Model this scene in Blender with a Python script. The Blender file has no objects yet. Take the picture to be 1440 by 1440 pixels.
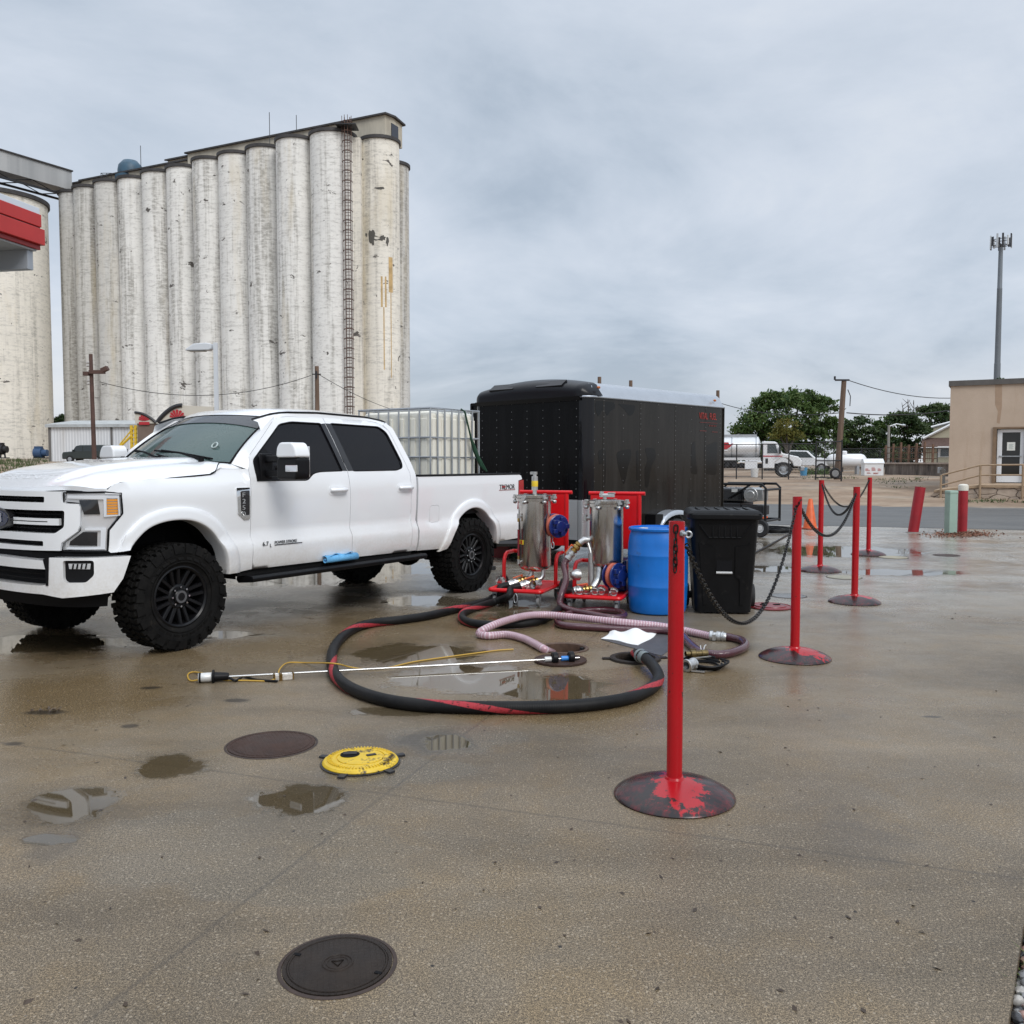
import bpy, bmesh, math, random
import numpy as np
from mathutils import Vector, Matrix
from mathutils.geometry import delaunay_2d_cdt
R = math.radians
rnd = random.Random(7)
scene = bpy.context.scene
COL = scene.collection

# ------------------------------------------------------------------ camera
FPX, EYE, PITCH = 1265.0, 1.56, math.atan(70/1265.0)
cd = bpy.data.cameras.new('camera')
cam = bpy.data.objects.new('camera', cd); COL.objects.link(cam)
cam.location = (0, 0, EYE); cam.rotation_euler = (math.pi/2 - PITCH, 0, 0)
cd.sensor_width = 36; cd.sensor_fit = 'HORIZONTAL'; cd.lens = FPX/1440*36
cd.clip_start = .05; cd.clip_end = 6000
scene.camera = cam
scene.render.resolution_x = scene.render.resolution_y = 1024
scene.view_settings.view_transform = 'Standard'
try: scene.view_settings.look = 'None'
except Exception: pass
scene.view_settings.exposure = 0.10
scene.view_settings.gamma = 1

# ------------------------------------------------------------------ sky and sun
SUN_EL, SUN_AZ = 42, 150      # soft sun behind the cloud, behind the photographer
def build_world():
    w = bpy.data.worlds.new('World'); scene.world = w; w.use_nodes = True
    nt = w.node_tree; N = nt.nodes; Lk = nt.links
    for n in list(N): N.remove(n)
    out = N.new('ShaderNodeOutputWorld'); bg = N.new('ShaderNodeBackground')
    bg.inputs['Strength'].default_value = .1
    sky = N.new('ShaderNodeTexSky'); sky.sky_type = 'NISHITA'; sky.sun_disc = False
    sky.sun_elevation = R(SUN_EL); sky.sun_rotation = R(SUN_AZ)
    tc = N.new('ShaderNodeTexCoord'); sep = N.new('ShaderNodeSeparateXYZ')
    Lk.new(tc.outputs['Generated'], sep.inputs[0])
    def math_(op, a, b=None, c=None):
        m = N.new('ShaderNodeMath'); m.operation = op
        for i, q in enumerate((a, b, c)):
            if q is None: continue
            if isinstance(q, (int, float)): m.inputs[i].default_value = q
            else: Lk.new(q, m.inputs[i])
        return m.outputs[0]
    zz = math_('MAXIMUM', sep.outputs[2], 0.0)
    den = math_('ADD', zz, .26)
    px_ = math_('DIVIDE', sep.outputs[0], den); py_ = math_('DIVIDE', sep.outputs[1], den)
    cmb = N.new('ShaderNodeCombineXYZ'); Lk.new(px_, cmb.inputs[0]); Lk.new(py_, cmb.inputs[1])
    def noise(scale, detail, off, rough=.55, dist=.3):
        mp = N.new('ShaderNodeMapping'); mp.inputs['Location'].default_value = off
        Lk.new(cmb.outputs[0], mp.inputs[0])
        n = N.new('ShaderNodeTexNoise'); n.inputs['Scale'].default_value = scale
        n.inputs['Detail'].default_value = detail; n.inputs['Roughness'].default_value = rough
        n.inputs['Distortion'].default_value = dist
        Lk.new(mp.outputs[0], n.inputs['Vector']); return n.outputs[0]
    n1 = noise(.75, 7, (3.1, 1.7, 0)); n2 = noise(1.7, 8, (7.3, 2.2, 0), .6, .5)
    mix = math_('ADD', math_('MULTIPLY', n1, .68), math_('MULTIPLY', n2, .32))
    cr = N.new('ShaderNodeValToRGB'); Lk.new(mix, cr.inputs[0])
    e = cr.color_ramp.elements
    e[0].position = .36; e[0].color = (.37, .445, .54, 1)
    e[1].position = .62; e[1].color = (.75, .79, .845, 1)
    m_ = e.new(.45); m_.color = (.52, .59, .685, 1)
    m_ = e.new(.53); m_.color = (.625, .685, .775, 1)
    # pale warm band low over the horizon
    hz = N.new('ShaderNodeMapRange'); hz.inputs[1].default_value = 0.0; hz.inputs[2].default_value = .16
    hz.inputs[3].default_value = .7; hz.inputs[4].default_value = 0; hz.interpolation_type = 'SMOOTHSTEP'
    Lk.new(zz, hz.inputs[0])
    hzn = math_('MULTIPLY', hz.outputs[0], math_('ADD', math_('MULTIPLY', n1, 1.6), -.05))
    mh = N.new('ShaderNodeMix'); mh.data_type = 'RGBA'
    Lk.new(hzn, mh.inputs['Factor']); Lk.new(cr.outputs[0], mh.inputs[6]); mh.inputs[7].default_value = (.70, .70, .715, 1)
    # the cloud deck is brighter overhead than low down
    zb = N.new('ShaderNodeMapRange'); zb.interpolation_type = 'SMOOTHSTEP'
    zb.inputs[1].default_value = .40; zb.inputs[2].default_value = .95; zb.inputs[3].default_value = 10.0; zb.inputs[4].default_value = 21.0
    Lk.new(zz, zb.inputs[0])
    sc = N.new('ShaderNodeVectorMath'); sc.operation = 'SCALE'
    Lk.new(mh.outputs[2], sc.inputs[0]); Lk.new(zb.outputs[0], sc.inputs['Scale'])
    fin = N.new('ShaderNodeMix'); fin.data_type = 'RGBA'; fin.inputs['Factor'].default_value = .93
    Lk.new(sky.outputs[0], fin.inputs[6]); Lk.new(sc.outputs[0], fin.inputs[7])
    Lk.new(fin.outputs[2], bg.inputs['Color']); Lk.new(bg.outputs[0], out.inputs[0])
build_world()
sl = bpy.data.lights.new('sun', 'SUN'); sl.energy = 1.6; sl.angle = R(25); sl.color = (1, .965, .92)
so = bpy.data.objects.new('sun', sl); COL.objects.link(so)
_az, _el = R(SUN_AZ), R(SUN_EL)
sun_dir = Vector((math.sin(_az)*math.cos(_el), math.cos(_az)*math.cos(_el), math.sin(_el)))
so.rotation_euler = sun_dir.to_track_quat('Z', 'Y').to_euler()

# ------------------------------------------------------------------ small geometry toolkit
def V(*a): return Vector(a)
def interp(x, xs, ys): return float(np.interp(x, xs, ys))
def sm(a, b, x):
    t = min(1, max(0, (x-a)/(b-a))); return t*t*(3-2*t)
def ground_at(u, v, z=0.0):
    """world point where a sight line of the photograph meets the height z"""
    c, s = math.cos(PITCH), math.sin(PITCH); a = (u-720)/FPX; b = (720-v)/FPX
    d = Vector((a, c+b*s, b*c-s)); t = (z-EYE)/d.z
    return Vector((0, 0, EYE)) + d*t
def depth_at(u, v, Y):
    c, s = math.cos(PITCH), math.sin(PITCH); a = (u-720)/FPX; b = (720-v)/FPX
    d = Vector((a, c+b*s, b*c-s)); return Vector((0, 0, EYE)) + d*(Y/d.y)

class MB:
    def __init__(s): s.v = []; s.f = []; s.mi = []
    def add(s, vs, fs, mi=0):
        o = len(s.v); s.v.extend([tuple(q) for q in vs]); s.f.extend([tuple(i+o for i in q) for q in fs]); s.mi.extend([mi]*len(fs)); return s
    def box(s, c, d, rz=0, mi=0, M=None):
        x, y, z = d[0]/2, d[1]/2, d[2]/2
        P = [Vector(p) for p in ((-x,-y,-z),(x,-y,-z),(x,y,-z),(-x,y,-z),(-x,-y,z),(x,-y,z),(x,y,z),(-x,y,z))]
        if M is not None: P = [M @ p for p in P]
        elif rz: 
            m = Matrix.Rotation(rz, 3, 'Z'); P = [m @ p for p in P]
        c = Vector(c); P = [p+c for p in P]
        return s.add(P, [(0,3,2,1),(4,5,6,7),(0,1,5,4),(1,2,6,5),(2,3,7,6),(3,0,4,7)], mi)
    def bx(s, x0, x1, y0, y1, z0, z1, mi=0):
        return s.box(((x0+x1)/2, (y0+y1)/2, (z0+z1)/2), (abs(x1-x0), abs(y1-y0), abs(z1-z0)), 0, mi)
    def cyl(s, a, b, r, r2=None, n=16, caps=True, mi=0):
        a, b = Vector(a), Vector(b); r2 = r if r2 is None else r2
        w = (b-a).normalized(); u = w.orthogonal().normalized(); t = w.cross(u)
        P = []
        for q, rr in ((a, r), (b, r2)):
            for i in range(n):
                an = 2*math.pi*i/n; P.append(q + (u*math.cos(an)+t*math.sin(an))*rr)
        F = [(i, (i+1) % n, n+(i+1) % n, n+i) for i in range(n)]
        if caps: F += [tuple(range(n-1, -1, -1)), tuple(range(n, 2*n))]
        return s.add(P, F, mi)
    def lathe(s, prof, o=(0,0,0), axis=(0,0,1), n=32, mi=0, close=False):
        o, w = Vector(o), Vector(axis).normalized(); u = w.orthogonal().normalized(); t = w.cross(u)
        if abs(w.z) > .999: u, t = Vector((1,0,0)), Vector((0,1,0))*(1 if w.z > 0 else -1)
        P = []; F = []
        for (r, h) in prof:
            for i in range(n):
                an = 2*math.pi*i/n; P.append(o + w*h + (u*math.cos(an)+t*math.sin(an))*max(r, 1e-5))
        m = len(prof)
        for j in range(m-1 if not close else m):
            k = (j+1) % m
            for i in range(n): F.append((j*n+i, j*n+(i+1) % n, k*n+(i+1) % n, k*n+i))
        return s.add(P, F, mi)
    def tube(s, pts, r, n=10, caps=True, mi=0, closed=False):
        P = [Vector(p) for p in pts]; m = len(P); rs = r if isinstance(r, (list, tuple)) else [r]*m
        T = []
        for i in range(m):
            a = P[i-1] if (i > 0 or closed) else P[0]; b = P[(i+1) % m] if (i < m-1 or closed) else P[-1]
            T.append((b-a).normalized())
        u = T[0].orthogonal().normalized()
        if abs(T[0].z) < .95: u = T[0].cross(Vector((0,0,1))).normalized()
        vs = []
        for i in range(m):
            u = (u - T[i]*u.dot(T[i])).normalized(); w = T[i].cross(u)
            for k in range(n):
                an = 2*math.pi*k/n; vs.append(P[i] + (u*math.cos(an)+w*math.sin(an))*rs[i])
        F = []
        for i in range(m if closed else m-1):
            j = (i+1) % m
            for k in range(n): F.append((i*n+k, i*n+(k+1) % n, j*n+(k+1) % n, j*n+k))
        if caps and not closed: F += [tuple(range(n-1, -1, -1)), tuple(range((m-1)*n, m*n))]
        return s.add(vs, F, mi)
    def grid(s, fn, nu, nv, mi=0, flip=False):
        vs = [fn(i/nu, j/nv) for i in range(nu+1) for j in range(nv+1)]
        F = []
        for i in range(nu):
            for j in range(nv):
                a = i*(nv+1)+j; q = (a, a+nv+1, a+nv+2, a+1); F.append(q[::-1] if flip else q)
        return s.add(vs, F, mi)
    def prism(s, poly, o, ex, ey, en, d, mi=0):
        """poly in (ex, ey), extruded d along en"""
        o, ex, ey, en = Vector(o), Vector(ex), Vector(ey), Vector(en); n = len(poly)
        a = [o+ex*p[0]+ey*p[1] for p in poly]; b = [q+en*d for q in a]
        F = [tuple(range(n-1, -1, -1)), tuple(range(n, 2*n))] + [(i, (i+1) % n, n+(i+1) % n, n+i) for i in range(n)]
        return s.add(a+b, F, mi)
    def sphere(s, c, r, n=12, m=8, mi=0):
        if not isinstance(r, (tuple, list)): r = (r, r, r)
        pr = []
        c = Vector(c); vs = []; F = []
        for j in range(m+1):
            th = math.pi*j/m
            for i in range(n):
                an = 2*math.pi*i/n
                vs.append(c+Vector((r[0]*math.sin(th)*math.cos(an), r[1]*math.sin(th)*math.sin(an), r[2]*math.cos(th))))
        for j in range(m):
            for i in range(n): F.append((j*n+i, (j+1)*n+i, (j+1)*n+(i+1) % n, j*n+(i+1) % n))
        return s.add(vs, F, mi)
    def torus(s, c, ax, Rr, r, n=20, m=8, sx=1, mi=0):
        c, w = Vector(c), Vector(ax).normalized(); u = w.orthogonal().normalized(); t = w.cross(u)
        return s.tube([c+u*math.cos(2*math.pi*i/n)*Rr*sx+t*math.sin(2*math.pi*i/n)*Rr for i in range(n)], r, m, closed=True, mi=mi)
    def build(s, name, mats, parent=None, smooth=True, angle=38, bevel=0, seg=2):
        me = bpy.data.meshes.new(name); me.from_pydata(s.v, [], s.f)
        if not isinstance(mats, (list, tuple)): mats = [mats]
        for m in mats: me.materials.append(m)
        if len(mats) > 1: me.polygons.foreach_set('material_index', s.mi)
        bm = bmesh.new(); bm.from_mesh(me); bmesh.ops.recalc_face_normals(bm, faces=bm.faces[:]); bm.to_mesh(me); bm.free()
        return link(me, name, parent, smooth, angle, bevel, seg)
def link(me, name, parent=None, smooth=True, angle=38, bevel=0, seg=2):
    me.polygons.foreach_set('use_smooth', [smooth]*len(me.polygons))
    if smooth: me.set_sharp_from_angle(angle=R(angle))
    me.update()
    o = bpy.data.objects.new(name, me); COL.objects.link(o)
    if parent is not None: o.parent = parent
    if bevel:
        b = o.modifiers.new('bevel', 'BEVEL'); b.width = bevel; b.segments = seg; b.limit_method = 'ANGLE'; b.angle_limit = R(40)
        b.harden_normals = False
    return o
def tag(o, label=None, cat=None, group=None, kind=None):
    if label: o['label'] = label
    if cat: o['category'] = cat
    if group: o['group'] = group
    if kind: o['kind'] = kind
    return o
def empty(name, loc, rz, label, cat, group=None):
    o = bpy.data.objects.new(name, None); COL.objects.link(o); o.empty_display_size = .2
    o.location = loc; o.rotation_euler = (0, 0, rz); return tag(o, label, cat, group)
def copy_tree(o, parent=None):
    c = o.copy(); COL.objects.link(c); c.parent = parent
    for ch in [q for q in bpy.data.objects if q.parent == o]: copy_tree(ch, c)
    return c
_txt = {}
def text_mesh(mb, txt, size, o, ex, ey, depth=.004, mi=0, align='LEFT', sx=1.0):
    """solid letters: baseline origin o, along ex, up ey"""
    if txt not in _txt:
        c = bpy.data.curves.new('lettering', 'FONT'); c.body = txt; c.extrude = .5; c.size = 1; c.resolution_u = 3
        t = bpy.data.objects.new('lettering', c); COL.objects.link(t)
        dg = bpy.context.evaluated_depsgraph_get(); me = bpy.data.meshes.new_from_object(t.evaluated_get(dg))
        _txt[txt] = ([tuple(v.co) for v in me.vertices], [tuple(p.vertices) for p in me.polygons])
        bpy.data.objects.remove(t); bpy.data.curves.remove(c); bpy.data.meshes.remove(me)
    vs, fs = _txt[txt]; o, ex, ey = Vector(o), Vector(ex).normalized(), Vector(ey).normalized(); en = ex.cross(ey)
    xs = [q[0] for q in vs]; w = max(xs)-min(xs); sh = -min(xs) - (w/2 if align == 'CENTER' else 0)
    return mb.add([o+ex*((q[0]+sh)*size*sx)+ey*(q[1]*size)+en*((q[2]+.5)*depth) for q in vs], fs, mi)
def inside(p, poly):
    r = False; n = len(poly); j = n-1
    for i in range(n):
        a, b = poly[i], poly[j]
        if (a[1] > p[1]) != (b[1] > p[1]) and p[0] < (b[0]-a[0])*(p[1]-a[1])/(b[1]-a[1])+a[0]: r = not r
        j = i
    return r
def subdiv(poly, res):
    out = []
    for i in range(len(poly)):
        a, b = poly[i], poly[(i+1) % len(poly)]
        k = max(1, int(math.hypot(b[0]-a[0], b[1]-a[1])/res))
        for q in range(k): out.append((a[0]+(b[0]-a[0])*q/k, a[1]+(b[1]-a[1])*q/k))
    return out
def flat_mesh(poly, holes=(), res=.1, grid=True):
    """triangulated 2-D polygon with holes; returns points, triangles, boundary loops"""
    loops = [subdiv(poly, res)] + [subdiv(h, res) for h in holes]
    pts = []; edges = []; L = []
    for lp in loops:
        o = len(pts); n = len(lp); pts += [Vector(p) for p in lp]; edges += [(o+i, o+(i+1) % n) for i in range(n)]; L.append((o, n))
    if grid:
        xs = [p[0] for p in poly]; ys = [p[1] for p in poly]
        bp = np.array([(p[0], p[1]) for p in pts])
        x = min(xs)+res*.5
        while x < max(xs):
            y = min(ys)+res*.5
            while y < max(ys):
                if inside((x, y), loops[0]) and not any(inside((x, y), h) for h in loops[1:]) and np.min(np.abs(bp-(x, y)).sum(1)) > res*.55:
                    pts.append(Vector((x, y)))
                y += res
            x += res
    r = delaunay_2d_cdt(pts, edges, [], 0, 1e-6)
    ov, of, orig = r[0], r[2], r[3]
    mp = {}
    for i, lst in enumerate(orig):
        for q in lst: mp.setdefault(q, i)
    tris = []
    for f in of:
        c = (sum(ov[i][0] for i in f)/len(f), sum(ov[i][1] for i in f)/len(f))
        if inside(c, loops[0]) and not any(inside(c, h) for h in loops[1:]): tris.append(tuple(f))
    bl = [[mp[o+i] for i in range(n)] for (o, n) in L]
    return [(p[0], p[1]) for p in ov], tris, bl

# ------------------------------------------------------------------ materials
def newmat(name):
    m = bpy.data.materials.new(name); m.use_nodes = True; nt = m.node_tree
    b = nt.nodes['Principled BSDF']; return m, nt, b
def nnoise(nt, scale, detail=4, rough=.6, vec=None, stretch=None, dist=0):
    n = nt.nodes.new('ShaderNodeTexNoise'); n.inputs['Scale'].default_value = scale; n.inputs['Detail'].default_value = detail
    n.inputs['Roughness'].default_value = rough; n.inputs['Distortion'].default_value = dist
    if vec is None:
        tc = nt.nodes.new('ShaderNodeTexCoord'); vec = tc.outputs['Object']
    if stretch:
        mp = nt.nodes.new('ShaderNodeMapping'); mp.inputs['Scale'].default_value = stretch; nt.links.new(vec, mp.inputs[0]); vec = mp.outputs[0]
    nt.links.new(vec, n.inputs['Vector']); return n.outputs[0]
def nramp(nt, fac, stops):
    r = nt.nodes.new('ShaderNodeValToRGB'); nt.links.new(fac, r.inputs[0]); e = r.color_ramp.elements
    while len(e) < len(stops): e.new(.5)
    for i, (p, c) in enumerate(stops):
        e[i].position = p; e[i].color = (c, c, c, 1) if isinstance(c, (int, float)) else (*c, 1)
    return r.outputs[0]
def nmix(nt, fac, a, b, blend='MIX'):
    m = nt.nodes.new('ShaderNodeMix'); m.data_type = 'RGBA'; m.blend_type = blend
    for i, q in ((0, fac), (6, a), (7, b)):
        if isinstance(q, (int, float)): m.inputs[i].default_value = q
        elif isinstance(q, tuple): m.inputs[i].default_value = (*q, 1)
        else: nt.links.new(q, m.inputs[i])
    return m.outputs[2]
def nmath(nt, op, a, b=None, c=None, clamp=False):
    m = nt.nodes.new('ShaderNodeMath'); m.operation = op; m.use_clamp = clamp
    for i, q in enumerate((a, b, c)):
        if q is None: continue
        if isinstance(q, (int, float)): m.inputs[i].default_value = q
        else: nt.links.new(q, m.inputs[i])
    return m.outputs[0]
def nbump(nt, h, strength, dist, b):
    n = nt.nodes.new('ShaderNodeBump'); n.inputs['Strength'].default_value = strength; n.inputs['Distance'].default_value = dist
    nt.links.new(h, n.inputs['Height']); nt.links.new(n.outputs[0], b.inputs['Normal'])
def mat(name, col, rough=.5, metal=0, coat=0, var=0, vs=6, bump=0, bs=60, spec=.5, stains=None, rv=0, stretch=None):
    """one colour with patchy variation, optional stains ((colour), scale, threshold), roughness variation and fine bump"""
    m, nt, b = newmat(name)
    b.inputs['Roughness'].default_value = rough; b.inputs['Metallic'].default_value = metal
    b.inputs['Specular IOR Level'].default_value = spec
    b.inputs['Coat Weight'].default_value = coat; b.inputs['Coat Roughness'].default_value = .04
    c = tuple(col)
    if var or stains:
        n = nnoise(nt, vs, 6, .65, stretch=stretch)
        k = nramp(nt, n, [(.3, 1-var), (.7, 1+var)])
        c = nmix(nt, 1.0, c, k, 'MULTIPLY')
        if stains:
            for (sc_, ss, th) in ([stains] if not isinstance(stains, list) else stains):
                n2 = nnoise(nt, ss, 8, .7)
                c = nmix(nt, nramp(nt, n2, [(th, 0.0), (th+.07, 1.0)]), c, tuple(sc_))
        nt.links.new(c, b.inputs['Base Color'])
    else: b.inputs['Base Color'].default_value = (*c, 1)
    if rv:
        n3 = nnoise(nt, vs*2.3, 5)
        nt.links.new(nmath(nt, 'MULTIPLY_ADD', n3, rv*2, rough-rv, True), b.inputs['Roughness'])
    if bump: nbump(nt, nnoise(nt, bs, 5), bump, .01, b)
    return m
# ------------------------------------------------------------------ ground, road, forecourt
def near_edge(x): return 22.4 - .34*(x-6.75)      # forecourt / road edge
def far_edge(x): return 33.6 - .385*(x-10.4)      # far side of the road
def land_z(x, y):
    d = y-far_edge(min(max(x, -25), 40))
    z = .50*sm(4, 24, d) + .55*sm(26, 80, d)
    z += 1.0*sm(4, 20, -x)*sm(6, 45, d)
    if d < -.5: z = -.05
    if y < near_edge(x)-1.2: z = -.6
    return z
def ground_material():
    m, nt, b = newmat('dirt'); b.inputs['Roughness'].default_value = .9; b.inputs['Specular IOR Level'].default_value = .25
    n1 = nnoise(nt, .16, 8, .65); n2 = nnoise(nt, 2.2, 8, .7); n3 = nnoise(nt, .07, 6, .6, stretch=(1, 2.6, 1))
    c = nramp(nt, n1, [(.34, (.165, .112, .075)), (.5, (.275, .20, .140)), (.64, (.37, .29, .215))])
    c = nmix(nt, nramp(nt, n3, [(.52, 0), (.62, .75)]), c, (.225, .205, .18))
    c = nmix(nt, .55, c, nramp(nt, n2, [(.3, .55), (.7, 1.35)]), 'MULTIPLY')
    g = nramp(nt, nnoise(nt, .33, 7, .7), [(.62, 0), (.70, .7)])
    c = nmix(nt, g, c, (.085, .10, .045))
    nt.links.new(c, b.inputs['Base Color']); nbump(nt, n2, .5, .05, b); return m
def concrete_material():
    m, nt, b = newmat('wet_concrete')
    tc = nt.nodes.new('ShaderNodeTexCoord'); pos = tc.outputs['Object']
    L = nt.links
    # standing water: low spots with ragged outlines
    spots = [(100, 1134, .27, .24), (232, 1078, .20, .20), (420, 1122, .23, .22), (775, 968, .42, .42), (660, 952, .62, .46), (590, 920, .55, .5), (560, 1000, .3, .12),
             (600, 845, .55, .42), (430, 812, 1.5, .95), (540, 800, .8, 1.0), (290, 893, .62, .22), (735, 868, .45, .45), (45, 905, .9, .45), (690, 850, .6, .5),
             (1085, 800, .75, .5), (1030, 765, .8, 1.4), (1262, 805, 1.0, .42), (1180, 775, 1.5, 1.2), (628, 1044, .16, .16), (70, 1180, .13, .06)]
    def ell(lst):
        dm = None
        for (u, v, rx, ry) in lst:
            c = ground_at(u, v)
            q = nt.nodes.new('ShaderNodeVectorMath'); q.operation = 'MULTIPLY_ADD'; L.new(pos, q.inputs[0])
            q.inputs[1].default_value = (1/rx, 1/ry, 0); q.inputs[2].default_value = (-c.x/rx, -c.y/ry, 0)
            ln = nt.nodes.new('ShaderNodeVectorMath'); ln.operation = 'LENGTH'; L.new(q.outputs[0], ln.inputs[0])
            dm = ln.outputs['Value'] if dm is None else nmath(nt, 'MINIMUM', dm, ln.outputs['Value'])
        return dm
    dmin = ell(spots)
    d_brown = ell([(260, 890, 3.4, 1.5), (650, 890, 1.7, 1.5), (90, 985, .9, .9), (820, 1000, 1.0, .5), (960, 960, .9, .7)])
    d_grey = ell([(300, 1190, .85, .38), (560, 1085, .42, .22), (640, 1040, .42, .30), (420, 1240, .5, .2)])
    d_oil = ell([(62, 1002, .17, .07), (182, 1021, .06, .05), (212, 967, .09, .05), (20, 1046, .07, .05), (612, 1043, .27, .24), (330, 985, .1, .05), (1310, 1008, .08, .03)])
    nz = nnoise(nt, 3.2, 7, .62, pos, dist=.4); nl = nnoise(nt, .55, 5, .6, pos); nf = nnoise(nt, 14, 6, .7, pos)
    d = nmath(nt, 'ADD', dmin, nmath(nt, 'MULTIPLY_ADD', nz, 1.5, -.75))
    d = nmath(nt, 'ADD', d, nmath(nt, 'MULTIPLY_ADD', nf, .5, -.25))
    puddle = nramp(nt, d, [(.82, 1.0), (1.02, 0.0)]); shore = nramp(nt, d, [(.95, 1.0), (1.45, 0.0)])
    damp_shade = nramp(nt, nmath(nt, 'ADD', nmath(nt, 'MULTIPLY', dmin, .33), nmath(nt, 'MULTIPLY', nz, .55)), [(.42, 1.0), (.85, 0.0)])
    sheen = nramp(nt, nmath(nt, 'MULTIPLY_ADD', nf, .25, nmath(nt, 'MULTIPLY', nl, .8)), [(.42, 0.0), (.68, 1.0)])
    # colour of the slab itself: tan exposed aggregate, browner by the truck and hoses, greyer by the road
    sep = nt.nodes.new('ShaderNodeSeparateXYZ'); L.new(pos, sep.inputs[0])
    base = nramp(nt, nl, [(.25, (.108, .083, .054)), (.5, (.144, .114, .078)), (.75, (.182, .149, .106))])
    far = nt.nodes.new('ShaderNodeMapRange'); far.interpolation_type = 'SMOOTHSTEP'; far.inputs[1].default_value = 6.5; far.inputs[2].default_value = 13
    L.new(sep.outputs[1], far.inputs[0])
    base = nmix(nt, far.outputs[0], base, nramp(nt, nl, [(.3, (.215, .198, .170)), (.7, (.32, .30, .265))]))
    silt = nramp(nt, nmath(nt, 'MULTIPLY_ADD', nz, .45, nmath(nt, 'MULTIPLY', nl, .55)), [(.46, 0.0), (.60, .8)])
    base = nmix(nt, silt, base, (.150, .108, .060))
    wob = nmath(nt, 'MULTIPLY_ADD', nz, 1.5, -.75)
    big = nnoise(nt, .9, 6, .62, pos, (.45, 1.3, 1), .5)
    base = nmix(nt, .75, base, nramp(nt, big, [(.30, .55), (.5, 1.0), (.70, 1.42)]), 'MULTIPLY')
    f_br = nramp(nt, nmath(nt, 'ADD', d_brown, wob), [(.60, 1.0), (1.15, 0.0)])
    f_gr = nramp(nt, nmath(nt, 'ADD', d_grey, nmath(nt, 'MULTIPLY', wob, .8)), [(.80, 1.0), (1.20, 0.0)])
    base = nmix(nt, nmath(nt, 'MULTIPLY', f_br, .72), base, (.135, .092, .044))
    base = nmix(nt, nmath(nt, 'MULTIPLY', f_gr, .38), base, (.112, .094, .068))
    # aggregate
    for sc_, lo, hi, amt in ((240, .34, .66, 1.0), (100, .34, .67, .5)):
        nn = nnoise(nt, sc_, 2, .7, pos)
        base = nmix(nt, amt, base, nramp(nt, nn, [(lo, .30), (.5, 1.0), (hi, 2.1)]), 'MULTIPLY')
    vor = nt.nodes.new('ShaderNodeTexVoronoi'); vor.inputs['Scale'].default_value = 70; L.new(pos, vor.inputs['Vector'])
    vs_ = nt.nodes.new('ShaderNodeSeparateColor'); L.new(vor.outputs['Color'], vs_.inputs[0])
    pick = nramp(nt, vs_.outputs[0], [(.74, 0), (.76, 1.0)]); rim = nramp(nt, vor.outputs['Distance'], [(.22, 1.0), (.36, 0.0)])
    base = nmix(nt, nmath(nt, 'MULTIPLY', nmath(nt, 'MULTIPLY', pick, rim), .55), base, (.40, .335, .25))
    dk = nramp(nt, vs_.outputs[1], [(.88, 0), (.90, 1.0)])
    base = nmix(nt, nmath(nt, 'MULTIPLY', nmath(nt, 'MULTIPLY', dk, rim), .6), base, (.07, .055, .045))
    # small black specks of grit and gum
    v2 = nt.nodes.new('ShaderNodeTexVoronoi'); v2.inputs['Scale'].default_value = 5.5; L.new(pos, v2.inputs['Vector'])
    base = nmix(nt, nramp(nt, v2.outputs['Distance'], [(.030, 1.0), (.045, 0.0)]), base, (.02, .017, .015))
    f_oil = nramp(nt, nmath(nt, 'ADD', d_oil, wob), [(.55, .75), (1.20, 0.0)])
    base = nmix(nt, f_oil, base, (.022, .019, .016))
    # oil and tyre stains
    oil = nramp(nt, nnoise(nt, .9, 7, .68, pos, dist=.6), [(.58, 0), (.72, .6)])
    base = nmix(nt, oil, base, (.075, .062, .050))
    # sawn joints between the slabs
    ang = R(-19); rx_ = nmath(nt, 'ADD', nmath(nt, 'MULTIPLY', sep.outputs[0], math.cos(ang)), nmath(nt, 'MULTIPLY', sep.outputs[1], math.sin(ang)))
    ry_ = nmath(nt, 'ADD', nmath(nt, 'MULTIPLY', sep.outputs[0], -math.sin(ang)), nmath(nt, 'MULTIPLY', sep.outputs[1], math.cos(ang)))
    jt = None
    for q, off in ((rx_, 1.9), (ry_, 1.15)):
        q = nmath(nt, 'MULTIPLY_ADD', nz, .03, q)
        f = nmath(nt, 'PINGPONG', nmath(nt, 'ADD', q, off), 2.45)
        k = nramp(nt, f, [(.004, 1.0), (.014, 0.0)])
        jt = k if jt is None else nmath(nt, 'MAXIMUM', jt, k)
    base = nmix(nt, nmath(nt, 'MULTIPLY', jt, .38), base, (.05, .043, .036))
    # wet concrete is darker than dry; deepened further to paint shade under the truck
    base = nmix(nt, nmath(nt, 'MULTIPLY', damp_shade, .42), base, (.085, .066, .042))
    base = nmix(nt, nmath(nt, 'MULTIPLY', puddle, .66), base, (.058, .043, .022))
    L.new(base, b.inputs['Base Color'])
    L.new(nmath(nt, 'MULTIPLY_ADD', puddle, .42, nmath(nt, 'MULTIPLY_ADD', far.outputs[0], .18, .26)), b.inputs['Specular IOR Level'])
    rough = nmath(nt, 'MULTIPLY_ADD', sheen, -.22, .45)
    film = nmath(nt, 'MAXIMUM', shore, nmath(nt, 'MAXIMUM', nmath(nt, 'MULTIPLY', f_br, .75), nmath(nt, 'MULTIPLY', f_gr, .9)))
    rough = nmath(nt, 'SUBTRACT', rough, nmath(nt, 'MULTIPLY', film, .17))
    rough = nmath(nt, 'SUBTRACT', rough, nmath(nt, 'MULTIPLY', far.outputs[0], .12))
    rough = nmath(nt, 'SUBTRACT', rough, nmath(nt, 'MULTIPLY', damp_shade, .16))
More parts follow.
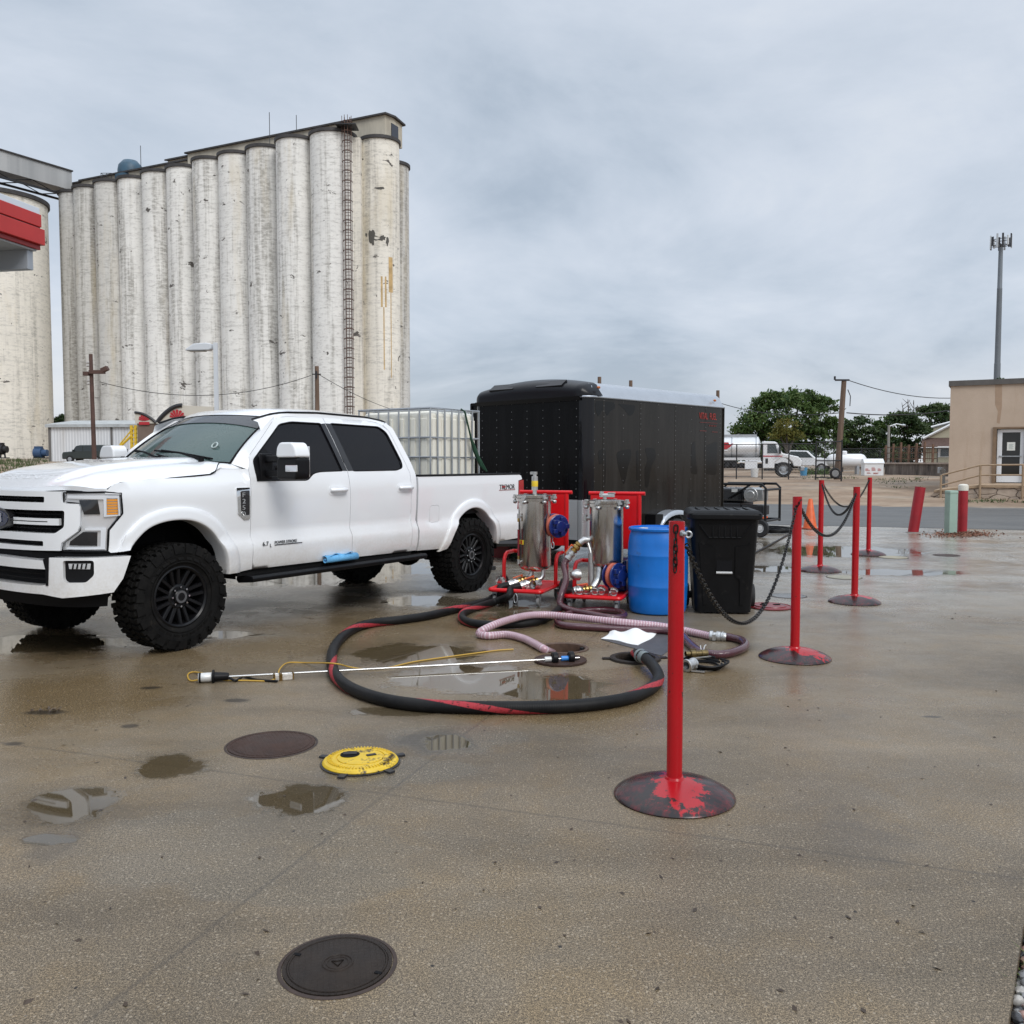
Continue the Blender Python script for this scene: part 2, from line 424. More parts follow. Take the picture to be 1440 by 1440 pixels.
    rough = nmath(nt, 'MULTIPLY', nmath(nt, 'MAXIMUM', rough, .09), nmath(nt, 'MULTIPLY_ADD', puddle, -.97, 1.0))
    L.new(rough, b.inputs['Roughness'])
    grain = nnoise(nt, 170, 3, .7, pos)
    h = nmath(nt, 'MULTIPLY', nmath(nt, 'ADD', grain, nmath(nt, 'MULTIPLY', nnoise(nt, 40, 4, .6, pos), 1.2)), nmath(nt, 'MULTIPLY_ADD', puddle, -.985, 1.0))
    h = nmath(nt, 'MULTIPLY', h, nmath(nt, 'MULTIPLY_ADD', film, -.6, 1.0))
    nbump(nt, h, .24, .005, b)
    return m
def asphalt_material():
    m, nt, b = newmat('asphalt')
    n1 = nnoise(nt, .5, 7, .65, stretch=(1, 1, 1)); n2 = nnoise(nt, 26, 4, .7)
    tc = nt.nodes.new('ShaderNodeTexCoord'); mp = nt.nodes.new('ShaderNodeMapping'); mp.inputs['Rotation'].default_value = (0, 0, R(20.5)); nt.links.new(tc.outputs['Object'], mp.inputs[0])
    n3 = nnoise(nt, .9, 5, .6, mp.outputs[0], (.06, 1.1, 1))
    c = nramp(nt, n1, [(.3, (.06, .06, .058)), (.7, (.10, .098, .092))])
    c = nmix(nt, .5, c, nramp(nt, n2, [(.3, .5), (.7, 1.5)]), 'MULTIPLY')
    c = nmix(nt, nramp(nt, n3, [(.48, 0), (.66, .65)]), c, (.125, .122, .115))
    nt.links.new(c, b.inputs['Base Color'])
    nt.links.new(nramp(nt, n3, [(.3, .45), (.7, .65)]), b.inputs['Roughness']); nbump(nt, n2, .35, .01, b); return m

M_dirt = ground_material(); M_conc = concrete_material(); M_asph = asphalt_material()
def build_ground():
    xs = [-1500, -900, -500, -300, -200] + list(np.arange(-140, -30, 5.0)) + list(np.arange(-30, 60, 1.5)) + list(np.arange(60, 161, 8.0)) + [220, 400, 800, 1500]
    ys = [-600, -200, -60, -20, -8, 0, 5, 10] + list(np.arange(12, 70, 1.0)) + list(np.arange(70, 200, 6.0)) + [240, 320, 500, 900, 1600, 3000]
    r = random.Random(3)
    vs = []; F = []; ny = len(ys)
    for x in xs:
        for y in ys:
            z = land_z(x, y)
            if 40 < y < 150 and y > far_edge(min(max(x, -25), 40))+4: z += r.uniform(-.03, .03)
            vs.append((float(x), float(y), z))
    for i in range(len(xs)-1):
        for j in range(ny-1):
            a = i*ny+j; F.append((a, a+ny, a+ny+1, a+1))
    tag(MB().add(vs, F).build('ground', M_dirt, angle=60), kind='structure')
    # forecourt slab with the two open pits cut through it
    pits = [(ground_at(792, 912), .185), (ground_at(893, 927), .155)]
    poly = [(-60, -25), (.05, -25), (.05, .35), (1.38, 2.42), (1.73, 2.96), (2.62, 4.33), (3.6, 5.9), (5.2, 5.4), (60, -15), (60, near_edge(60)), (24, near_edge(24)), (14, near_edge(14)), (6.75, near_edge(6.75)), (-5, near_edge(-5)), (-30, near_edge(-30)), (-60, near_edge(-60))]
    holes = [[(c.x+math.cos(2*math.pi*i/36)*q, c.y+math.sin(2*math.pi*i/36)*q) for i in range(36)] for c, q in pits]
    P, T, B = flat_mesh(poly, holes, 60, grid=False)
    mb = MB(); mb.add([(p[0], p[1], 0) for p in P], T)
    for lp in B[:1]:
        n = len(lp); top = [(P[i][0], P[i][1], 0) for i in lp]; bot = [(q[0], q[1], -.25) for q in top]
        mb.add(top+bot, [(i, (i+1) % n, n+(i+1) % n, n+i) for i in range(n)])
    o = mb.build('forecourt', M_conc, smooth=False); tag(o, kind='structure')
    # road
    xr = [-220, -60, -25, -5, 6.75, 10.4, 14, 20, 40, 120]
    mb = MB(); vs = []
    for x in xr:
        k = x if x > -25 else -25
        ya = near_edge(x); yb = far_edge(x)+.0
        for t in (0, .5, 1): vs.append((x, ya+(yb-ya)*t, -.012))
    F = []
    for i in range(len(xr)-1):
        for j in range(2):
            a = i*3+j; F.append((a, a+3, a+4, a+1))
    tag(mb.add(vs, F).build('road', M_asph, smooth=False), kind='structure')
    # dark seam and gutter grit where the slab meets the road
    mb = MB(); vs = []; r = random.Random(5)
    for i in range(120):
        x = -10+i*.35; y = near_edge(x)
        vs += [(x, y-.03-r.uniform(0, .05), .004), (x, y+.05+r.uniform(0, .08), .004)]
    mb.add(vs, [(2*i, 2*i+2, 2*i+3, 2*i+1) for i in range(119)])
    tag(mb.build('gutter', mat('gutter_grime', (.045, .04, .036), .5), smooth=False), kind='structure')
    # gravel verge in the near right corner
    poly = [(.05, -3), (.05, .35), (1.38, 2.42), (1.73, 2.96), (2.62, 4.33), (3.6, 5.9), (5.2, 5.4), (9, -3)]
    P, T, B = flat_mesh(poly, (), .4)
    tag(MB().add([(p[0], p[1], -.075) for p in P], T).build('verge', mat('verge_soil', (.07, .055, .045), .8, var=.4, vs=30, bump=.6, bs=80), smooth=False), kind='structure')
    stone = [mat('pebble_'+n, c, .35, var=.3, vs=40) for n, c in (('grey', (.22, .22, .22)), ('pink', (.33, .2, .165)), ('dark', (.05, .05, .055)), ('pale', (.42, .40, .37)))]
    mb = MB(); r = random.Random(11)
    for i in range(2600):
        y = r.uniform(1.9, 4.5); ex = 1.38+(y-2.42)*.648
        x = ex+.012+abs(r.gauss(0, .25)); s = r.uniform(.007, .024)
        mb.sphere((x, y, -.075+s*.5+r.uniform(0, .03)), (s*r.uniform(.7, 1.3), s*r.uniform(.7, 1.3), s*r.uniform(.5, .9)), 7, 5, r.choice((0, 0, 1, 2, 2, 3)))
    tag(mb.build('gravel', stone), kind='stuff')
    mb = MB()
    for (y, k) in ((2.72, 60), (3.02, 70), (3.12, 60), (3.35, 60), (3.9, 60)):
        for i in range(k):
            yy = y+r.gauss(0, .05); ex = 1.38+(yy-2.42)*.648; x = ex+.02+abs(r.gauss(0, .05))
            hgt = r.uniform(.03, .10); lean = V(r.gauss(0, .03), r.gauss(0, .03), hgt); w = .003
            a = V(x, yy, -.07); s = V(math.cos(i)*w, math.sin(i)*w, 0)
            mb.add([a-s, a+s, a+lean*.6+s*.7, a+lean+V(lean.x*.6, lean.y*.6, 0), a+lean*.6-s*.7], [(0, 1, 2, 4), (4, 2, 3)])
    tag(mb.build('grass', mat('grass_blade', (.12, .17, .04), .5, var=.3, vs=30), smooth=False), kind='stuff')
build_ground()
# ------------------------------------------------------------------ grain elevator and everything beyond the truck
def silo_concrete(name, tint, grime):
    m, nt, b = newmat(name); b.inputs['Roughness'].default_value = .85; b.inputs['Specular IOR Level'].default_value = .25
    bands = nnoise(nt, 1.0, 8, .75, stretch=(.16, .16, 2.2)); streak = nnoise(nt, 1.0, 8, .68, stretch=(.75, .75, .035)); blot = nnoise(nt, .16, 8, .7)
    fine = nnoise(nt, 2.2, 7, .75, stretch=(.6, .6, 1.6)); patch = nnoise(nt, .55, 5, .62, stretch=(1, 1, 1.3), dist=.5)
    c = nmix(nt, nramp(nt, blot, [(.35, 0), (.7, 1)]), tint, tuple(q*.86 for q in tint))
    c = nmix(nt, nmath(nt, 'MULTIPLY', nramp(nt, streak, [(.49, 0), (.60, min(1, grime*1.25))]), nramp(nt, fine, [(.38, .25), (.58, 1)])), c, (.27, .255, .225))
    c = nmix(nt, nramp(nt, nmath(nt, 'MULTIPLY_ADD', fine, .6, nmath(nt, 'MULTIPLY', bands, .4)), [(.495, 0), (.62, .36+grime*.32)]), c, (.30, .29, .265))
    c = nmix(nt, nramp(nt, nnoise(nt, 1.0, 6, .6, stretch=(.35, .35, .05)), [(.56, 0), (.72, .5)]), c, (.56, .48, .33))
    c = nmix(nt, nramp(nt, nmath(nt, 'MULTIPLY_ADD', bands, .22, patch), [(.77, 0), (.785, 1)]), c, (.12, .11, .10))
    nt.links.new(c, b.inputs['Base Color']); nbump(nt, fine, .25, .12, b); return m
M_sw = silo_concrete('white_silo_concrete', (.86, .85, .81), .6)
M_sg = silo_concrete('grey_silo_concrete', (.66, .65, .615), 1.0)
M_sy = silo_concrete('cream_silo_concrete', (.86, .82, .73), .45)
M_rim = mat('dark_coping', (.045, .042, .042), .7, var=.4, vs=1)
M_gal = mat('gallery_concrete', (.46, .42, .34), .85, var=.25, vs=.6, stretch=(1, 1, .3))
M_rust = mat('rusty_steel', (.10, .055, .04), .75, var=.45, vs=2)
M_galv = mat('galvanised', (.42, .44, .46), .45, .7, var=.15, vs=3)
M_dkst = mat('dark_steel', (.03, .03, .033), .5, .3)
M_corr = None
KS = 1.2
def silo_pos(u, v): 
    """a silo of the row from the centre of its rim: every rim is equally high"""
    q = depth_at(u, v, 1.0); D = 35.44*KS/(q.z-EYE)
    return V(q.x*(D+2.75), D+2.75, 0)
SILO_H = 1.56+35.44*KS
def build_elevator():
    tops = [(533.5, 190.5), (468, 182), (416, 190), (374, 203), (334, 212), (297, 220), (260, 231), (225, 238), (191, 247), (158, 252), (128, 260), (107, 267)]
    base = silo_pos(*tops[5])
    root = empty('grain_elevator', (base.x, base.y, 0), 0, 'row of tall weathered white concrete silos with a gallery on top behind the white pickup', 'grain elevator')
    P = [silo_pos(*t)-V(base.x, base.y, 0) for t in tops]
    def silo(p, r, m, h=SILO_H):
        s = MB(); s.lathe([(r, 0), (r, h*.33), (r, h*.66), (r, h)], p, n=40)
        o = s.build('silo', m, root)
        MB().lathe([(r*1.0, h-.25), (r+.22, h-.22), (r+.22, h+.18), (0, h+.2)], p, n=40).build('rim', M_rim, o)
        # sockets left by the climbing jacks under the rim
    for i, p in enumerate(P):
        r = [2.62, 2.95, 2.62, 2.62, 2.62, 2.6, 2.6, 2.6, 2.6, 2.6, 2.6, 2.55][i]
        silo(p, r, M_sy if i == 0 else (M_sg if i >= 9 else M_sw))
    ln = (P[-1]-P[2]).normalized(); back = V(-ln.y, ln.x, 0)
    if back.y < 0: back = -back
    # second row behind, its near end peeping out past the cream silo
    q0 = P[0]+V(.75, 6.0, 0)
    silo(q0, 2.45, M_sg, SILO_H-1.2)
    for i in range(2, 12, 2): silo(P[i]+back*6.0, 2.9, M_sw)
    # gallery along the top
    g0 = P[0]+back*1.4-ln*1.3; g1 = P[-1]+back*2.6
    d = (g1-g0).length; ang = math.atan2((g1-g0).y, (g1-g0).x); mid = (g0+g1)/2
    M3 = Matrix.Rotation(ang, 3, 'Z')
    def gal(t0, t1, w, z0, z1, gable, off=0, name='gallery'):
        mb = MB(); a = g0+(g1-g0)*t0; bq = g0+(g1-g0)*t1
        sec = [(-w/2, z0), (w/2, z0), (w/2, z1), (0, z1+gable), (-w/2, z1)]
        u = M3 @ V(1, 0, 0); t = M3 @ V(0, 1, 0)
        mb.prism(sec, a+t*off, t, V(0, 0, 1), u, (bq-a).length)
        o = mb.build(name, M_gal, root, smooth=False)
        rf = MB(); e = .35
        for sgn in (-1, 1):
            rf.prism([(0, z1+gable+.02), (sgn*(w/2+e), z1-.05), (sgn*(w/2+e), z1+.18), (0, z1+gable+.28)], a+t*off-u*e, t, V(0, 0, 1), u, (bq-a).length+2*e)
        rf.build('roof', M_rim, o, smooth=False)
        return a+t*off, u, t, o
    H = SILO_H
    a, u, t, o = gal(0, .60, 4.2, H+.1, H+3.2, .22)
    w = MB(); 
    for k in (0,): w.box(a-u*.05+t*-.2+V(0, 0, H+1.6), (.12, 1.6, 2.0), ang)
    w.build('window', mat('dark_shutter', (.03, .035, .05), .3), o, smooth=False)
    gal(.60, 1.0, 3.4, H+.1, H+2.4, .15)
    a, u, t, o = gal(.56, .68, 5.4, H+.1, H+3.0, .6, off=-1.2, name='head_house')
    pr = [(-2.71, H+1.0), (-2.71, H+2.0)]
    sgn = -1 if (M3 @ V(0, 1, 0)).y > 0 else 1
    MB().box(a+u*1.9+t*sgn*2.72+V(0, 0, H+1.5), (1.2, .1, 1.2), ang).build('window', M_dkst, o, smooth=False)
    # little house at the far left end where the bridge arrives
    gal(.93, 1.06, 4.4, H+.1, H+2.4, .1, off=-1.0, name='head_house')
    # blue dust collector on top
    c = g0+(g1-g0)*.845+V(0, 0, H+1.0)
    col = MB(); col.lathe([(0, 4.0), (1.1, 3.75), (1.75, 3.0), (1.9, 2.2), (1.9, 1.4), (2.3, 1.3), (2.3, 0), (1.2, -1.2)], c, n=24)
    col.build('dust_collector', mat('blue_painted_steel', (.035, .085, .13), .5, var=.25, vs=1), root)
    rl = MB()
    for z in (.4, 1.0, 1.6): rl.tube([c+V(-2.5, -1, z), c+V(-4.2, -1, z), c+V(-4.2, 1.5, z)], .05, 5)
    for x in (-2.5, -3.3, -4.2): rl.tube([c+V(x, -1, -.3), c+V(x, -1, 1.6)], .05, 5)
    rl.bx(c.x-4.3, c.x-2.2, c.y-1.1, c.y+1.5, c.z-.4, c.z-.25)
    rl.build('railing', M_dkst, root)
    # caged ladder on the second silo
    p = P[1]+V(2.35, -2.6, 0); lad = MB()
    for dx in (-.35, .35):
        lad.tube([p+V(dx, 0, 0), p+V(dx, 0, H+1.6)], .07, 4)
    for dx, dy in ((-.6, -.45), (-.2, -.85), (.2, -.85), (.6, -.45)): lad.tube([p+V(dx, dy, 2.5), p+V(dx, dy, H+1.6)], .045, 4)
    z = 2.5
    while z < H+1.5:
        lad.tube([p+V(-.62, 0, z), p+V(-.6, -.45, z), p+V(-.2, -.85, z), p+V(.2, -.85, z), p+V(.6, -.45, z), p+V(.62, 0, z)], .06, 4); z += 1.25
    z = .5
    while z < H+1.2: lad.tube([p+V(-.35, 0, z), p+V(.35, 0, z)], .035, 4); z += .42
    lad.build('caged_ladder', M_rust, root)
    MB().bx(p.x-1.3, p.x+1.3, p.y-1.2, p.y+1.2, H+.3, H+.42).build('landing', M_dkst, root, smooth=False)
    for q, h in ((P[3]+V(0, 2, 0), 6), (P[8]+V(0, 2, 0), 6), (g0+(g1-g0)*.28, 6.5)): mb = MB(); mb.cyl(q+V(0, 0, H), q+V(0, 0, H+h), .05, n=5); mb.build('aerial', M_dkst, root)
    # pilaster strip between the last two silos
    pc = P[0]*.52+P[1]*.48; mb = MB(); mb.bx(pc.x-.55, pc.x+.75, pc.y-2.2, pc.y+2.5, 0, H-.4)
    mb.build('pilaster', M_sy, root, smooth=False)
    # rust streaks under a bracket on the cream silo
    fr = P[0]+V(0, -2.6, 0); st = MB()
    Rr = 2.635
    def strip(angle, z0, z1, w):
        q = [P[0]+V(math.sin(angle+s)*Rr, -math.cos(angle+s)*Rr, z) for z in (z0, z1) for s in (-w/2/Rr, w/2/Rr)]
        st.add(q, [(0, 1, 3, 2)])
    strip(.30, 22.0, 26.0, .75); strip(.30, 13.8, 22.0, .14); strip(.68, 24.0, 28.6, .6); strip(.68, 12.8, 24.0, .12)
    st.build('rust_stain', mat('rust_run', (.52, .36, .17), .85, var=.3, vs=1.2), root, smooth=False)
    # spalled patches
    rr = random.Random(21); Mbc = mat('bare_concrete', (.10, .095, .085), .9)
    for (i, an, z, wd, ht) in ((0, -.28, 31.0, .55, 1.3), (0, .0, 30.9, 1.0, .35), (0, .27, 31.0, .5, .35), (0, .5, 30.6, .22, .6), (0, .15, 37.4, .7, .2), (0, -.62, 31.5, .2, .3)):
        Rw = Rr+.012; n = 14; c0 = P[i]
        pts = []
        for k in range(n):
            f = rr.uniform(.55, 1.15); da = math.cos(2*math.pi*k/n)*wd*f/Rw; dz = math.sin(2*math.pi*k/n)*ht*f
            pts.append(c0+V(math.sin(an+da)*Rw, -math.cos(an+da)*Rw, z+dz))
        MB().add(pts, [tuple(range(n))]).build('spalled_patch', Mbc, root, smooth=False)
build_elevator()

def build_left_silo():
    D = 116*KS; x = (3-720)/1265*D
    root = empty('storage_silo', (x, D, 0), 0, 'single big cream concrete silo at the left edge, behind the red canopy', 'silo')
    H = depth_at(30, 267, D-6).z; r = 7.4
    MB().lathe([(r, 0), (r, H*.5), (r, H)], n=64).build('wall', M_sy, root)
    MB().lathe([(r, H-.3), (r+.3, H-.25), (r+.3, H+.35), (0, H+1.0)], n=64).build('rim', M_rim, root)
    # conduit and the motors at its foot
    mb = MB(); s = [(math.sin(a)*(r+.15), -math.cos(a)*(r+.15)) for a in (-.4, -.1, .15, .33)]
    mb.tube([V(q[0], q[1], 11.0) for q in s]+[V(math.sin(.37)*(r+.15), -math.cos(.37)*(r+.15), 10.6), V(math.sin(.38)*(r+.15), -math.cos(.38)*(r+.15), 2)], .12, 6)
    mb.build('conduit', mat('grey_conduit', (.4, .39, .36), .6), root)
    M_bl = mat('blue_motor_paint', (.03, .07, .15), .5)
    for (u, v, w) in ((4, 632, 12), (58, 637, 17)):
        p = depth_at(u, v, D-r-3.2); k = p.z
        sc = (D-r)/1265
        mt = empty('electric_motor', (p.x, p.y, land_z(p.x, p.y)), 0, 'blue motor on a stand by the foot of the big silo, near the shed' if u > 20 else 'dark motor on a stand at the left edge, below the big silo', 'motor')
        z0 = p.z-land_z(p.x, p.y); hw = w*sc*.5
        b = MB(); b.cyl((-hw, 0, z0), (hw*.2, 0, z0), .75, n=14); b.cyl((hw*.2, 0, z0), (hw, 0, z0), .5, n=12)
        b.bx(-hw*.9, hw*.1, -.4, .4, z0+.6, z0+.95); b.build('housing', M_bl if u > 20 else M_dkst, mt)
        b = MB(); b.bx(-hw, hw, -.6, .6, .05+(z0-1)*.0, .2); b.tube([(-hw*.6, 0, .1), (-hw*.4, 0, z0)], .12, 6); b.tube([(hw*.5, 0, .1), (hw*.3, 0, z0)], .12, 6)
        b.build('stand', M_dkst, mt)
build_left_silo()

def build_bridge():
    # enclosed conveyor bridge from the big silo to the elevator row
    a = silo_pos(96, 268)+V(-1.0, 1.2, 0); b = V(-95, 108, 0)
    root = empty('conveyor_bridge', (a.x, a.y, 0), 0, 'grey corrugated conveyor bridge crossing high from the left edge to the silo row', 'bridge')
    d = b-a; L = d.length; u = d.normalized(); t = V(-u.y, u.x, 0)
    z0, z1 = depth_at(100, 270, a.y).z, depth_at(100, 244, a.y).z
    m, nt, bs = newmat('corrugated_grey'); bs.inputs['Roughness'].default_value = .55; bs.inputs['Metallic'].default_value = .2
    n = nnoise(nt, .9, 3, .5, stretch=(.6, .6, .02)); nt.links.new(nramp(nt, n, [(.3, (.33, .335, .335)), (.7, (.50, .50, .49))]), bs.inputs['Base Color'])
    mb = MB(); mb.prism([(-1.7, z0), (1.7, z0), (1.7, z1), (-1.7, z1)], (0, 0, 0), t, V(0, 0, 1), u, L); mb.build('cladding', m, root, smooth=False)
    mb = MB(); mb.prism([(-1.95, z1), (1.95, z1), (1.95, z1+.2), (-1.95, z1+.2)], -u*.1, t, V(0, 0, 1), u, L+.2); mb.build('roof', M_rim, root, smooth=False)
    mb = MB()
    for s in (-1.5, 1.5):
        mb.prism([(s-.15, z0-1.1), (s+.15, z0-1.1), (s+.15, z0-.8), (s-.15, z0-.8)], (0, 0, 0), t, V(0, 0, 1), u, L)
        k = 0; n = 14
        for i in range(n):
            p = u*(L*i/n)+t*s; q = u*(L*(i+1)/n)+t*s
            mb.tube([p+V(0, 0, z0-.9 if i % 2 else z0), q+V(0, 0, z0 if i % 2 else z0-.9)], .08, 4)
    mb.build('truss', M_dkst, root)
build_bridge()

def build_shed():
    D = 92
    zg = 1.55; a = depth_at(70, 646, D); b = depth_at(194, 646, D-1)
    root = empty('metal_shed', (a.x, a.y, zg), math.atan2(b.y-a.y, b.x-a.x), 'low white corrugated metal shed between the big silo and the silo row', 'shed')
    w = (b-a).length; h = 3.55
    m, nt, bs = newmat('white_corrugated'); bs.inputs['Roughness'].default_value = .5
    tc = nt.nodes.new('ShaderNodeTexCoord'); sp = nt.nodes.new('ShaderNodeSeparateXYZ'); nt.links.new(tc.outputs['Object'], sp.inputs[0])
    s = nmath(nt, 'SINE', nmath(nt, 'MULTIPLY', sp.outputs[0], 20.0)); c = nramp(nt, s, [(0, (.64, .65, .66)), (.6, (.76, .77, .78))])
    nt.links.new(nmix(nt, nramp(nt, nnoise(nt, .7, 5, stretch=(1.5, 1, .15)), [(.5, 0), (.75, .5)]), c, (.5, .47, .43)), bs.inputs['Base Color']); nbump(nt, s, .5, .03, bs)
    mb = MB(); mb.bx(0, w, 0, 9, 0, h); mb.build('wall', m, root, smooth=False)
    mb = MB(); mb.prism([(-.3, h), (9.3, h), (9.3, h+.35), (4.5, h+.9), (-.3, h+.3)], (-.25, 0, 0), (0, 1, 0), (0, 0, 1), (1, 0, 0), w+.5); mb.build('roof', mat('shed_roof', (.47, .49, .49), .5, .3, var=.2, vs=1), root, smooth=False)
    mb = MB(); mb.bx(w*.70, w*.70+.2, -.06, 0, 0, h); mb.bx(-.06, .2, -.06, 0, 0, h); mb.build('trim', mat('shed_trim', (.14, .13, .12), .6), root, smooth=False)
    # store with two arched sign fronts
    for (u0, u1, vt, vb, lbl, D2, rgt) in ((190, 220, 580, 640, 'arched brown shop front with a small red fan sign beside the shed', 82, 0), (221, 300, 570, 640, 'larger arched shop front with a red fan sign just above the windscreen', 80, 1)):
        a = depth_at(u0, 595, D2); b = depth_at(u1, 595, D2); zt = depth_at(u0, vt, D2).z; zs = depth_at(u0, 595.5 if not rgt else 595, D2).z
        zg2 = 1.4; w = (b-a).length
        r2 = empty('shop_building', (a.x, a.y, zg2), 0, lbl, 'shop', 'arched shop fronts behind the truck')
        mb = MB(); mb.bx(.15, w-.1, .1, 6, 0, zs-zg2); mb.build('wall', mat('brown_render', (.17, .125, .10), .8, var=.2, vs=1), r2, smooth=False)
        hgt = zt-zs
        if not rgt: arc = [(w*t, (zs-zg2)+hgt*math.cos(t*math.pi/2)**.8) for t in np.linspace(0, .98, 14)]; arc = [(0, zs-zg2)]+arc+[(w, zs-zg2)]
        else: arc = [(0, zs-zg2)]+[(w*.45*t, (zs-zg2)+hgt*math.sin(t*math.pi/2)**.85) for t in np.linspace(.02, 1, 14)]+[(w, (zs-zg2)+hgt*.92), (w, zs-zg2)]
        mb = MB(); mb.prism(arc, (0, 0, 0), (1, 0, 0), (0, 0, 1), (0, 1, 0), .5); sg = mb.build('sign_board', mat('sign_cream', (.56, .53, .46), .6), r2, smooth=False)
        edge = [V(p[0], -.02, p[1]) for p in arc[1:-2 if rgt else -1]]
        mb = MB(); mb.tube(edge, .13 if not rgt else .2, 6); mb.build('trim', M_dkst, sg)
        # red fan emblem over a red band
        cx = w*(.42 if not rgt else .36); cz = zs-zg2+(.20 if not rgt else .34); k = .50 if not rgt else .70
        mb = MB()
        for i in range(7):
            a0 = R(16+i*148/7+2); a1 = R(16+(i+1)*148/7-3); r0, r1 = .16*k, (.72+.28*math.sin((i+.5)/7*math.pi))*k*1.15
            mb.prism([(math.cos(a0)*r0, math.sin(a0)*r0), (math.cos(a0)*r1*1.1, math.sin(a0)*r1), (math.cos((a0+a1)/2)*r1*1.18, math.sin((a0+a1)/2)*r1*1.08), (math.cos(a1)*r1*1.1, math.sin(a1)*r1), (math.cos(a1)*r0, math.sin(a1)*r0)], (cx, -.06, cz), (1, 0, 0), (0, 0, 1), (0, 1, 0), .05)
        mb.prism([(-.9*k, -.32), (1.0*k, -.32), (1.0*k, -.06), (-.9*k, -.06)], (cx, -.05, cz), (1, 0, 0), (0, 0, 1), (0, 1, 0), .04)
        mb.build('emblem', mat('sign_red', (.42, .02, .03), .5), sg, smooth=False)
    # yellow crane-like post with a slanting arm
    p = depth_at(189, 640, 78); root = empty('yellow_crane', (p.x, p.y, 1.4), 0, 'yellow crane post with a slanting boom beside the brown shop front', 'crane')
    My = mat('yellow_paint', (.62, .42, .03), .5, var=.2, vs=2)
    zt = depth_at(189, 598, 78).z-1.4; l = (189-161)*78/1265
    mb = MB()
    for dx in (-.3, .05): mb.bx(dx, dx+.2, -.1, .1, 0, zt)
    for i in range(9): mb.bx(-.3, .25, -.12, .12, zt*i/9, zt*i/9+.1)
    mb.build('post', My, root, smooth=False)
    mb = MB(); mb.tube([(-.2, -.1, zt*.72), (-l, -.1, zt*.30)], .11, 6); mb.tube([(-.2, -.1, zt*.86), (-l*.7, -.1, zt*.5)], .06, 6); mb.build('boom', My, root)
    mb = MB(); mb.tube([(-l, -.1, zt*.32), (-l-.05, -.1, -.2)], .09, 6); mb.build('drop_pipe', mat('cream_pipe', (.6, .56, .42), .5), root)
build_shed()

def build_suv():
    D = 88; p = depth_at(124, 645, D)
    zg = land_z(p.x, D)-.05
    root = empty('parked_car', (p.x, p.y, zg), R(176), 'dark green boxy estate car parked in front of the white shed', 'car')
    Mp = mat('dark_green_paint', (.012, .020, .017), .25, coat=.6); Mg = mat('car_glass', (.03, .04, .045), .08)
    L = 4.3; W = 1.8
    side = [(-L/2, .35), (L/2, .35), (L/2, .80), (L/2-.08, 1.02), (L*.26, 1.10), (L*.17, 1.62), (L*.08, 1.70), (-L*.44, 1.72), (-L*.485, 1.62), (-L/2, 1.05)]
    mb = MB(); mb.prism(side, (0, -W/2, 0), (1, 0, 0), (0, 0, 1), (0, 1, 0), W); mb.build('body', Mp, root, smooth=False, bevel=.09, seg=3)
    for s in (-1, 1):
        mb = MB()
        for q in ([(L*.235, 1.1), (L*.16, 1.55), (L*.01, 1.6), (L*.01, 1.1)], [(-.05, 1.1), (-.05, 1.6), (-L*.2, 1.61), (-L*.2, 1.1)], [(-L*.23, 1.1), (-L*.23, 1.61), (-L*.44, 1.58), (-L*.47, 1.12)]):
            mb.prism(q, (0, s*(W/2+.005)-.01, 0), (1, 0, 0), (0, 0, 1), (0, 1, 0), .02)
        mb.build('side_glass', Mg, root, smooth=False)
        for x in (L*.31, -L*.30):
            w = MB(); w.cyl((x, s*(W/2-.2), .34), (x, s*(W/2+.03), .34), .35, n=20); wo = w.build('wheel', mat('tyre_dull', (.015, .015, .015), .8), root)
            w = MB(); w.cyl((x, s*(W/2+.02), .34), (x, s*(W/2+.045), .34), .2, n=16); w.build('rim', M_galv, wo)
        mb = MB(); mb.bx(L*.2, L*.2+.12, s*(W/2+.02), s*(W/2+.2), 1.08, 1.25); mb.build('mirror', Mp, root, smooth=False)
    mb = MB(); mb.prism([(-.75, 1.14), (.75, 1.14), (.65, 1.6), (-.65, 1.6)], (-L*.492, 0, 0), (0, 1, 0), (0, 0, 1), (1, 0, 0), .03); mb.build('rear_window', Mg, root, smooth=False)
    for y in (-.78, .78):
        mb = MB(); mb.bx(-L/2-.03, -L/2+.03, y-.1, y+.1, .75, 1.1); mb.build('tail_light', mat('dull_red_lens', (.2, .02, .02), .3), root, smooth=False)
build_suv()

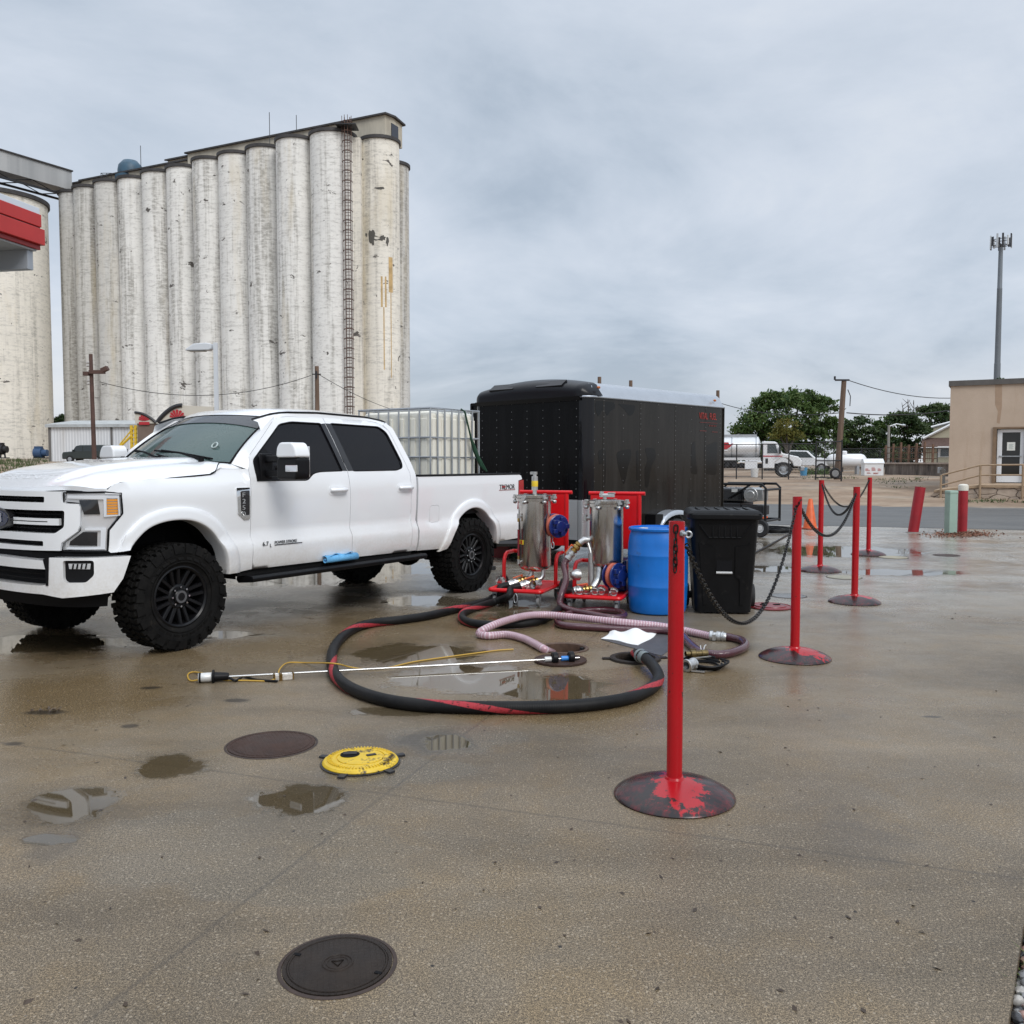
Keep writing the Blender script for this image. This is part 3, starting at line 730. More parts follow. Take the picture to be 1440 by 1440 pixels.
def wood_pole_material():
    m, nt, b = newmat('weathered_pole'); b.inputs['Roughness'].default_value = .85
    n = nnoise(nt, 3, 7, .7, stretch=(3, 3, .15)); nt.links.new(nramp(nt, n, [(.3, (.075, .047, .033)), (.7, (.20, .135, .095))]), b.inputs['Base Color']); return m
M_pole = wood_pole_material(); M_wire = mat('black_wire', (.012, .012, .013), .6); M_iron = mat('brown_pole_paint', (.085, .045, .035), .75, var=.35, vs=2)
def sag(a, b, s, n=14):
    return [a.lerp(b, i/n)-V(0, 0, s*4*(i/n)*(1-i/n)) for i in range(n+1)]
def build_poles():
    def pole(u, vt, vb, D, r, lbl, m=M_pole, lean=0):
        t = depth_at(u, vt, D); g = land_z(t.x, D)
        root = empty('utility_pole', (t.x, D, g), 0, lbl, 'utility pole')
        mb = MB(); mb.cyl((lean, 0, -.3), (0, 0, t.z-g), r*1.15, r*.85, n=12); mb.build('pole', m, root)
        return root, t, g
    r1, t1, g1 = pole(127.5, 498, 645, 58, .135, 'rusty brown pole with a floodlight standing in front of the dark car', M_iron, .08)
    k = MB(); k.box((.45, -.15, t1.z-g1-1.15), (.95, .3, .22)); k.box((-.25, -.1, t1.z-g1-1.25), (.35, .3, .25)); k.box((.95, -.15, t1.z-g1-.98), (.42, .34, .26), M=Matrix.Rotation(R(-25), 3, 'Y')); k.build('floodlight', M_iron, r1, smooth=False)
    k = MB()
    for z in (.55, .75, 1.7, 1.9): k.cyl((-.05, -.1, t1.z-g1-z), (-.22, -.1, t1.z-g1-z), .07, n=8)
    k.build('insulator', mat('insulator_grey', (.4, .38, .36), .4), r1)
    r2, t2, g2 = pole(445.5, 515, 660, 62, .16, 'plain brown wooden pole rising behind the pickup cab roof', M_pole)
    k = MB(); k.box((0, -.18, t2.z-g2-.6), (.12, .1, .5)); k.cyl((-.3, -.1, t2.z-g2-.55), (.3, -.1, t2.z-g2-.55), .04, n=6); k.build('bracket', M_dkst, r2)
    r3, t3, g3 = pole(1187, 534, 667, 55, .17, 'tall wooden utility pole behind the chain link gate, in front of the trees', M_pole, -.32)
    k = MB(); k.box((-.15, -.1, t3.z-g3-.03), (.85, .12, .10)); k.cyl((-.6, -.1, t3.z-g3-.02), (-.6, -.1, t3.z-g3+.2), .06, n=6); k.tube([(.2, -.1, t3.z-g3-.6), (.35, -.15, t3.z-g3-1.0), (.33, -.15, t3.z-g3-1.6)], .03, 6); k.build('crossarm', M_dkst, r3, smooth=False)
    # far pole tops showing over the trailer
    for (u, v, D, lbl) in ((843, 530, 62, 'wooden pole whose top shows over the trailer roof, left one of three'), (887, 535, 66, 'wooden pole whose top shows over the middle of the trailer roof'), (1009.5, 549, 70, 'wooden pole whose top shows over the rear end of the trailer roof')):
        pole(u, v, 660, D, .15, lbl, M_pole)
    s_, ts, gs = pole(1250, 598, 664, 72, .11, 'small grey pole with a lamp arm in front of the dark trees', mat('grey_pole', (.23, .22, .20), .7))
    k = MB(); k.tube([(0, 0, ts.z-gs-.1), (.6, 0, ts.z-gs+.1), (1.1, 0, ts.z-gs+.02)], .05, 6); k.sphere((1.15, 0, ts.z-gs), (.22, .12, .1), 8, 6); k.build('lamp_arm', M_galv, s_)
    # wires
    def wire(pts, r, lbl):
        o = MB().tube(pts, r, 5).build('power_line', M_wire); tag(o, lbl, 'power line')
    a = t1-V(0, 0, 1.6); b = t2-V(0, 0, .55)
    wire(sag(depth_at(140, 537, 58.2), depth_at(437, 528, 62), 1.1, 24), .022, 'sagging wire strung between the two brown poles in front of the silos')
    wire(sag(depth_at(449, 527, 62), depth_at(620, 586, 90), .8), .022, 'wire running down from the pole behind the cab towards the trailer')
    wire(sag(t3-V(.2, 0, 2.0), depth_at(1010, 566, 70), .45), .026, 'wire from the tall wooden pole to the pole behind the trailer')
    wire(sag(t3+V(.3, 0, -.05), depth_at(1400, 552, 66), .7), .026, 'upper wire from the tall wooden pole to the right over the tan building')
    wire(sag(t3+V(.2, 0, -2.0), depth_at(1400, 562, 66), .5), .034, 'lower thicker wire from the tall wooden pole to the right')
    # street lamp
    D = 42; t = depth_at(303, 482, D); g = land_z(t.x, D)
    root = empty('street_lamp', (t.x, D, g), 0, 'white square post lamp with a shoebox head, behind the windscreen of the truck', 'street lamp')
    Mw = mat('white_lamp_paint', (.62, .64, .66), .4, .1)
    mb = MB(); mb.box((0, 0, (t.z-g)/2), (.17, .17, t.z-g)); mb.build('post', Mw, root, smooth=False, bevel=.01)
    z = t.z-g
    hd = [(-.15, z-.06), (-.42, z-.02), (-.95, z-.06), (-1.32, z-.30), (-1.34, z-.38), (-.25, z-.36), (-.15, z-.30)]
    mb = MB(); mb.prism(hd, (0, -.22, 0), (1, 0, 0), (0, 0, 1), (0, 1, 0), .44); mb.build('lamp_head', Mw, root, smooth=False, bevel=.04)
    mb = MB(); mb.bx(-1.2, -.45, -.17, .17, z-.40, z-.382); mb.build('lens', mat('lamp_lens', (.30, .30, .28), .2), root, smooth=False)
build_poles()

def build_canopy():
    # corner of a filling-station canopy, high on the left
    far = depth_at(58, 293, 14.0)                     # top right corner of the fascia
    ang = math.atan2(.83, .17); u = V(math.cos(ang), math.sin(ang), 0); t = V(math.sin(ang), -math.cos(ang), 0)   # t points right, away from the canopy
    root = empty('canopy', (far.x, far.y, 0), ang, 'red banded filling station canopy corner at the upper left edge', 'canopy')
    # local x towards the far end, local y to the left (-t)
    zt = far.z; Ln = 13.0; Wd = 9.0
    Mr = mat('canopy_red', (.47, .022, .018), .35, var=.08, vs=2); Mw = mat('canopy_white', (.62, .67, .73), .4)
    def ring(x0, x1, y0, y1, z0, z1, m, name):
        mb = MB(); mb.bx(x0, x1, y0, y1, z0, z1); return mb.build(name, m, root, smooth=False, bevel=.008)
    ring(-Ln, -.01, .02, Wd, zt-.10, zt, Mw, 'top_band')
    ring(-Ln, 0, 0, Wd, zt-.29, zt-.10, Mr, 'fascia')
    ring(-Ln, -.012, .015, Wd, zt-.32, zt-.29, mat('dark_gap', (.12, .01, .01), .5), 'joint')
    ring(-Ln, .03, -.03, Wd, zt-.56, zt-.32, Mr, 'fascia')
    ring(-Ln, -.0, .03, Wd, zt-.63, zt-.56, mat('canopy_red_dark', (.30, .015, .014), .4), 'drip_edge')
    ring(-Ln+.3, -.05, .06, Wd, zt-.66, zt-.63, mat('soffit_grey', (.35, .36, .37), .6), 'soffit')
    ring(-.20, -.08, .10, 6.0, zt-.95, zt-.66, mat('beam_grey', (.33, .36, .40), .5), 'beam')
    ring(-5.5, -5.0, 3.0, 3.5, 0, zt-.66, mat('column_grey', (.33, .36, .40), .5), 'column')
build_canopy()
# ------------------------------------------------------------------ trees
def leaf_material(name, a, b_, c_):
    m, nt, b = newmat(name); b.inputs['Roughness'].default_value = .55; b.inputs['Specular IOR Level'].default_value = .3
    n = nnoise(nt, .55, 4, .6); g = nt.nodes.new('ShaderNodeNewGeometry')
    c = nmix(nt, nramp(nt, n, [(.38, 0), (.62, 1)]), a, b_)
    c = nmix(nt, nramp(nt, g.outputs['Random Per Island'], [(.55, 0), (1, .8)]), c, c_)
    nt.links.new(c, b.inputs['Base Color'])
    t = nt.nodes.new('ShaderNodeBsdfTranslucent'); nt.links.new(c, t.inputs[0]); mx = nt.nodes.new('ShaderNodeMixShader'); mx.inputs[0].default_value = .25
    nt.links.new(b.outputs[0], mx.inputs[1]); nt.links.new(t.outputs[0], mx.inputs[2])
    nt.links.new(mx.outputs[0], nt.nodes['Material Output'].inputs[0]); return m
M_leaf = leaf_material('leaf_green', (.040, .082, .022), (.082, .138, .036), (.145, .19, .06))
M_leafd = leaf_material('leaf_dark', (.028, .058, .020), (.058, .094, .030), (.105, .13, .05))
M_leafy = leaf_material('leaf_yellow', (.12, .115, .022), (.17, .15, .03), (.08, .11, .03))
M_bark = mat('bark', (.06, .048, .038), .9, var=.35, vs=4)
def leaf_cloud(blobs, size, dens, seed):
    """leaf clumps on the shells of several ellipsoid lobes: (centre, radii)"""
    g = np.random.default_rng(seed); vs = []; 
    for c, r in blobs:
        vol = r[0]*r[1]*r[2]; ncl = int(8+dens*vol**.67*1.45)
        d = g.normal(size=(ncl, 3)); d /= np.linalg.norm(d, axis=1)[:, None]
        d[:, 2] = np.where(d[:, 2] < -.5, -d[:, 2], d[:, 2])
        rad = g.uniform(.45, 1.08, size=(ncl, 1))**.6
        cc = np.array(c)+d*rad*np.array(r)
        for q in cc:
            k = int(g.integers(26, 52)); cr = g.uniform(.28, .72)*max(.6, min(r)*.42)
            o = q+g.normal(size=(k, 3))*cr*np.array([.75, .75, .42])
            nrm = g.normal(size=(k, 3))+np.array([0, 0, .7]); nrm /= np.linalg.norm(nrm, axis=1)[:, None]
            t = np.cross(nrm, g.normal(size=(k, 3))); t /= np.linalg.norm(t, axis=1)[:, None]; b = np.cross(nrm, t)
            s = g.uniform(.55, 1.25, size=(k, 1))*size
            quad = np.stack([o-t*s, o-b*s*.45+t*s*.1, o+t*s, o+b*s*.45+t*s*.1], 1)
            vs.append(quad.reshape(-1, 3))
    vs = np.concatenate(vs); n = len(vs)//4
    me = bpy.data.meshes.new('crown'); me.vertices.add(len(vs)); me.vertices.foreach_set('co', vs.ravel().astype('f'))
    me.loops.add(n*4); me.loops.foreach_set('vertex_index', np.arange(n*4)); me.polygons.add(n)
    me.polygons.foreach_set('loop_start', np.arange(n)*4); me.polygons.foreach_set('loop_total', np.full(n, 4)); me.update(calc_edges=True)
    return me
def tree(D, blobs_px, lbl, m=None, size=.19, dens=10, seed=1, dead=(), name='broadleaf_tree', group='trees beyond the yard', trunk_u=None):
    us = [b[0] for b in blobs_px]; tu = trunk_u or sum(us)/len(us)
    p = depth_at(tu, 650, D); g = land_z(p.x, D)
    root = empty(name, (p.x, D, g), 0, lbl, 'tree' if 'shrub' not in name else 'shrub', group)
    k = D/FPX; bl = []; r = random.Random(seed)
    for (u, v, ru, rv) in blobs_px:
        c = depth_at(u, v, D+r.uniform(-1, 1)*ru*k*.4); bl.append(((c.x-p.x, c.y-D, c.z-g), (ru*k, ru*k*r.uniform(.75, 1.0), rv*k)))
    me = leaf_cloud(bl, size, dens, seed); me.materials.append(m or M_leaf); link(me, 'crown', root, smooth=False)
    mb = MB(); top = max(b[0][2] for b in bl)
    mb.tube([(0, 0, -.3), (.1, 0, top*.25), (-.05, .1, top*.45)], [.30, .22, .17] if name != 'shrub' else [.06, .05, .04], 8)
    for c, rr in bl:
        a = V(0, 0, top*r.uniform(.22, .42)); b = V(*c); mid = a.lerp(b, .5)+V(0, 0, .15)
        mb.tube([a, mid, b, b+V(r.uniform(-.4, .4)*rr[0], 0, rr[2]*.6)], [.15, .10, .06, .025] if name != 'shrub' else [.04, .03, .02, .01], 6)
    for (u, v) in dead:
        b = depth_at(u, v, D)-V(p.x, D, g); a = V(b.x*.6, b.y, b.z*.62)
        mb.tube([a, a.lerp(b, .6)+V(.1, 0, 0), b], [.09, .05, .015], 5)
        for q in range(4):
            s_ = a.lerp(b, .45+.13*q); mb.tube([s_, s_+V(r.uniform(-.8, .8), 0, r.uniform(.4, .9))], [.035, .01], 4)
    mb.build('trunk', M_bark, root)
tree(86, [(1103, 585, 48, 32), (1060, 601, 28, 26), (1148, 588, 30, 30), (1083, 566, 24, 15), (1125, 561, 26, 12), (1046, 622, 18, 14), (1098, 622, 52, 20), (1160, 620, 24, 22), (1040, 606, 10, 8), (1155, 566, 12, 8), (1070, 640, 40, 12), (1130, 642, 40, 12), (1136, 612, 20, 15), (1170, 602, 16, 16), (1118, 632, 24, 10)],
     'big broad green tree behind the tanker truck', seed=3, dens=10)
tree(78, [(1106, 603, 16, 13), (1098, 616, 12, 9), (1118, 614, 10, 8)], 'small yellowish tree in front of the big green tree', M_leafy, seed=5, dens=10, size=.14)
tree(90, [(1202, 607, 24, 20), (1188, 624, 18, 20), (1222, 618, 22, 18), (1207, 635, 30, 12), (1190, 646, 26, 9), (1230, 646, 24, 9)], 'dark green tree right of the tall wooden pole', M_leafd, seed=8)
tree(94, [(1244, 612, 17, 16), (1236, 600, 8, 7), (1250, 628, 18, 14), (1256, 590, 10, 9)], 'loose lighter tree behind the small lamp pole', M_leaf, seed=12)
tree(88, [(1276, 602, 19, 22), (1264, 592, 12, 13), (1288, 618, 22, 26), (1270, 632, 22, 14), (1262, 645, 26, 9), (1300, 640, 20, 14)], 'dark tree with bare dead branches on top, beside the tan building', M_leafd, seed=14,
     dead=((1268, 566), (1276, 561), (1285, 563), (1290, 570)))
tree(92, [(1311, 596, 20, 26), (1325, 584, 14, 16), (1303, 578, 11, 7), (1318, 618, 22, 24), (1330, 606, 10, 20)], 'bushy dark tree rising behind the house gable', M_leafd, seed=17)
tree(96, [(1404, 540, 14, 5), (1390, 548, 18, 8), (1420, 548, 20, 8), (1405, 580, 26, 24)], 'tree whose top shows over the flat roof of the tan building', M_leafd, seed=19)
tree(70, [(1138, 666, 7, 3), (1150, 667, 8, 3), (1162, 665, 7, 3)], 'low weedy shrub at the foot of the chain link gate', M_leaf, seed=23, size=.09, dens=14, name='shrub', group=None)
tree(165, [(85, 592, 9, 8), (76, 597, 8, 6), (95, 596, 8, 6)], 'distant tree seen in the gap between the big silo and the silo row', M_leafd, seed=27, size=.3, dens=5, group=None)
def weeds():
    r = random.Random(31); mb = MB()
    for i in range(420):
        u = r.choice((r.uniform(0, 70), r.uniform(0, 60), r.uniform(1340, 1440), r.uniform(1130, 1200), r.uniform(1235, 1300)))
        if u < 80: Y = r.uniform(60, 100)
        elif u > 1339: Y = r.uniform(34.5, 36.3)
        elif u > 1234: Y = r.uniform(45, 60)
        else: Y = r.uniform(56, 66)
        x = (u-720)/FPX*Y; z = land_z(x, Y)
        if u > 80 and r.random() < .6: continue
        for k in range(7):
            h = r.uniform(.10, .34)*(1.4 if u < 80 else .5); a = r.uniform(0, 6.3); w = .035
            b = V(x+r.gauss(0, .2), Y+r.gauss(0, .2), z-.03); s = V(math.cos(a)*w, math.sin(a)*w, 0)
            mb.add([b-s, b+s, b+V(r.gauss(0, .08), r.gauss(0, .08), h)], [(0, 1, 2)])
    tag(mb.build('weeds', mat('weed_green', (.06, .085, .025), .7, var=.4, vs=1), smooth=False), kind='stuff')
weeds()

# ------------------------------------------------------------------ yard across the road
M_white = mat('white_enamel', (.74, .75, .76), .35, coat=.3, var=.05, vs=3)
M_tyre_far = mat('truck_tyre', (.018, .018, .019), .75, var=.3, vs=6)
M_glassf = mat('vehicle_glass', (.05, .065, .07), .06, spec=.7)
def far_wheel(parent, x, y, z, r, w, rim, s):
    o = MB(); o.lathe([(r*.62, -w/2), (r*.93, -w/2), (r, -w*.35), (r, w*.35), (r*.93, w/2), (r*.62, w/2)], (x, y, z), (0, 1, 0), 26, close=True)
    wo = o.build('wheel', M_tyre_far, parent)
    k = MB(); k.lathe([(0, s*w*.30), (r*.2, s*w*.33), (r*.22, s*w*.2), (r*.5, s*w*.12), (r*.58, s*w*.45), (r*.63, s*w*.48)], (x, y, z), (0, 1, 0), 20)
    for i in range(8):
        a = i*math.pi/4; k.cyl((x+math.cos(a)*r*.36, y+s*w*.12, z+math.sin(a)*r*.36), (x+math.cos(a)*r*.36, y+s*w*.22, z+math.sin(a)*r*.36), r*.05, n=6)
    k.build('rim', rim, wo)
def build_tanker():
    D = 63; p = depth_at(1100.8, 671, D); g = land_z(p.x, D)
    root = empty('tanker_truck', (p.x, D, g), R(-14), 'white tanker truck with a silver tank and red emblem, parked behind the fence', 'truck')
    Mt = mat('tank_silver', (.66, .67, .68), .42, .25, var=.06, vs=2); Mch = mat('chassis_black', (.02, .02, .022), .6, var=.4, vs=5)
    # tank with an oval section and domed ends, x from -7.2 to -1.5
    def sec(x, k): return [(x, math.cos(a)*1.15*k, 2.05+math.sin(a)*.78*k) for a in np.linspace(0, 2*math.pi, 33)[:-1]]
    xs = [(-7.35, .05), (-7.32, .6), (-7.2, .96), (-7.15, 1), (-1.75, 1), (-1.68, .96), (-1.56, .6), (-1.53, .05)]
    mb = MB(); vs = []; 
    for x, k in xs: vs += sec(x, k)
    F = [(j*32+i, j*32+(i+1) % 32, (j+1)*32+(i+1) % 32, (j+1)*32+i) for j in range(7) for i in range(32)]
    mb.add(vs, F); tk = mb.build('tank', Mt, root)
    mb = MB()
    for x in (-6.9, -5.2, -3.5, -1.85): mb.add(sec(x-.04, 1.012)+sec(x+.04, 1.012), [(i, (i+1) % 32, 32+(i+1) % 32, 32+i) for i in range(32)])
    mb.bx(-7.0, -1.8, -.45, -.40, 2.8, 2.98); mb.bx(-7.0, -1.8, .40, .45, 2.8, 2.98); mb.build('band', M_galv, tk)
    mb = MB(); mb.bx(-7.3, -1.55, -1.17, -1.0, 1.18, 1.36); mb.build('catwalk', Mt, root, smooth=False)
    # red emblem and a strip of lettering
    mb = MB(); cx, cz = -4.15, 2.16; y = -1.165
    wing = [(-.78, .20), (-.50, .12), (-.42, .26), (.42, .26), (.50, .12), (.78, .20), (.55, -.06), (.32, -.22), (-.32, -.22), (-.55, -.06)]
    mb.prism(wing, (cx, y, cz), (1, 0, 0), (0, 0, 1), (0, 1, 0), .03); mb.build('emblem', mat('emblem_red', (.42, .025, .035), .4), tk, smooth=False)
    mb = MB(); mb.prism([(-.4, -.34), (.4, -.34), (.4, -.27), (-.4, -.27)], (cx, y+.03, cz), (1, 0, 0), (0, 0, 1), (0, 1, 0), .02); mb.build('lettering', M_white, tk, smooth=False)
    # chassis, boxes, hoses and pipes slung under the tank
    mb = MB(); mb.bx(-7.4, 1.0, -.5, .5, .62, .95); r = random.Random(4)
    for i in range(9): mb.cyl((-6.7+i*.48, -1.0, .75+r.uniform(-.08, .15)), (-6.5+i*.48, -.6, .8), .16, n=10)
    mb.bx(-6.9, -3.2, -.98, -.6, .95, 1.2); mb.bx(-1.3, .6, -1.0, -.75, .45, .6); mb.build('chassis', Mch, root, smooth=False)
    mb = MB(); mb.bx(-2.6, -1.75, -1.1, -.4, .55, 1.12); mb.build('toolbox', M_white, root, smooth=False, bevel=.03)
    far_wheel(root, 0, -.95, .525, .525, .28, M_galv, -1); far_wheel(root, 0, .95, .525, .525, .28, M_galv, 1)
    for y in (-.98, .98): far_wheel(root, -5.0, y, .525, .525, .5, M_galv, -1 if y < 0 else 1)
    # cab: box with sloping windscreen and long bonnet
    cabp = [(-1.4, .6), (-.62, .6), (-.60, 1.0), (-.25, 1.32), (.25, 1.32), (.55, 1.05), (.66, .75), (1.15, .72), (1.22, 1.15), (.95, 1.42), (-.10, 1.66), (-.45, 2.36), (-.62, 2.46), (-1.34, 2.48), (-1.4, 2.4)]
    mb = MB(); mb.prism(cabp, (0, -1.05, 0), (1, 0, 0), (0, 0, 1), (0, 1, 0), 2.1); mb.build('cab', M_white, root, smooth=False, bevel=.07, seg=3)
    for s in (-1, 1):
        mb = MB(); mb.prism([(-1.1, 1.66), (-.40, 1.66), (-.56, 2.25), (-1.1, 2.28)], (0, s*1.06-.012, 0), (1, 0, 0), (0, 0, 1), (0, 1, 0), .024); mb.build('side_window', M_glassf, root, smooth=False)
        mb = MB(); mb.prism([(-1.39, 1.42), (-.15, 1.42), (-.05, 1.48), (-1.39, 1.50)], (0, s*1.06-.008, 0), (1, 0, 0), (0, 0, 1), (0, 1, 0), .016); mb.build('stripe', mat('stripe_red', (.45, .03, .05), .4), root, smooth=False)
        mb = MB(); mb.bx(-.35, -.2, s*1.12, s*1.36, 1.62, 2.12); mb.tube([(-.3, s*1.05, 1.7), (-.28, s*1.2, 1.7)], .03, 5); mb.build('mirror', Mch, root, smooth=False)
        mb = MB(); mb.bx(1.0, 1.2, s*.62, s*.98, .98, 1.18); mb.build('headlight', M_glassf, root, smooth=False)
        mb = MB(); mb.bx(-1.22, -1.05, s*1.062-.01, s*1.062+.01, .95, 1.3); mb.build('door_handle', Mch, root, smooth=False)
    mb = MB(); mb.prism([(-.92, 0), (.92, 0), (.84, .72), (-.84, .72)], (-.105, 0, 1.70), (0, 1, 0), V(-.36, 0, .70).normalized(), V(.7, 0, .36).normalized(), .02); mb.build('windscreen', M_glassf, root, smooth=False)
    mb = MB(); mb.bx(1.16, 1.24, -.55, .55, .8, 1.25); mb.build('grille', Mch, root, smooth=False)
    mb = MB(); mb.bx(1.1, 1.36, -1.1, 1.1, .45, .74); mb.build('bumper', M_galv, root, smooth=False, bevel=.05)
build_tanker()
def build_yard_pickup():
    D = 76; p = depth_at(1128, 667, D); g = land_z(p.x, D)
    root = empty('yard_pickup', (p.x, D, g), R(-28), 'white pickup half hidden behind the nose of the tanker truck', 'pickup')
    prof = [(-2.6, .55), (2.6, .55), (2.65, .95), (2.55, 1.12), (1.2, 1.22), (.55, 1.82), (-.9, 1.86), (-1.15, 1.25), (-2.65, 1.22)]
    mb = MB(); mb.prism(prof, (0, -.98, 0), (1, 0, 0), (0, 0, 1), (0, 1, 0), 1.96); mb.build('body', M_white, root, smooth=False, bevel=.08, seg=3)
    for s in (-1, 1):
        mb = MB(); mb.prism([(1.0, 1.25), (.48, 1.74), (-.8, 1.77), (-1.0, 1.25)], (0, s*.985-.01, 0), (1, 0, 0), (0, 0, 1), (0, 1, 0), .02); mb.build('side_window', M_glassf, root, smooth=False)
        for x in (1.7, -1.65): far_wheel(root, x, s*.86, .40, .40, .28, M_galv, s)
        mb = MB(); mb.bx(2.52, 2.66, s*.6, s*.92, .9, 1.1); mb.build('headlight', M_glassf, root, smooth=False)
    mb = MB(); mb.prism([(-.8, 0), (.8, 0), (.7, .8), (-.7, .8)], (1.17, 0, 1.24), (0, 1, 0), V(-.62, 0, .58).normalized(), V(.58, 0, .62).normalized(), .02); mb.build('windscreen', M_glassf, root, smooth=False)
    mb = MB(); mb.bx(2.6, 2.7, -.6, .6, .75, 1.1); mb.build('grille', M_dkst, root, smooth=False)
build_yard_pickup()
def build_yard_things():
    # propane tank
    D = 70; p = depth_at(1190, 664, D); g = land_z(p.x, D)
    root = empty('propane_tank', (p.x, D, g), R(-8), 'white propane tank lying on legs right of the chain link gate', 'tank')
    r = .52; L = 1.5; zc = (650-648)/FPX*D+EYE-g+.02
    mb = MB(); prof = [(0, -L), (r*.5, -L+.05), (r*.86, -L+.22), (r, -L+.45), (r, L-.45), (r*.86, L-.22), (r*.5, L-.05), (0, L)]
    mb.lathe(prof, (0, 0, zc), (1, 0, 0), 28); mb.build('shell', M_white, root)
    mb = MB(); mb.lathe([(.24, 0), (.24, .2), (.18, .26), (0, .28)], (-.2, 0, zc+r-.04), n=16); mb.build('valve_dome', M_white, root)
    for x in (-.8, .8): mb = MB(); mb.bx(x-.1, x+.1, -.35, .35, 0, zc-r+.12); mb.build('leg', M_galv, root, smooth=False)
    # white cylinder cabinet with red notices
    D = 66; p = depth_at(1229, 664, D); g = land_z(p.x, D); k = D/FPX
    root = empty('gas_cabinet', (p.x, D, g), R(-6), 'white cabinet with a sloping lid and red notices, beside the propane tank', 'cabinet')
    w = 26*k; h = 17*k
    mb = MB(); mb.bx(-w/2, w/2, 0, .9, 0, h); mb.build('body', M_white, root, smooth=False, bevel=.02)
    mb = MB(); mb.prism([(-.05, h), (.95, h), (.95, h+.12), (.55, h+.36), (.3, h+.36), (-.05, h+.06)], (-w/2-.04, 0, 0), (0, 1, 0), (0, 0, 1), (1, 0, 0), w+.08); mb.build('lid', M_white, root, smooth=False)
    mb = MB(); r_ = random.Random(2)
    for (x, z, a, b) in ((-.45, .45, .32, .2), (-.02, .5, .3, .26), (.4, .45, .28, .2), (.15, .18, .4, .1), (-.35, .2, .3, .08)):
        for q in range(4): mb.bx(x-a/2, x-a/2+a*r_.uniform(.6, 1), -.012, -.002, z+b*q/4-b/2, z+b*q/4-b/2+b*.11)
    mb.build('notice', mat('notice_red', (.45, .08, .07), .6), root, smooth=False)
    # loading dock
    D = 69; a = depth_at(1244, 664, D); b = depth_at(1345, 664, D-6); g = land_z(a.x, D)-.15
    an = math.atan2(b.y-a.y, b.x-a.x); L = (b-a).length
    root = empty('loading_dock', (a.x, D, g), an, 'long stained concrete loading dock left of the tan building', 'loading dock')
    m, nt, bs = newmat('stained_dock'); bs.inputs['Roughness'].default_value = .85
    nt.links.new(nramp(nt, nnoise(nt, 1.2, 7, .7, stretch=(1.4, 1, .25)), [(.36, (.045, .04, .035)), (.5, (.14, .115, .10)), (.7, (.27, .235, .20))]), bs.inputs['Base Color'])
    top = depth_at(1244, 652.5, D).z-g
    mb = MB(); mb.bx(0, L, 0, 5, 0, top); mb.build('wall', m, root, smooth=False)
    mb = MB(); mb.bx(-.1, L, -.12, 5, top, top+.12); mb.build('coping', mat('dock_edge', (.36, .29, .24), .8, var=.3, vs=2), root, smooth=False)
    # timber fence and clutter standing on the dock
    fr = empty('timber_fence', (a.x+.8, D+2, g+top+.12), an, 'brown timber and wire fence standing on the loading dock', 'fence')
    Mw = mat('old_timber', (.15, .085, .055), .85, var=.4, vs=3)
    for i in range(7):
        mb = MB(); mb.bx(i*.75, i*.75+.12, 0, .12, 0, 1.35+.1*(i % 3)); mb.build('post', Mw, fr, smooth=False)
    mb = MB()
    for z in (.25, .7, 1.15): mb.bx(-.2, 4.9, .12, .16, z, z+.06)
    for i in range(24): mb.cyl((i*.2, .15, .1), (i*.2, .15, 1.25), .012, n=4)
    mb.build('rail', Mw, fr, smooth=False)
    # two houses
    D = 80; a = depth_at(1297, 660, D); g = land_z(a.x, D); k = D/FPX
    root = empty('gabled_house', (a.x, D, g), R(-26), 'beige house with a brown pent roof and white trim, left of the tan building', 'house')
    Ms = mat('beige_siding', (.42, .385, .28), .7, var=.06, vs=4); Mwt = mat('house_trim', (.72, .72, .71), .5); Mbr = mat('brown_shingle', (.10, .062, .05), .85, var=.3, vs=5); Mgr = mat('grey_shingle', (.14, .145, .15), .85, var=.3, vs=5)
    Z = lambda v: EYE+(650-v)*k-g
    W = 6.5
    mb = MB(); mb.bx(.2, W, 0, 7, 0, Z(628)); mb.build('wall', Ms, root, smooth=False)
    mb = MB(); mb.prism([(0.2, Z(616)), (W, Z(616)), (W, Z(589)), (5.2, Z(572)), (2.3, Z(597))], (0, .1, 0), (1, 0, 0), (0, 0, 1), (0, 1, 0), 6.8); mb.prism([(.8, Z(610)), (4.5, Z(610)), (4.5, Z(588)), (.8, Z(600))], (0, 1.2, 0), (1, 0, 0), (0, 0, 1), (0, 1, 0), 3); mb.build('gable', Ms, root, smooth=False)
    mb = MB(); mb.prism([(-.75, Z(628)), (.2, Z(615)), (.2, Z(628))], (-.1, 0, 0), (0, 1, 0), (0, 0, 1), (1, 0, 0), W); mb.build('pent_roof', Mbr, root, smooth=False)
    mb = MB(); mb.bx(-.15, W, -.8, -.7, Z(630), Z(628)); mb.tube([(0, -.15, Z(617)), (2.3, -.15, Z(597)), (5.2, -.15, Z(571))], .11, 4); mb.tube([(.6, 1.1, Z(600.5)), (2.3, 1.1, Z(593.3)), (4.5, 1.1, Z(584))], .10, 4); mb.build('trim', Mwt, root, smooth=False)
    mb = MB(); mb.prism([(-.1, Z(617)), (5.2, Z(571.5)), (5.2, Z(569.5)), (-.1, Z(615.5))], (0, -.1, 0), (1, 0, 0), (0, 0, 1), (0, 1, 0), 7.2); mb.prism([(.6, Z(600)), (4.5, Z(583.5)), (4.5, Z(582)), (.6, Z(599))], (0, 1.15, 0), (1, 0, 0), (0, 0, 1), (0, 1, 0), 3.2); mb.build('roof', Mgr, root, smooth=False)
    mb = MB(); mb.bx(1.2, 2.4, -.06, 0, Z(643), Z(630.5)); wf = mb.build('window', Mwt, root, smooth=False)
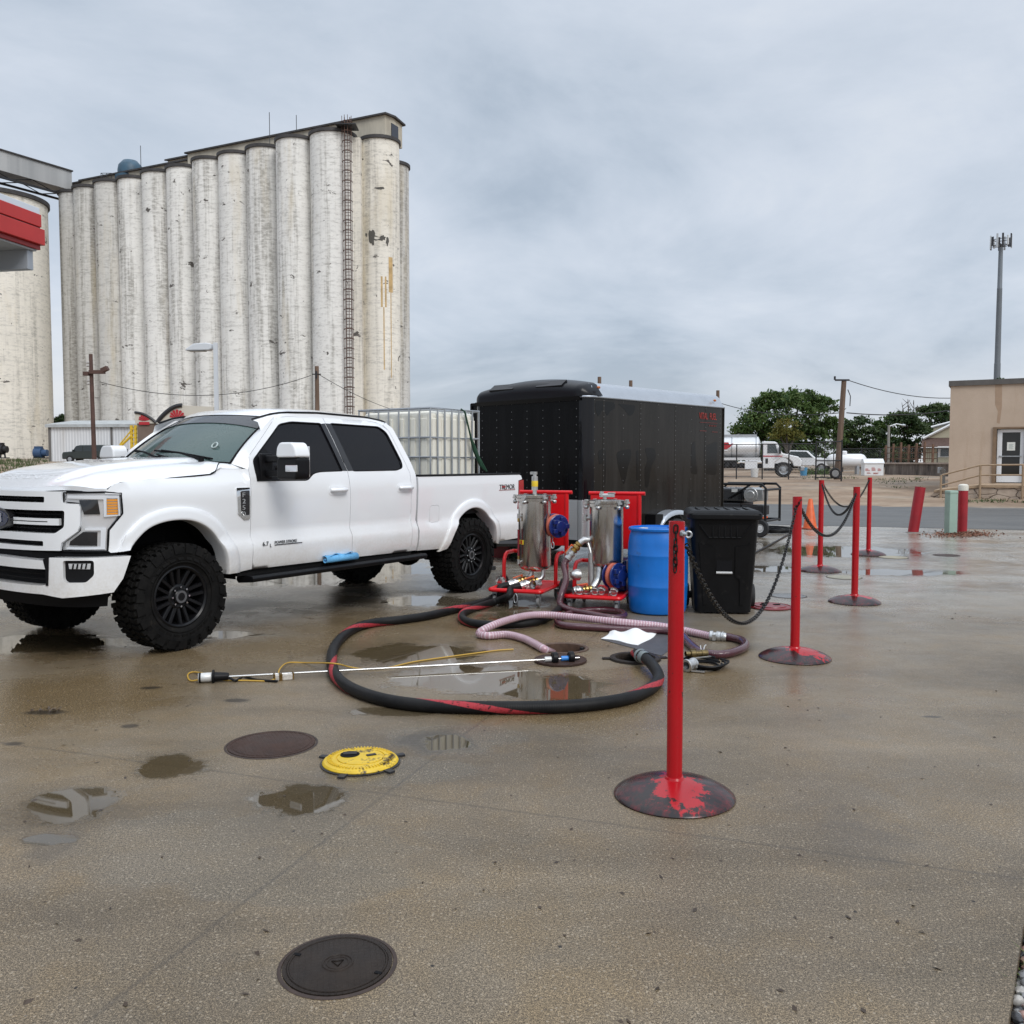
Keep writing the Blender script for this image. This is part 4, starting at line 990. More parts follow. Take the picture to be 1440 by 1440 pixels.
    mb = MB(); mb.bx(1.42, 2.3, -.08, -.06, Z(642), Z(631.5)); mb.build('pane', M_glassf, wf, smooth=False)
    D = 100; a = depth_at(1212, 655, D); g = land_z(a.x, D); k = D/FPX
    root = empty('grey_house', (a.x, D, g), R(6), 'low grey roofed house half hidden behind the cabinet and the trees', 'house')
    z1, z2 = EYE+(650-637)*k-g, EYE+(650-625)*k-g
    mb = MB(); mb.bx(0, 4.6, 0, 6, 0, z1); mb.build('wall', mat('grey_siding', (.13, .14, .155), .7, var=.1, vs=3), root, smooth=False)
    mb = MB(); mb.prism([(-.4, z1-.1), (3.4, z1-.1), (1.5, z2)], (0, -.3, 0), (1, 0, 0), (0, 0, 1), (0, 1, 0), 6.6); mb.prism([(2.8, z1-.1), (5.0, z1-.1), (4.2, z2+.2), (3.2, z2+.2)], (0, .4, 0), (1, 0, 0), (0, 0, 1), (0, 1, 0), 6.6); mb.build('roof', Mgr, root, smooth=False)
    mb = MB(); mb.tube([(-.4, -.35, z1), (1.5, -.35, z2)], .09, 4); mb.tube([(1.5, -.35, z2), (3.4, -.35, z1)], .09, 4); mb.build('trim', Mwt, root, smooth=False)
    # buckets
    for (u, v, D, c, l) in ((1061, 672, 62, (.62, .62, .6), 'white bucket on the dirt by the tanker truck'), (1130, 668, 66, (.06, .24, .42), 'blue bucket on the dirt behind the tanker wheel')):
        p = depth_at(u, v, D); root = empty('bucket', (p.x, D, land_z(p.x, D)), 0, l, 'bucket')
        mb = MB(); mb.lathe([(0, .02), (.22, .02), (.27, .62), (.25, .62), (.2, .06)], n=18); mb.build('shell', mat('bucket_'+('white' if c[0] > .5 else 'blue'), c, .5), root)
        mb = MB(); mb.tube([(math.cos(t)*.28, -.05, .58+math.sin(t)*-.2) for t in np.linspace(0, math.pi, 9)], .012, 5); mb.build('handle', M_galv, root)
build_yard_things()
def chain_link(mb, a, b, z0, z1, step=.16, r=.0028):
    L = (b-a).length; u = (b-a).normalized(); h = z1-z0; x = -h
    while x < L:
        for s in (1, -1):
            p0, p1 = (x, z0), (x+h, z1)
            if s < 0: p0, p1 = (x+h, z0), (x, z1)
            (xa, za), (xb, zb) = sorted((p0, p1))
            if xa < 0: za += (zb-za)*(0-xa)/(xb-xa); xa = 0
            if xb > L: zb = za+(zb-za)*(L-xa)/(xb-xa); xb = L
            if xb-xa > .02: mb.cyl(a+u*xa+V(0, 0, za), a+u*xb+V(0, 0, zb), r, n=3, caps=False)
        x += step
M_mesh = mat('fence_wire', (.14, .145, .15), .5, .4)
def build_fences():
    D = 54; a = depth_at(1147, 674, D); b = depth_at(1183, 675, D-2.5); g = land_z(a.x, D)
    root = empty('chain_link_gate', (a.x, a.y, g), 0, 'black framed chain link gate with a wheel, standing on the dirt across the road', 'gate')
    d = b-a; d.z = 0; L = d.length; u = d.normalized(); H = 2.25
    fr = MB(); o = V(0, 0, 0)
    for t in (0, .35, .7, 1): fr.cyl(u*L*t+V(0, 0, -.1 if t in (0, 1) else .15), u*L*t+V(0, 0, H+(.1 if t in (0, 1) else 0)), .045 if t in (0, 1) else .03, n=8)
    for z in (.15, 1.15, H): fr.cyl(V(0, 0, z), u*L+V(0, 0, z), .035, n=8)
    fr.build('frame', M_dkst, root)
    mb = MB(); chain_link(mb, V(0, 0, 0), u*L, .15, H, .13); mb.build('mesh', M_mesh, root)
    w = MB(); c = u*L*.75+V(-.02, -.12, .42); w.torus(c, (0, 1, 0), .26, .07, 18, 8); wo = w.build('wheel', M_tyre_far, root)
    w = MB(); w.cyl(c-V(0, .05, 0), c+V(0, .05, 0), .2, n=14); w.build('rim', M_galv, wo)
    def fence(a, b, n, H, lbl, rail_only=False):
        g = land_z(a.x, a.y); root = empty('chain_link_fence', (a.x, a.y, g), 0, lbl, 'fence', 'chain link fences of the yard')
        d = b-a; d.z = 0
        for i in range(n+1): mb = MB(); mb.cyl(d*(i/n)+V(0, 0, -.2), d*(i/n)+V(0, 0, H), .04, n=7); mb.build('post', M_galv if rail_only else M_dkst, root)
        mb = MB(); mb.cyl(V(0, 0, H-.03), d+V(0, 0, H-.03), .028, n=6); mb.build('rail', M_dkst, root)
        mb = MB(); chain_link(mb, V(0, 0, 0), d, .05, H, .2); mb.build('mesh', M_mesh, root)
    fence(depth_at(1000, 672, 57), depth_at(1147, 674, 54.3), 4, 2.2, 'chain link fence in front of the tanker truck, left of the gate')
    fence(depth_at(1185, 668, 77), depth_at(1345, 668, 74), 6, 2.0, 'chain link fence running behind the propane tank and the loading dock')
build_fences()
def build_tower():
    D = 170; p = depth_at(1400, 600, D); t = depth_at(1410.5, 336, D); g = land_z(p.x, D)
    root = empty('cell_tower', (p.x, D, g), 0, 'tall grey monopole cell tower with antennas, behind the tan building', 'tower')
    H = t.z-g; dx = depth_at(1400, 545, D).x
    lean = 0
    Mg = mat('tower_grey', (.155, .175, .195), .6, .2, var=.1, vs=.4)
    mb = MB(); mb.lathe([(.62, 0), (.56, H*.45), (.56, H*.452), (.52, H*.453), (.45, H*.78), (.47, H*.782), (.42, H*.785), (.36, H*.965), (.5, H*.968), (.5, H*.975)], n=18); mb.build('mast', Mg, root)
    mb = MB(); zc = H*.985
    for z in (zc-.6, zc+.5): mb.torus((0, 0, z), (0, 0, 1), 1.25, .07, 12, 5)
    for k in range(6):
        a = k*math.pi/3; mb.tube([(0, 0, zc-.9), (math.cos(a)*1.3, math.sin(a)*1.3, zc-.6), (math.cos(a)*1.75, math.sin(a)*1.75, zc-.5)], .06, 5)
    mb.build('platform', M_dkst, root)
    Mp = mat('antenna_white', (.50, .53, .55), .5)
    for k in range(12):
        a = k*math.pi/6+.2; r = 1.75; c = V(math.cos(a)*r, math.sin(a)*r, zc+.1); ht = 1.25 if k % 3 else .85
        mb = MB(); mb.box(c, (.16, .32, ht*2), a); mb.build('antenna', Mp if k % 2 else M_dkst, root, smooth=False)
build_tower()

# ------------------------------------------------------------------ tan building
def build_tan():
    a = depth_at(1333, 690, 41.5); an = R(-29); g = 0
    root = empty('tan_building', (a.x, a.y, g), an, 'flat roofed tan stucco building with a glass door, at the right edge', 'building')
    m, nt, b = newmat('tan_stucco'); b.inputs['Roughness'].default_value = .9; b.inputs['Specular IOR Level'].default_value = .2
    n1 = nnoise(nt, .6, 7, .65); n2 = nnoise(nt, 1.1, 6, .7, stretch=(2.2, 1, .22)); n3 = nnoise(nt, 22, 4, .6)
    c = nramp(nt, n1, [(.3, (.44, .345, .265)), (.7, (.53, .425, .335))]); c = nmix(nt, nramp(nt, n2, [(.56, 0), (.74, .4)]), c, (.36, .25, .17))
    nt.links.new(c, b.inputs['Base Color']); nbump(nt, n3, .4, .02, b)
    k = 41.5/FPX; H = EYE+106*k; W = 14; dp = 9
    # door opening from local geometry
    def lx(u, Y=None):
        # local x along the wall where the sight column u meets it
        d = V((u-720)/FPX, 1); e = V(math.cos(an), math.sin(an)); A = V(a.x, a.y)
        den = d.x*e.y-d.y*e.x; t = (A.x*e.y-A.y*e.x)/den; q = d*t-A; return q.dot(e), t
    x0, t0 = lx(1394); x1, t1 = lx(1443); kk = t0/FPX
    zt = EYE+49*kk; zb = EYE-29*kk
    mb = MB(); th = .28
    mb.bx(0, x0, 0, th, 0, H); mb.bx(x1, W, 0, th, 0, H); mb.bx(x0, x1, 0, th, zt, H); mb.bx(x0, x1, 0, th, 0, zb)
    mb.bx(0, th, th, dp, 0, H); mb.bx(W-th, W, th, dp, 0, H); mb.bx(th, W-th, dp-th, dp, 0, H); mb.build('wall', m, root, smooth=False)
    mb = MB(); mb.bx(-.08, W+.08, -.08, dp+.08, H, H+.24); mb.build('roof', mat('roof_flashing', (.10, .092, .085), .6, var=.2, vs=2), root, smooth=False)
    mb = MB(); mb.prism([(lx(1395)[0], H), (lx(1405)[0], H), (lx(1405.5)[0], H-1.0), (lx(1404)[0], H-1.5), (lx(1403)[0], zt+.15), (lx(1399)[0], zt+.2), (lx(1400)[0], H-1.2), (lx(1396)[0], H-.9)], (0, -.004, 0), (1, 0, 0), (0, 0, 1), (0, 1, 0), .003)
    mb.build('wall_stain', mat('stain_brown', (.375, .265, .185), .9, var=.1, vs=3), root, smooth=False)
    # brown reveal, door
    Mt = mat('brown_trim', (.20, .135, .085), .8, var=.2, vs=4)
    mb = MB(); mb.bx(x0, x0+.16, -.05, .22, zb, zt); mb.bx(x1-.1, x1, -.05, .22, zb, zt); mb.bx(x0+.16, x1-.1, -.05, .22, zt-.08, zt); mb.build('door_trim', Mt, root, smooth=False)
    dw = MB(); fx0, fx1 = x0+.18, x1-.12; Mf = mat('white_door_frame', (.72, .74, .76), .35)
    dw.bx(fx0, fx0+.2, .1, .17, zb+.03, zt-.1); dw.bx(fx1-.16, fx1, .1, .17, zb+.03, zt-.1); dw.bx(fx0+.2, fx1-.16, .1, .17, zt-.24, zt-.1); dw.bx(fx0+.2, fx1-.16, .1, .17, zb+.03, zb+.32)
    d = dw.build('door', Mf, root, smooth=False, bevel=.008)
    mb = MB(); mb.bx(fx0+.2, fx1-.16, .125, .14, zb+.32, zt-.24); mb.build('pane', mat('dark_door_glass', (.018, .019, .018), .05), d, smooth=False)
    mb = MB(); mb.bx(fx0+.1, fx1-.1, .05, .085, zb+1.18, zb+1.22); mb.bx(fx0+.1, fx0+.13, .05, .1, zb+1.17, zb+1.23); mb.build('handle', M_galv, d, smooth=False)
    mb = MB(); cx = (fx0+fx1)/2+.02; mb.bx(cx-.16, cx+.16, .112, .124, zt-1.05, zt-.68); nb = mb.build('notice', mat('paper_white', (.70, .72, .68), .7), d, smooth=False)
    mb = MB()
    for i in range(5): mb.bx(cx-.09, cx+.09-.03*(i % 2), .108, .112, zt-.78-i*.05, zt-.765-i*.05)
    mb.build('lettering', mat('faint_ink', (.25, .32, .30), .7), nb, smooth=False)
    # rubble ramp below the door with a pipe railing
    p0 = V(*(Matrix.Rotation(-an, 3, 'Z') @ (depth_at(1340, 700, 37.0)-V(a.x, a.y, 0))))
    r2 = empty('stone_ramp', (a.x, a.y, 0), an, 'low cracked stone ramp with a landing in front of the glass door', 'ramp')
    ms, nts, bs = newmat('rubble_stone'); bs.inputs['Roughness'].default_value = .9
    v = nts.nodes.new('ShaderNodeTexVoronoi'); v.feature = 'DISTANCE_TO_EDGE'; v.inputs['Scale'].default_value = 2.0
    tc = nts.nodes.new('ShaderNodeTexCoord'); mp = nts.nodes.new('ShaderNodeMapping'); mp.inputs['Scale'].default_value = (.9, 1, 2.2); nts.links.new(tc.outputs['Object'], mp.inputs[0])
    nd = nts.nodes.new('ShaderNodeTexNoise'); nd.inputs['Scale'].default_value = 2.5; nts.links.new(mp.outputs[0], nd.inputs[0]); nts.links.new(nmix(nts, .16, mp.outputs[0], nd.outputs['Color']), v.inputs['Vector'])
    cs = nramp(nts, nnoise(nts, 2.2, 7, .7), [(.3, (.33, .26, .20)), (.7, (.50, .41, .33))]); nts.links.new(nmix(nts, nramp(nts, v.outputs['Distance'], [(.012, 1), (.03, 0)]), cs, (.10, .07, .055)), bs.inputs['Base Color']); nbump(nts, nramp(nts, v.outputs['Distance'], [(0, 0), (.06, 1)]), .7, .05, bs)
    yb = -3.6; kf = 37.0/FPX; zl = zb-.12
    xA, xB = x0-2.3, x0-.35
    mb = MB(); mb.prism([(xA, 0), (W, 0), (W, zl), (xB, zl), (xA+.2, .28)], (0, yb, 0), (1, 0, 0), (0, 0, 1), (0, 1, 0), -yb-.002); mb.build('foundation', ms, r2, smooth=False)
    mb = MB(); mb.prism([(xA+.2, .28), (xB, zl), (W, zl), (W, zl+.1), (xB-.03, zl+.1), (xA+.2, .36)], (0, yb-.06, 0), (1, 0, 0), (0, 0, 1), (0, 1, 0), -yb-.0+.05); mb.build('landing', mat('landing_tan', (.36, .26, .17), .85, var=.2, vs=3), r2, smooth=False)
    Mr = mat('tan_pipe', (.33, .235, .15), .6, var=.2, vs=5)
    r3 = empty('pipe_railing', (a.x, a.y, 0), an, 'tan pipe railing along the stone ramp and landing', 'railing')
    def lxr(u, yy):
        d = V((u-720)/FPX, 1); e = V(math.cos(an), math.sin(an)); nn = V(-math.sin(an), math.cos(an)); A = V(a.x, a.y)+nn*yy
        den = d.x*e.y-d.y*e.x; t = (A.x*e.y-A.y*e.x)/den; return (d*t-A).dot(e), t
    yr = yb-.12; mb = MB(); pts = []
    for (u, vv) in ((1324, 668), (1378, 654), (1440, 653.5)): x, t = lxr(u, yr); pts.append(V(x, yr, EYE+(650-vv)*t/FPX))
    pts.append(pts[-1]+V(3, 0, 0)); mb.tube(pts, .035, 8)
    pts2 = []
    for (u, vv) in ((1325, 682), (1378, 668), (1440, 668)): x, t = lxr(u, yr); pts2.append(V(x, yr, EYE+(650-vv)*t/FPX))
    pts2.append(pts2[-1]+V(3, 0, 0)); mb.tube(pts2, .035, 8); mb.build('rail', Mr, r3)
    for u in (1323, 1378, 1438):
        x, t = lxr(u, yr); i = 0 if u < 1330 else 1; mb = MB(); mb.cyl((x, yr, 0), (x, yr, pts[i].z), .045, n=8); mb.build('post', Mr, r3)
    # grey pipe post at the building corner
    p = depth_at(1325, 694, 44.5); rt = empty('gas_meter_post', (p.x, p.y, land_z(p.x, p.y)), 0, 'pale grey post with a meter box at the left corner of the tan building', 'meter post')
    mb = MB(); z = EYE+(650-660)*44.5/FPX-land_z(p.x, p.y)
    mb.box((0, 0, z/2), (.2, .16, z)); mb.build('post', mat('post_grey', (.38, .40, .40), .6), rt, smooth=False, bevel=.02)
    mb = MB(); mb.box((-.14, -.05, z-.05), (.22, .2, .3)); mb.cyl((-.14, -.15, z), (-.14, -.2, z), .08, n=12); mb.build('meter', M_galv, rt, smooth=False, bevel=.02)
build_tan()
# ------------------------------------------------------------------ the white pickup
TR_O, TR_A = V(-3.579, 7.975, 0), R(-123.806)
_t = np.linspace(0, math.pi/2, 401)
_px = np.concatenate([.30+.64*np.abs(np.cos(_t))**(2/3.2), [-7.0]]); _py = np.concatenate([np.abs(np.sin(_t))**(2/3.2), [1.0]])
_S = np.concatenate([[0], np.cumsum(np.hypot(np.diff(_px), np.diff(_py)))]); S0 = float(_S[400])
def plan(s):
    a = abs(s); x = float(np.interp(a, _S, _px)); y = float(np.interp(a, _S, _py))
    x2, y2 = float(np.interp(a+.012, _S, _px)), float(np.interp(a+.012, _S, _py)); a0 = max(a-.012, 0)
    x1, y1 = float(np.interp(a0, _S, _px)), float(np.interp(a0, _S, _py))
    if a < .012: nx, ny = 1.0, 0.0
    else:
        l = math.hypot(x2-x1, y2-y1); nx, ny = (y2-y1)/l, -(x2-x1)/l
    return (x, y, nx, ny) if s >= 0 else (x, -y, nx, -ny)
def sx(x): return S0+.30-x if x <= .3 else float(np.interp(-x, -_px[::1], _S))
def body_in(z, x):
    """how far the flank lies inside the plan outline at a height"""
    d = interp(z, [.50, .56, .62, .78, .84, .885, 1.1, 1.30, 1.40, 1.46, 1.60, 1.80, 1.95, 2.05], [.07, .035, .008, -.010, -.004, .032, .013, .006, .014, .028, .075, .148, .208, .26])
    if x > -.75 and z > 1.28: d += .05*min(1, (z-1.28)/.17)**2
    return d
def surf(s, z, off=0.0, front=False):
    x, y, nx, ny = plan(s); d = off-(0 if front else body_in(z, x)*(1 if abs(s) > 1.2 else .3))
    return V(x+nx*d, y+ny*d, z)
def panel(name, poly, m, parent, holes=(), off=0.0, thick=.03, res=.07, mirror=False, front=False, sidex=True, mb=None, smooth=True):
    """a body panel cut from the flank (x, z) or from the nose (s, z)"""
    cv = (lambda p: (sx(p[0]), p[1])) if sidex else (lambda p: p)
    P, T, B = flat_mesh([cv(p) for p in poly], [[cv(p) for p in h] for h in holes], res)
    own = mb is None; mb = mb or MB()
    f = (lambda q: V(q.x, -q.y, q.z)) if mirror else (lambda q: q)
    out = [f(surf(s, z, off, front)) for s, z in P]; mb.add(out, T)
    for lp in B:
        n = len(lp); a = [f(surf(P[i][0], P[i][1], off, front)) for i in lp]; b = [f(surf(P[i][0], P[i][1], off-thick, front)) for i in lp]
        mb.add(a+b, [(i, (i+1) % n, n+(i+1) % n, n+i) for i in range(n)])
    if own: return build_open(mb, name, m, parent, smooth)
def build_open(mb, name, m, parent, smooth=True, angle=50):
    me = bpy.data.meshes.new(name); me.from_pydata(mb.v, [], mb.f); me.materials.append(m)
    bm = bmesh.new(); bm.from_mesh(me); bmesh.ops.remove_doubles(bm, verts=bm.verts, dist=1e-5); bmesh.ops.recalc_face_normals(bm, faces=bm.faces[:]); bm.to_mesh(me); bm.free()
    return link(me, name, parent, smooth, angle)
def rounded(poly, r, n=4):
    out = []; m = len(poly)
    for i in range(m):
        p, a, b = Vector(poly[i]), Vector(poly[i-1]), Vector(poly[(i+1) % m])
        u, w = (a-p), (b-p); k = min(r, u.length*.45, w.length*.45); u.normalize(); w.normalize()
        s, e = p+u*k, p+w*k
        for j in range(n+1):
            t = j/n; q = s*(1-t)**2+p*2*t*(1-t)+e*t*t; out.append((q.x, q.y))
    return out

def paint_material():
    m, nt, b = newmat('white_paint'); b.inputs['Roughness'].default_value = .32; b.inputs['Coat Weight'].default_value = 1; b.inputs['Coat Roughness'].default_value = .03
    tc = nt.nodes.new('ShaderNodeTexCoord'); sp = nt.nodes.new('ShaderNodeSeparateXYZ'); nt.links.new(tc.outputs['Object'], sp.inputs[0])
    low = nt.nodes.new('ShaderNodeMapRange'); low.inputs[1].default_value = .5; low.inputs[2].default_value = 1.0; low.inputs[3].default_value = .75; low.inputs[4].default_value = .0; nt.links.new(sp.outputs[2], low.inputs[0])
    n = nnoise(nt, 3.5, 7, .7); n2 = nnoise(nt, 40, 4, .7)
    g = nmath(nt, 'MULTIPLY', low.outputs[0], nramp(nt, nmath(nt, 'MULTIPLY_ADD', n2, .4, nmath(nt, 'MULTIPLY', n, .6)), [(.40, .25), (.68, 1)]))
    c = nmix(nt, g, (.83, .845, .86), (.50, .44, .36)); nt.links.new(c, b.inputs['Base Color'])
    v = nt.nodes.new('ShaderNodeTexVoronoi'); v.inputs['Scale'].default_value = 70; nt.links.new(tc.outputs['Object'], v.inputs['Vector'])
    geo = nt.nodes.new('ShaderNodeNewGeometry'); sg = nt.nodes.new('ShaderNodeSeparateXYZ'); nt.links.new(geo.outputs['Normal'], sg.inputs[0])
    up = nramp(nt, sg.outputs[2], [(.55, 0), (.9, 1)])
    beads = nmath(nt, 'MULTIPLY', nramp(nt, v.outputs['Distance'], [(.10, 1), (.32, 0)]), nmath(nt, 'MULTIPLY', up, nramp(nt, n, [(.35, 0), (.6, 1)])))
    bp = nt.nodes.new('ShaderNodeBump'); bp.inputs['Strength'].default_value = .45; bp.inputs['Distance'].default_value = .004
    nt.links.new(beads, bp.inputs['Height']); nt.links.new(bp.outputs[0], b.inputs['Coat Normal']); nt.links.new(bp.outputs[0], b.inputs['Normal'])
    return m
M_paint = paint_material()
def rainy_glass(name, col, rough, alpha, spec=.6):
    m, nt, b = newmat(name); b.inputs['Base Color'].default_value = (*col, 1); b.inputs['Roughness'].default_value = rough; b.inputs['Specular IOR Level'].default_value = spec
    tc = nt.nodes.new('ShaderNodeTexCoord'); mp = nt.nodes.new('ShaderNodeMapping'); mp.inputs['Scale'].default_value = (1, 1, .8); nt.links.new(tc.outputs['Object'], mp.inputs[0])
    h = None
    for sc_, lo, hi in ((95, .12, .30), (40, .08, .20)):
        v = nt.nodes.new('ShaderNodeTexVoronoi'); v.inputs['Scale'].default_value = sc_; nt.links.new(mp.outputs[0], v.inputs['Vector'])
        q = nramp(nt, v.outputs['Distance'], [(lo, 1), (hi, 0)]); s = nt.nodes.new('ShaderNodeSeparateColor'); nt.links.new(v.outputs['Color'], s.inputs[0])
        q = nmath(nt, 'MULTIPLY', q, nramp(nt, s.outputs[0], [(.45, 0), (.5, 1)])); h = q if h is None else nmath(nt, 'ADD', h, q)
    nbump(nt, h, .5, .004, b)
    if alpha < 1:
        t = nt.nodes.new('ShaderNodeBsdfTransparent'); t.inputs[0].default_value = (.62, .74, .72, 1)
        gl = nt.nodes.new('ShaderNodeBsdfGlossy'); gl.inputs['Roughness'].default_value = .05; bp = [n for n in nt.nodes if n.type == 'BUMP'][0]; nt.links.new(bp.outputs[0], gl.inputs['Normal'])
        fr = nt.nodes.new('ShaderNodeFresnel'); fr.inputs[0].default_value = 1.6; nt.links.new(bp.outputs[0], fr.inputs['Normal'])
        mx = nt.nodes.new('ShaderNodeMixShader'); mx.inputs[0].default_value = alpha; nt.links.new(t.outputs[0], mx.inputs[1]); nt.links.new(b.outputs[0], mx.inputs[2])
        nt.links.new(mx.outputs[0], nt.nodes['Material Output'].inputs[0])
    return m
M_wind = rainy_glass('rainy_windscreen', (.085, .135, .127), .08, .78)
M_tint = rainy_glass('tinted_side_glass', (.006, .006, .008), .04, 1, .3); M_band = rainy_glass('sun_band', (.020, .024, .030), .10, 1)
M_blk = mat('black_plastic', (.006, .006, .007), .42, spec=.2, bump=.1, bs=300); M_blkm = mat('matt_black', (.005, .005, .006), .8, spec=.2); M_gloss = mat('gloss_black', (.008, .008, .010), .12, coat=.6)
M_chr = mat('chrome', (.78, .79, .80), .10, 1.0); M_under = mat('underbody_black', (.006, .006, .006), .75, spec=.2, var=.5, vs=8)
def tyre_material():
    m, nt, b = newmat('tyre_rubber'); b.inputs['Roughness'].default_value = .62; b.inputs['Specular IOR Level'].default_value = .09
    n = nnoise(nt, 9, 6, .7); nt.links.new(nramp(nt, n, [(.35, (.006, .006, .006)), (.6, (.012, .0115, .011)), (.75, (.030, .026, .020))]), b.inputs['Base Color']); nbump(nt, nnoise(nt, 120, 3, .6), .15, .004, b); return m
M_tyre = tyre_material(); M_rimk = mat('black_alloy', (.007, .007, .008), .33, .1, coat=.05, spec=.25, var=.3, vs=8)
M_amber = mat('amber_lens', (.75, .30, .03), .25, coat=.5); M_lens = mat('lamp_silver', (.72, .74, .77), .14, .5); M_lampw = mat('lamp_white', (.66, .68, .71), .15, coat=.6); M_redl = mat('red_lens', (.38, .01, .012), .15, coat=.6)

def make_wheel(parent, x, y, s, front=False):
    """all-terrain tyre on a black multi-spoke rim; s = +1 outer face to the left"""
    r, w = .445, .31; c = V(x, y, r)
    mb = MB(); prof = [(.232, -.105), (.245, -.125), (.30, -.150), (.36, -.157), (.405, -.150), (.424, -.135), (.430, -.06), (.431, .06), (.424, .135), (.405, .150), (.36, .157), (.30, .150), (.245, .125), (.232, .105)]
    mb.lathe(prof, c, (0, 1, 0), 64, close=True)
    def pt(a, rad, h): return c+V(math.cos(a)*rad, h, math.sin(a)*rad)
    def block(a0, a1, h0, h1, r0, r1, sk=0):
        q = []
        for rr in (r0, r1):
            k = .0 if rr == r0 else .006
            q += [pt(a0+k, rr, h0+k), pt(a1-k, rr, h0+k), pt(a1-k+sk, rr, h1-k), pt(a0+k+sk, rr, h1-k)]
        mb.add(q, [(0, 1, 2, 3), (4, 7, 6, 5), (0, 4, 5, 1), (1, 5, 6, 2), (2, 6, 7, 3), (3, 7, 4, 0)])
    n = 46
    for i in range(n):
        a = 2*math.pi*i/n; d = 2*math.pi/n
        for sg in (-1, 1):
            o = 0 if i % 2 else .012
            block(a+.1*d, a+.80*d, sg*.100, sg*(.158-o), .415, .447, sg*.02)                       # shoulder lugs
            if i % 2 == 0: block(a+.05*d, a+.85*d+d*.5, sg*.150, sg*(.166), .365, .432)             # side biters
            else: block(a+.1*d, a+.55*d, sg*.150, sg*(.163), .385, .425)
            block(a+.25*d, a+.95*d, sg*.045, sg*.092, .425, .446, -sg*.03)
        block(a+.0*d, a+.70*d, -.035, .035, .425, .446, .05)
    # raised lettering ring on the wall
    for sg in (-1, 1):
        for i in range(26):
            if i % 13 in (0, 1, 12): continue
            a = 2*math.pi*i/26; block(a, a+.17, sg*.150, sg*.1585, .312, .345)
        mb.torus(c+V(0, sg*.153, 0), (0, 1, 0), .292, .005, 56, 5); mb.torus(c+V(0, sg*.156, 0), (0, 1, 0), .362, .004, 56, 5)
    wh = bpy.data.objects.new('wheel', None); COL.objects.link(wh); wh.parent = parent
    t = mb.build('tyre', M_tyre, wh, smooth=True, angle=30)
    rb = MB(); rb.lathe([(.250, s*.125), (.258, s*.133), (.246, s*.138), (.232, s*.125), (.222, s*.06), (.215, -s*.06), (.232, -s*.12)], c, (0, 1, 0), 56)
    rb.lathe([(.0, s*.015), (.20, s*.010), (.222, s*.0)], c, (0, 1, 0), 40)                            # dark disc behind the spokes
    f = s*.112
    for i in range(8):
        a = 2*math.pi*i/8+.2
        for k in (-1, 1):
            a0 = a+k*.16; a1 = a+k*.235
            ra, rbb = .085, .238
            p0, p1 = pt(a0-k*.05, ra, f-s*.012), pt(a1, rbb, f+s*.006)
            u = (p1-p0).normalized(); tt = u.cross(V(0, s, 0)).normalized()
            q = []
            for hh, wd in ((f-s*.045, .017), (f-s*.010, .017), (f, .010)):
                dy = hh-f
                q += [p0+tt*wd+V(0, dy, 0), p0-tt*wd+V(0, dy, 0), p1-tt*wd*.95+V(0, dy, 0), p1+tt*wd*.95+V(0, dy, 0)]
            rb.add(q, [(0, 1, 5, 4), (1, 2, 6, 5), (2, 3, 7, 6), (3, 0, 4, 7), (4, 5, 9, 8), (5, 6, 10, 9), (6, 7, 11, 10), (7, 4, 8, 11), (8, 9, 10, 11), (3, 2, 1, 0)])
    rb.lathe([(.105, f-s*.045), (.103, f-s*.012), (.090, f-s*.004), (.060, f-s*.004), (.058, f+s*.012), (.045, f+s*.022), (0, f+s*.022)], c, (0, 1, 0), 36)
    ri = rb.build('rim', M_rimk, wh, angle=28)
    lb = MB()
    for i in range(8):
        p = pt(2*math.pi*i/8, .080, f-s*.006); lb.cyl(p, p+V(0, s*.026, 0), .0105, .008, n=6)
    lb.build('lug_nut', M_chr, wh); lb = MB()
    lb.lathe([(.052, f+s*.0215), (.052, f+s*.0245), (.034, f+s*.0245), (.034, f+s*.0215)], c, (0, 1, 0), 24); lb.build('hub_cap', mat('cap_grey', (.16, .16, .165), .3, .6), wh)
    return wh

